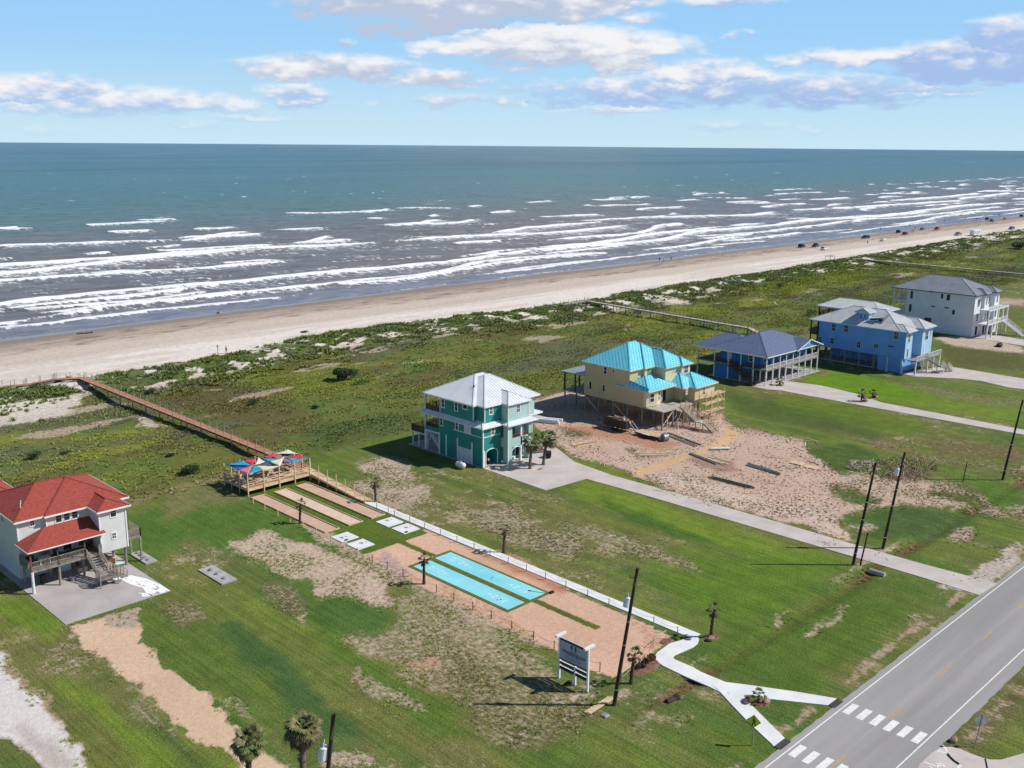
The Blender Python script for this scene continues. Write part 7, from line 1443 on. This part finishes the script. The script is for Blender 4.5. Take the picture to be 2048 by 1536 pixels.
for k, (x, y, l_, a, m_, lb) in enumerate(((641, 676, 4.2, .5, 'dark_wood', 'dark driftwood log lying on the beach at the dune foot'), (170, 668, 4.0, .05, 'dark_wood', 'dark flat wrack lying on the damp sand'), (1553, 610, 6.0, .75, 'white_post', 'bleached log lying in the far meadow'), (362, 733, 2.6, .2, 'grey_wood', 'grey beam on the sand at the dune edge'), (1998, 693, 2.4, .2, 'creosote', 'dark block on the bare ground near the white house'))):
    p_ = G(x, y, .5 if y < 740 and x < 1500 else 0); z = .75 if y < 740 and x < 1500 else .15; b_ = MB(); d = Vector((math.cos(a), math.sin(a), 0)); pts = [p_+d*l_*(f-.5)+Vector((0, 0, z-p_.z+.12*math.sin(f*5+k))) for f in (0, .3, .6, 1)]; b_.tube(pts, .22 if k != 4 else .7, 8)
    for f in (.3, .6): b_.cyl(p_+d*l_*(f-.5)+Vector((0, 0, z-p_.z)), p_+d*l_*(f-.4)+Vector((-d.y*.7, d.x*.7, z-p_.z+.45)), .09, .04, 6)
    tag(b_.build('driftwood', m_), lb, 'driftwood')
# ------------------------------------------------------------------ vehicles on the beach
def car(kind, m_):
    """built pointing along +X, wheels on z = 0"""
    t_ = thing('vehicle', '', 'car', (0, 0, 0))
    prof = {'suv': [(-2.3, .42), (-2.35, 1.0), (-2.15, 1.08), (-1.95, 1.72), (.55, 1.76), (1.15, 1.12), (2.2, 1.02), (2.38, .8), (2.36, .42)],
            'sedan': [(-2.3, .38), (-2.35, .85), (-1.7, .95), (-1.05, 1.4), (.35, 1.42), (1.1, .95), (2.15, .84), (2.35, .62), (2.32, .38)],
            'pickup': [(-2.8, .5), (-2.82, 1.12), (-.75, 1.12), (-.62, 1.82), (.75, 1.84), (1.35, 1.2), (2.55, 1.1), (2.72, .85), (2.7, .5)],
            'van': [(-2.6, .42), (-2.65, 1.9), (-2.5, 2.05), (1.2, 2.05), (1.95, 1.25), (2.55, 1.05), (2.65, .8), (2.62, .42)]}[kind]
    w_ = .92; n = len(prof); b_ = MB(); vs = []
    for s_ in (-1, 1):
        for (x, z) in prof: vs.append((x, s_*(w_-.16*max(0, z-1.05)), z))
    b_.add(vs, [tuple(reversed(range(n))), tuple(range(n, 2*n))]+[(i, (i+1) % n, n+(i+1) % n, n+i) for i in range(n)][::1]); body = b_.build('body', m_, t_)
    zt = max(z for _, z in prof); roof = [x for x, z in prof if z > zt-.1]; g = MB(); xa, xb = min(roof)+.1, max(roof)
    for s_ in (-1, 1):
        m = 2 if kind != 'pickup' else 1
        for k in range(m+1):
            x0 = xa+(xb-xa)*k/(m+1)+.06; x1 = xa+(xb-xa)*(k+1)/(m+1)-.04; y = lambda z: s_*(w_-.16*max(0, z-1.05)+.012); z0, z1 = (zt-.58, zt-.12)
            g.add([(x0, y(z0), z0), (x1+.12*(k == m), y(z0), z0), (x1, y(z1), z1), (x0, y(z1), z1)], [(0, 1, 2, 3)] if s_ < 0 else [(3, 2, 1, 0)])
    i = max(k for k, (x, z) in enumerate(prof) if z > zt-.1); (x0, z0), (x1, z1) = prof[i], prof[i+1]; f = lambda t_2, s_: (x0+(x1-x0)*t_2+.012, s_*.70, z0+(z1-z0)*t_2+.012)
    g.add([f(.12, -1), f(.92, -1), f(.92, 1), f(.12, 1)], [(0, 1, 2, 3)]); i = min(k for k, (x, z) in enumerate(prof) if z > zt-.1); (x0, z0), (x1, z1) = prof[i], prof[i-1]; f2 = lambda t_2, s_: (x0+(x1-x0)*t_2-.012, s_*.68, z0+(z1-z0)*t_2+.012); g.add([f2(.15, 1), f2(.85, 1), f2(.85, -1), f2(.15, -1)], [(0, 1, 2, 3)])
    g.build('windows', 'glass', t_)
    wb = {'suv': 1.42, 'sedan': 1.38, 'pickup': 1.72, 'van': 1.6}[kind]; r = .36
    for sx in (-1, 1):
        for sy in (-1, 1):
            wh = MB().cyl((sx*wb, sy*(w_-.16), r), (sx*wb, sy*(w_+.03), r), r, r, 14).build('wheel', 'rubber', t_); MB().cyl((sx*wb, sy*(w_+.031), r), (sx*wb, sy*(w_+.04), r), r*.55, r*.5, 10).build('rim', 'galv', wh)
    for sy in (-1, 1):
        MB().box(prof[-2][0]-.12, prof[-2][0]-.02, sy*.68-.16, sy*.68+.16, .72, .86).build('headlight', 'white_plastic', t_); MB().box(prof[0][0]-.03, prof[0][0]+.03, sy*.72-.12, sy*.72+.12, .85, 1.0).build('tail_light', 'car_red', t_)
    if kind == 'pickup': MB().box(-2.7, -.8, -.8, .8, 1.121, 1.13).build('load_bed', 'black_plastic', t_)
    return t_
BZ = lambda y: float(np.interp(y-268, [-90, -60, -30, -12, 0], [.75, .55, .15, -.55, -1.2]))
def on_beach(x, y):
    z = 0.0
    for _ in range(6): p_ = G(x, y, z); z = BZ(p_.y)
    return Vector((p_.x, p_.y, z))
CARS = [(1603, 495, 'suv', 'car_black', .1, 'black sport utility parked on damp sand before the black pickup'), (1631, 494, 'pickup', 'car_black', .15, 'black pickup on the beach next to a white sport utility'), (1649, 500, 'suv', 'car_white', .05, 'white sport utility parked on the beach next to a black pickup'), (1731, 477, 'suv', 'car_black', 2.9, 'dark open jeep-like vehicle on the sand beside a standing person'),
        (1766, 482, 'sedan', 'car_white', .1, 'white car alone on the pale sand track'), (1797, 466, 'suv', 'car_black', .2, 'black sport utility parked nose to tail with a black sedan'), (1810, 469, 'sedan', 'car_black', .1, 'black sedan parked nose to tail with a black sport utility'), (1845, 460, 'sedan', 'car_grey', .1, 'grey sedan on the sand beside a group of people'), (1874, 460, 'pickup', 'car_red', .1, 'rust red pickup on the beach'),
        (1984, 443, 'suv', 'car_blue', .1, 'blue grey sport utility near the waterline beyond the camper trailer'), (1974, 440, 'suv', 'car_black', .2, 'dark sport utility tucked behind the blue grey one'), (2023, 459, 'suv', 'car_blue', 3.1, 'dark blue sport utility near the dunes beyond the camper trailer'), (1916, 471, 'pickup', 'car_grey', 3.1, 'grey pickup in front of the camper trailer'), (2010, 439, 'sedan', 'car_tan', .1, 'tan car parked near the waterline next to the blue grey sport utility'), (2043, 434, 'suv', 'car_black', .1, 'black sport utility parked beyond the tan car by the waterline')]
for (x, y, kind, m_, rz, lb) in CARS:
    o = car(kind, m_); p_ = on_beach(x, y); o.location = p_; o.rotation_euler = (0, 0, rz); o['label'] = lb; o['group'] = 'vehicles parked on the beach'; o['category'] = {'suv': 'car', 'sedan': 'car', 'pickup': 'pickup'}[kind]; o.name = 'parked_'+{'suv': 'car', 'sedan': 'car', 'pickup': 'pickup'}[kind]
o = car('van', 'car_white'); o.location = (283.2, 90.6, .055); o.rotation_euler = (0, 0, .2); o['label'] = 'white van parked at the foot of the white house stairs'; o['category'] = 'van'; o.name = 'parked_van'
p_ = on_beach(1950, 471); t_ = thing('camper_trailer', 'long silver camper trailer parked on the beach behind a grey pickup', 'camper', tuple(p_)); b_ = MB()
pf = [(-4.6, .55), (-4.75, 1.2), (-4.55, 3.0), (-4.2, 3.2), (4.1, 3.2), (4.55, 2.6), (4.5, .9), (4.2, .55)]; n = len(pf); vs = [(p_.x+x, p_.y+s_*1.2, p_.z+z) for s_ in (-1, 1) for x, z in pf]; b_.add(vs, [tuple(reversed(range(n))), tuple(range(n, 2*n))]+[(i, (i+1) % n, n+(i+1) % n, n+i) for i in range(n)]); b_.build('body', 'car_white', t_)
for x in (-3.2, -1.0, 2.6): MB().box(p_.x+x-.5, p_.x+x+.5, p_.y-1.23, p_.y-1.205, p_.z+1.7, p_.z+2.4).build('window', 'glass', t_)
MB().box(p_.x+.6, p_.x+1.3, p_.y-1.225, p_.y-1.203, p_.z+.7, p_.z+2.5).build('door', 'galv', t_); MB().box(p_.x-4.5, p_.x+4.4, p_.y-1.222, p_.y-1.202, p_.z+1.2, p_.z+1.4).build('stripe', 'car_grey', t_)
for x in (-.6, .3):
    for s_ in (-1, 1): MB().cyl((p_.x+x, p_.y+s_*1.0, p_.z+.38), (p_.x+x, p_.y+s_*1.22, p_.z+.38), .38, .38, 12).build('wheel', 'rubber', t_)
MB().bar((p_.x-4.6, p_.y, p_.z+.55), (p_.x-6.0, p_.y, p_.z+.5), .12).build('drawbar', 'black_plastic', t_)
# ------------------------------------------------------------------ people on the beach
def body_mesh(pose):
    """continuous figure grown along a skeleton of joints"""
    if pose == 'sit': J = {'pel': (0, 0, .22), 'chest': (-.08, 0, .62), 'neck': (-.08, 0, .78), 'head': (-.05, 0, .93), 'sl': (-.08, .19, .70), 'el': (.05, .26, .45), 'hl': (.22, .2, .30), 'sr': (-.08, -.19, .70), 'er': (.05, -.26, .45), 'hr': (.22, -.2, .30), 'kl': (.42, .14, .42), 'al': (.62, .13, .08), 'fl': (.76, .13, .05), 'kr': (.42, -.14, .42), 'ar': (.62, -.13, .08), 'fr': (.76, -.13, .05)}
    else:
        s = .22 if pose == 'walk' else .05; J = {'pel': (0, 0, .93), 'chest': (.02, 0, 1.32), 'neck': (.02, 0, 1.5), 'head': (.05, 0, 1.65), 'sl': (.0, .19, 1.42), 'el': (-s*.6, .27, 1.14), 'hl': (-s*.3+.06, .27, .88), 'sr': (.0, -.19, 1.42), 'er': (s*.6, -.27, 1.14), 'hr': (s+.08, -.26, .9), 'kl': (s*.8, .11, .50), 'al': (s, .11, .09), 'fl': (s+.16, .12, .04), 'kr': (-s*.3, -.11, .50), 'ar': (-s*1.2, -.11, .10), 'fr': (-s*1.2+.15, -.12, .04)}
    R = {'pel': .15, 'chest': .165, 'neck': .065, 'head': .11, 'sl': .075, 'el': .05, 'hl': .04, 'sr': .075, 'er': .05, 'hr': .04, 'kl': .07, 'al': .05, 'fl': .04, 'kr': .07, 'ar': .05, 'fr': .04}
    E = [('pel', 'chest'), ('chest', 'neck'), ('neck', 'head'), ('chest', 'sl'), ('sl', 'el'), ('el', 'hl'), ('chest', 'sr'), ('sr', 'er'), ('er', 'hr'), ('pel', 'kl'), ('kl', 'al'), ('al', 'fl'), ('pel', 'kr'), ('kr', 'ar'), ('ar', 'fr')]
    ks = list(J); me = bpy.data.meshes.new('body'); me.from_pydata([J[k] for k in ks], [(ks.index(a), ks.index(c)) for a, c in E], []); return me, [R[k] for k in ks]
def person(lb, loc, pose, rz, cloth, grp='people on the beach'):
    me, rad = body_mesh(pose); o = bpy.data.objects.new('person', me); col.objects.link(o); o.modifiers.new('skin', 'SKIN'); sv = me.skin_vertices[0].data
    for k, r in enumerate(rad): sv[k].radius = (r, r)
    sv[0].use_root = True; o.modifiers.new('sub', 'SUBSURF').levels = 1; o.modifiers['sub'].render_levels = 1
    me.materials.append(MATS['skin']); o.location = loc; o.rotation_euler = (0, 0, rz); ORG[o.name] = Vector((0, 0, 0)); tag(o, lb, 'person', grp)
    c = MB()
    if pose == 'sit': c.blob((-.05, 0, .45), .2, .24, .3, 12, 8, 1, .02); c.blob((.16, 0, .25), .3, .22, .15, 12, 6, 1, .02)
    else: c.blob((.01, 0, 1.2), .19, .25, .33, 12, 8, 1, .02); c.blob((.0, 0, .82), .18, .21, .22, 12, 6, 1, .02)
    c.build('clothing', cloth, o, True); hd = Vector((-.05, 0, .97)) if pose == 'sit' else Vector((.03, 0, 1.70)); MB().blob(tuple(hd), .115, .11, .10, 10, 6, 2, .05).build('hair', 'dark_wood', o, True); return o
PE = [(1761, 461, 'walk', 2.9, 'cloth_dark', 'person in dark clothes at the water edge near the parked jeep'), (1735, 488, 'stand', .4, 'cloth_dark', 'person standing on the pale sand beyond the dark jeep'), (1889, 444, 'stand', 1.2, 'cloth_red', 'person with red top at the water edge beyond the rust red pickup'), (1927, 439, 'stand', 1.6, 'cloth_white', 'person in white at the water edge with a companion in dark'), (1931, 440, 'stand', 1.9, 'cloth_dark', 'person in dark at the water edge with a companion in white'),
      (1988, 432, 'walk', 0, 'cloth_blue', 'person in blue wading beyond the blue grey sport utility'), (1998, 432, 'stand', .5, 'cloth_dark', 'person in dark at the far water edge next to one in blue'), (1812, 454, 'sit', 1.5, 'cloth_dark', 'person in dark sitting at the water edge behind the black cars'), (1819, 453, 'stand', 1.4, 'cloth_blue', 'person in blue standing at the water edge behind the black cars'), (1822, 466, 'stand', -.5, 'cloth_white', 'person in white beside the black sedan'), (1826, 466, 'stand', .9, 'cloth_red', 'person in red beside the black sedan'), (1830, 459, 'stand', .2, 'cloth_dark', 'person in dark beside the grey sedan'),
      (1319, 523, 'walk', .3, 'cloth_dark', 'dark-clad person walking ahead of two others on damp sand'), (1327, 523, 'sit', .3, 'cloth_white', 'person in white crouching on damp sand among the walkers'), (1342, 521, 'walk', 3.3, 'cloth_dark', 'dark-clad person walking behind the crouching one'), (1013, 559, 'sit', 1.5, 'cloth_white', 'person in white sitting alone at the water edge'), (436, 628, 'sit', 1.5, 'cloth_dark', 'person in dark sitting at the water edge beside one in white'), (441, 628, 'sit', 1.4, 'cloth_white', 'person in white sitting at the water edge beside one in dark'), (453, 707, 'walk', 2.6, 'cloth_dark', 'person in dark walking at the dune foot near a marker post')]
for (x, y, pose, rz, cl, lb) in PE: person(lb, on_beach(x, y), pose, rz, cl)
p_ = on_beach(436, 707); b_ = MB(); b_.box(p_.x-.05, p_.x+.05, p_.y-.05, p_.y+.05, p_.z-.3, p_.z+2.0); b_.box(p_.x-.06, p_.x-.055, p_.y-.2, p_.y+.2, p_.z+1.5, p_.z+2.0); tag(b_.build('marker_post', 'creosote_brown'), 'brown marker post with plate at the dune foot', 'post')
p_ = on_beach(1725, 464); b_ = MB(); b_.cyl(p_, p_+Vector((0, 0, 4.5)), .05, .04, 6); b_.box(p_.x-.04, p_.x+.6, p_.y-.01, p_.y+.01, p_.z+4.0, p_.z+4.5); tag(b_.build('flag_pole', 'steel_grey'), 'thin flag pole on the sand behind the dark jeep', 'flag pole')
for k, (x, y, lb) in enumerate(((1660, 520, 'grey timber frame half buried at the dune edge'), (1953, 442, 'dark camp canopy frame near the far waterline'))):
    p_ = on_beach(x, y); b_ = MB()
    for dx in (-2, 2):
        for dy in (-1, 1): b_.bar(p_+Vector((dx, dy, -.2)), p_+Vector((dx, dy, 1.6)), .12)
    for dy in (-1, 1): b_.bar(p_+Vector((-2.3, dy, 1.6)), p_+Vector((2.3, dy, 1.6)), .12)
    for dx in (-2, 0, 2): b_.bar(p_+Vector((dx, -1.2, 1.7)), p_+Vector((dx, 1.2, 1.7)), .12)
    tag(b_.build('beach_shelter', 'grey_wood' if k == 0 else 'dark_wood'), lb, 'shelter')
# ------------------------------------------------------------------ grass and dune plants: uncountable, scattered over the ground
def tuft(name, m_, n, hgt, wid, rad, seed, arch=.5):
    r = random.Random(seed); b_ = MB()
    for k in range(n):
        a = r.uniform(0, 6.28); ro = rad*math.sqrt(r.random()); o = Vector((ro*math.cos(a*1.7), ro*math.sin(a*1.7), -.02)); d = Vector((math.cos(a), math.sin(a), 0)); s = Vector((-d.y, d.x, 0))*wid; h_ = hgt*r.uniform(.6, 1.15)
        m1 = o+d*h_*arch*.35+Vector((0, 0, h_*.6)); tp = o+d*h_*arch*r.uniform(.7, 1.2)+Vector((0, 0, h_*.95)); b_.add([o-s, o+s, m1+s*.8, m1-s*.8, tp], [(0, 1, 2, 3), (3, 2, 4)])
    me = b_.mesh(name, m_); return me
def instmat(name, lo, hi):
    mt, t, b = newmat(name); at = attr(t, 'Col', False, 'INSTANCER'); oi = t.nodes.new('ShaderNodeObjectInfo')
    f = noise(posn(t), 2.0, 3, .6, t)
    t.links.new(mixc(smooth(f, .3, .7, t), mixc(1.0, at, (lo, lo, lo), t, 'MULTIPLY'), mixc(1.0, at, (hi, hi, hi*.95), t, 'MULTIPLY'), t), b.inputs['Base Color']); b.inputs['Roughness'].default_value = .8; b.inputs['Specular IOR Level'].default_value = .15
    return mt
instmat('tuft_mat', 1.4, 2.2); instmat('dune_mat', 1.2, 2.1)
tc_ = bpy.data.collections.new('tuft_sources')
def scatter(name, lb, me, dens_attr, dens, tufts, smin, smax, seed, mname='tuft_mat'):
    o = tag(link(name, me), lb, 'grass', kind='stuff')
    srcs = []
    ng = bpy.data.node_groups.new(name, 'GeometryNodeTree'); ng.interface.new_socket('Geometry', in_out='INPUT', socket_type='NodeSocketGeometry'); ng.interface.new_socket('Geometry', in_out='OUTPUT', socket_type='NodeSocketGeometry')
    A = ng.nodes; gi = A.new('NodeGroupInput'); go = A.new('NodeGroupOutput'); K = ng.links.new
    dp = A.new('GeometryNodeDistributePointsOnFaces'); dp.distribute_method = 'RANDOM'; dp.inputs['Density'].default_value = dens; dp.inputs['Seed'].default_value = seed
    na = A.new('GeometryNodeInputNamedAttribute'); na.data_type = 'FLOAT'; na.inputs['Name'].default_value = dens_attr
    mu = A.new('ShaderNodeMath'); mu.operation = 'MULTIPLY'; K(na.outputs['Attribute'], mu.inputs[0]); mu.inputs[1].default_value = dens; K(gi.outputs[0], dp.inputs['Mesh']); K(mu.outputs[0], dp.inputs['Density'])
    jn = A.new('GeometryNodeGeometryToInstance')
    for tm in tufts:
        # mesh source kept as a hidden-free datablock: joined through Object Info needs an object, so build it inside the tree
        so_ = bpy.data.objects.new(tm.name+'_source', tm); oi = A.new('GeometryNodeObjectInfo'); oi.inputs['Object'].default_value = so_; K(oi.outputs['Geometry'], jn.inputs['Geometry'])
    ip = A.new('GeometryNodeInstanceOnPoints'); ip.inputs['Pick Instance'].default_value = True; K(dp.outputs['Points'], ip.inputs['Points']); K(jn.outputs[0], ip.inputs['Instance'])
    rz = A.new('FunctionNodeRandomValue'); rz.data_type = 'FLOAT'; rz.inputs[2].default_value = 0; rz.inputs[3].default_value = 6.283; rz.inputs['Seed'].default_value = seed+1; cx = A.new('ShaderNodeCombineXYZ'); K(rz.outputs[1], cx.inputs[2]); K(cx.outputs[0], ip.inputs['Rotation'])
    rs_ = A.new('FunctionNodeRandomValue'); rs_.data_type = 'FLOAT'; rs_.inputs[2].default_value = smin; rs_.inputs[3].default_value = smax; rs_.inputs['Seed'].default_value = seed+2; K(rs_.outputs[1], ip.inputs['Scale'])
    K(ip.outputs[0], go.inputs[0]); md = o.modifiers.new('scatter', 'NODES'); md.node_group = ng
    return o
px2, py2, dp2 = PX(GX, GY, GZ); vis = (dp2 > 10) & (px2 > -260) & (px2 < 2300) & (py2 > 200) & (py2 < 1750)
def submesh(name, xs_, ys_, fields):
    me, X, Y, Z = grid_mesh(name, xs_, ys_, ground_z)
    for nm, f in fields.items():
        v_ = f(X, Y)
        (set_col if v_.ndim == 2 else set_f)(me, nm, v_)
    return me
from bisect import bisect
def sample(arr):
    nx, ny = len(xs), len(ys); A2 = arr.reshape(ny, nx, -1)
    def f(X, Y):
        i = np.clip(np.searchsorted(xs, X), 0, nx-1); j = np.clip(np.searchsorted(ys, Y), 0, ny-1); r = A2[j, i]; return r if r.shape[-1] > 1 else r[..., 0]
    return f
colf = sample(np.clip(C, .008, 1)); baref = sample(np.clip(bare, 0, 1)); 
def visf(X, Y):
    a, b2, d2 = PX(X, Y, np.zeros_like(X)); return ((d2 > 10) & (a > -300) & (a < 2350) & (b2 < 1800)).astype(float)
def meadow_d(X, Y):
    d = dune_edge(X)-Y; m1 = sst(Y+2.0*(fbm(X/6., Y/5., 4, 2)-.5)+np.where(X > 84, -3, 0), 126.5, 129.5)
    n = fbm(X/5., Y/4., 4, 501); n2 = fbm(X/26., Y/14., 3, 503)
    inside = ((X > 78.0) & (X < 80.6) & (Y < 200)) | ((X > 99) & (X < 113.5) & (Y < 125)) | ((X > 135) & (X < 152) & (Y < 124.5))
    return m1*(.15+1.3*sst(n, .40, .66))*(.35+.9*sst(n2, .38, .6))*(1-sst(baref(X, Y), .25, .55))*sst(d, -1.0, 2.0)*visf(X, Y)*(1-inside)*(1-.86*sst(X, 240, 620))
tA = [tuft('grass_tuft', 'tuft_mat', 16, .30, .03, .26, k, .9) for k in range(3)]
gx_ = steps((20, 300, 1.5, 2.0), (300, 800, 3, 6)); gy_ = steps((120, 216, 1.2, 1.2))
mm = submesh('meadow_grass', gx_, gy_, {'Col': colf, 'dens': meadow_d})
scatter('meadow_grass', 'rough olive grass tufts of the meadow behind the houses', mm, 'dens', 3.0, tA, .55, 1.5, 11)
def dune_d(X, Y):
    d = dune_edge(X)+5.0*(fbm(X/9.0, Y/30.0, 3, 3)-.5)-Y; n = fbm(X/3.4, Y/3.0, 4, 511)
    return sst(d, -1.5, 1.5)*(1-sst(d, 16, 30))*sst(n, .47, .62)*(1-.85*sst(baref(X, Y), .35, .7))*visf(X, Y)*(1-((X > 76) & (X < 80.6) & (Y < 203)))*(1-.9*sst(X, 260, 700))
tB = [tuft('dune_plant', 'dune_mat', 22, .50, .06, .38, 20+k, .9) for k in range(3)]
mm = submesh('dune_plants', gx_, gy_, {'Col': colf, 'dens': dune_d}); scatter('dune_plants', 'dune grass and creeping plants along the back of the beach', mm, 'dens', 3.2, tB, .6, 1.5, 23)
def weed_d(X, Y):
    n = fbm(X/2.2, Y/2.2, 4, 521); b_ = baref(X, Y); lot = (1-sst(Y, 124, 127))*sst(Y, 38, 40)
    r = lot*(sst(b_, .22, .42)*(1-sst(b_, .84, .93)))*sst(n, .42, .62)
    ins = ((X > 66.6) & (X < 80) & (Y > 53) & (Y < 120)) | ((X > 34.5) & (X < 47.5) & (Y > 98) & (Y < 123)) | ((X > 100) & (X < 113) & (Y > 98))
    return r*visf(X, Y)*(1-ins)
tC = [tuft('weed_tuft', 'tuft_mat', 12, .16, .016, .13, 40+k, .8) for k in range(3)]
gx2 = steps((24, 175, .9, 1.4)); gy2 = steps((38, 127, .9, 1.0)); mm = submesh('lot_weeds', gx2, gy2, {'Col': colf, 'dens': weed_d}); scatter('lot_weeds', 'sparse weeds growing in the bare sandy patches of the lots', mm, 'dens', 9.0, tC, .6, 1.6, 31)

# clods and rubble on the building site
def clod_mesh(seed, m_):
    b_ = MB(); b_.blob((0, 0, .04), .16, .12, .09, 6, 4, seed, .7, True); return b_.mesh('soil_clod', m_)
mat('clod', (.46, .32, .25), (.36, .22, .165), 1.5, .95); mat('clod_pale', (.66, .53, .44), (.56, .44, .36), 1.5, .95)
sitef = sample(Zn(SITE).astype(float)); trkf = sample((Zn(TRK)).astype(float))
def clod_d(X, Y): return sitef(X, Y)*(1-trkf(X, Y))*(.25+1.6*sst(fbm(X/3., Y/2., 4, 531), .45, .66))*visf(X, Y)
mm = submesh('soil_rubble', steps((110, 180, 1.0, 1.0)), steps((48, 126, 1.0, 1.0)), {'dens': clod_d, 'Col': lambda X, Y: np.stack([X*0+.5, X*0+.36, X*0+.28], -1)})
scatter('soil_rubble', 'clods and rubble strewn over the bare building site', mm, 'dens', .9, [clod_mesh(k, m_) for k, m_ in ((1, 'clod'), (2, 'clod_pale'), (3, 'clod_pale'))], .3, 1.25, 41)['category'] = 'rubble'
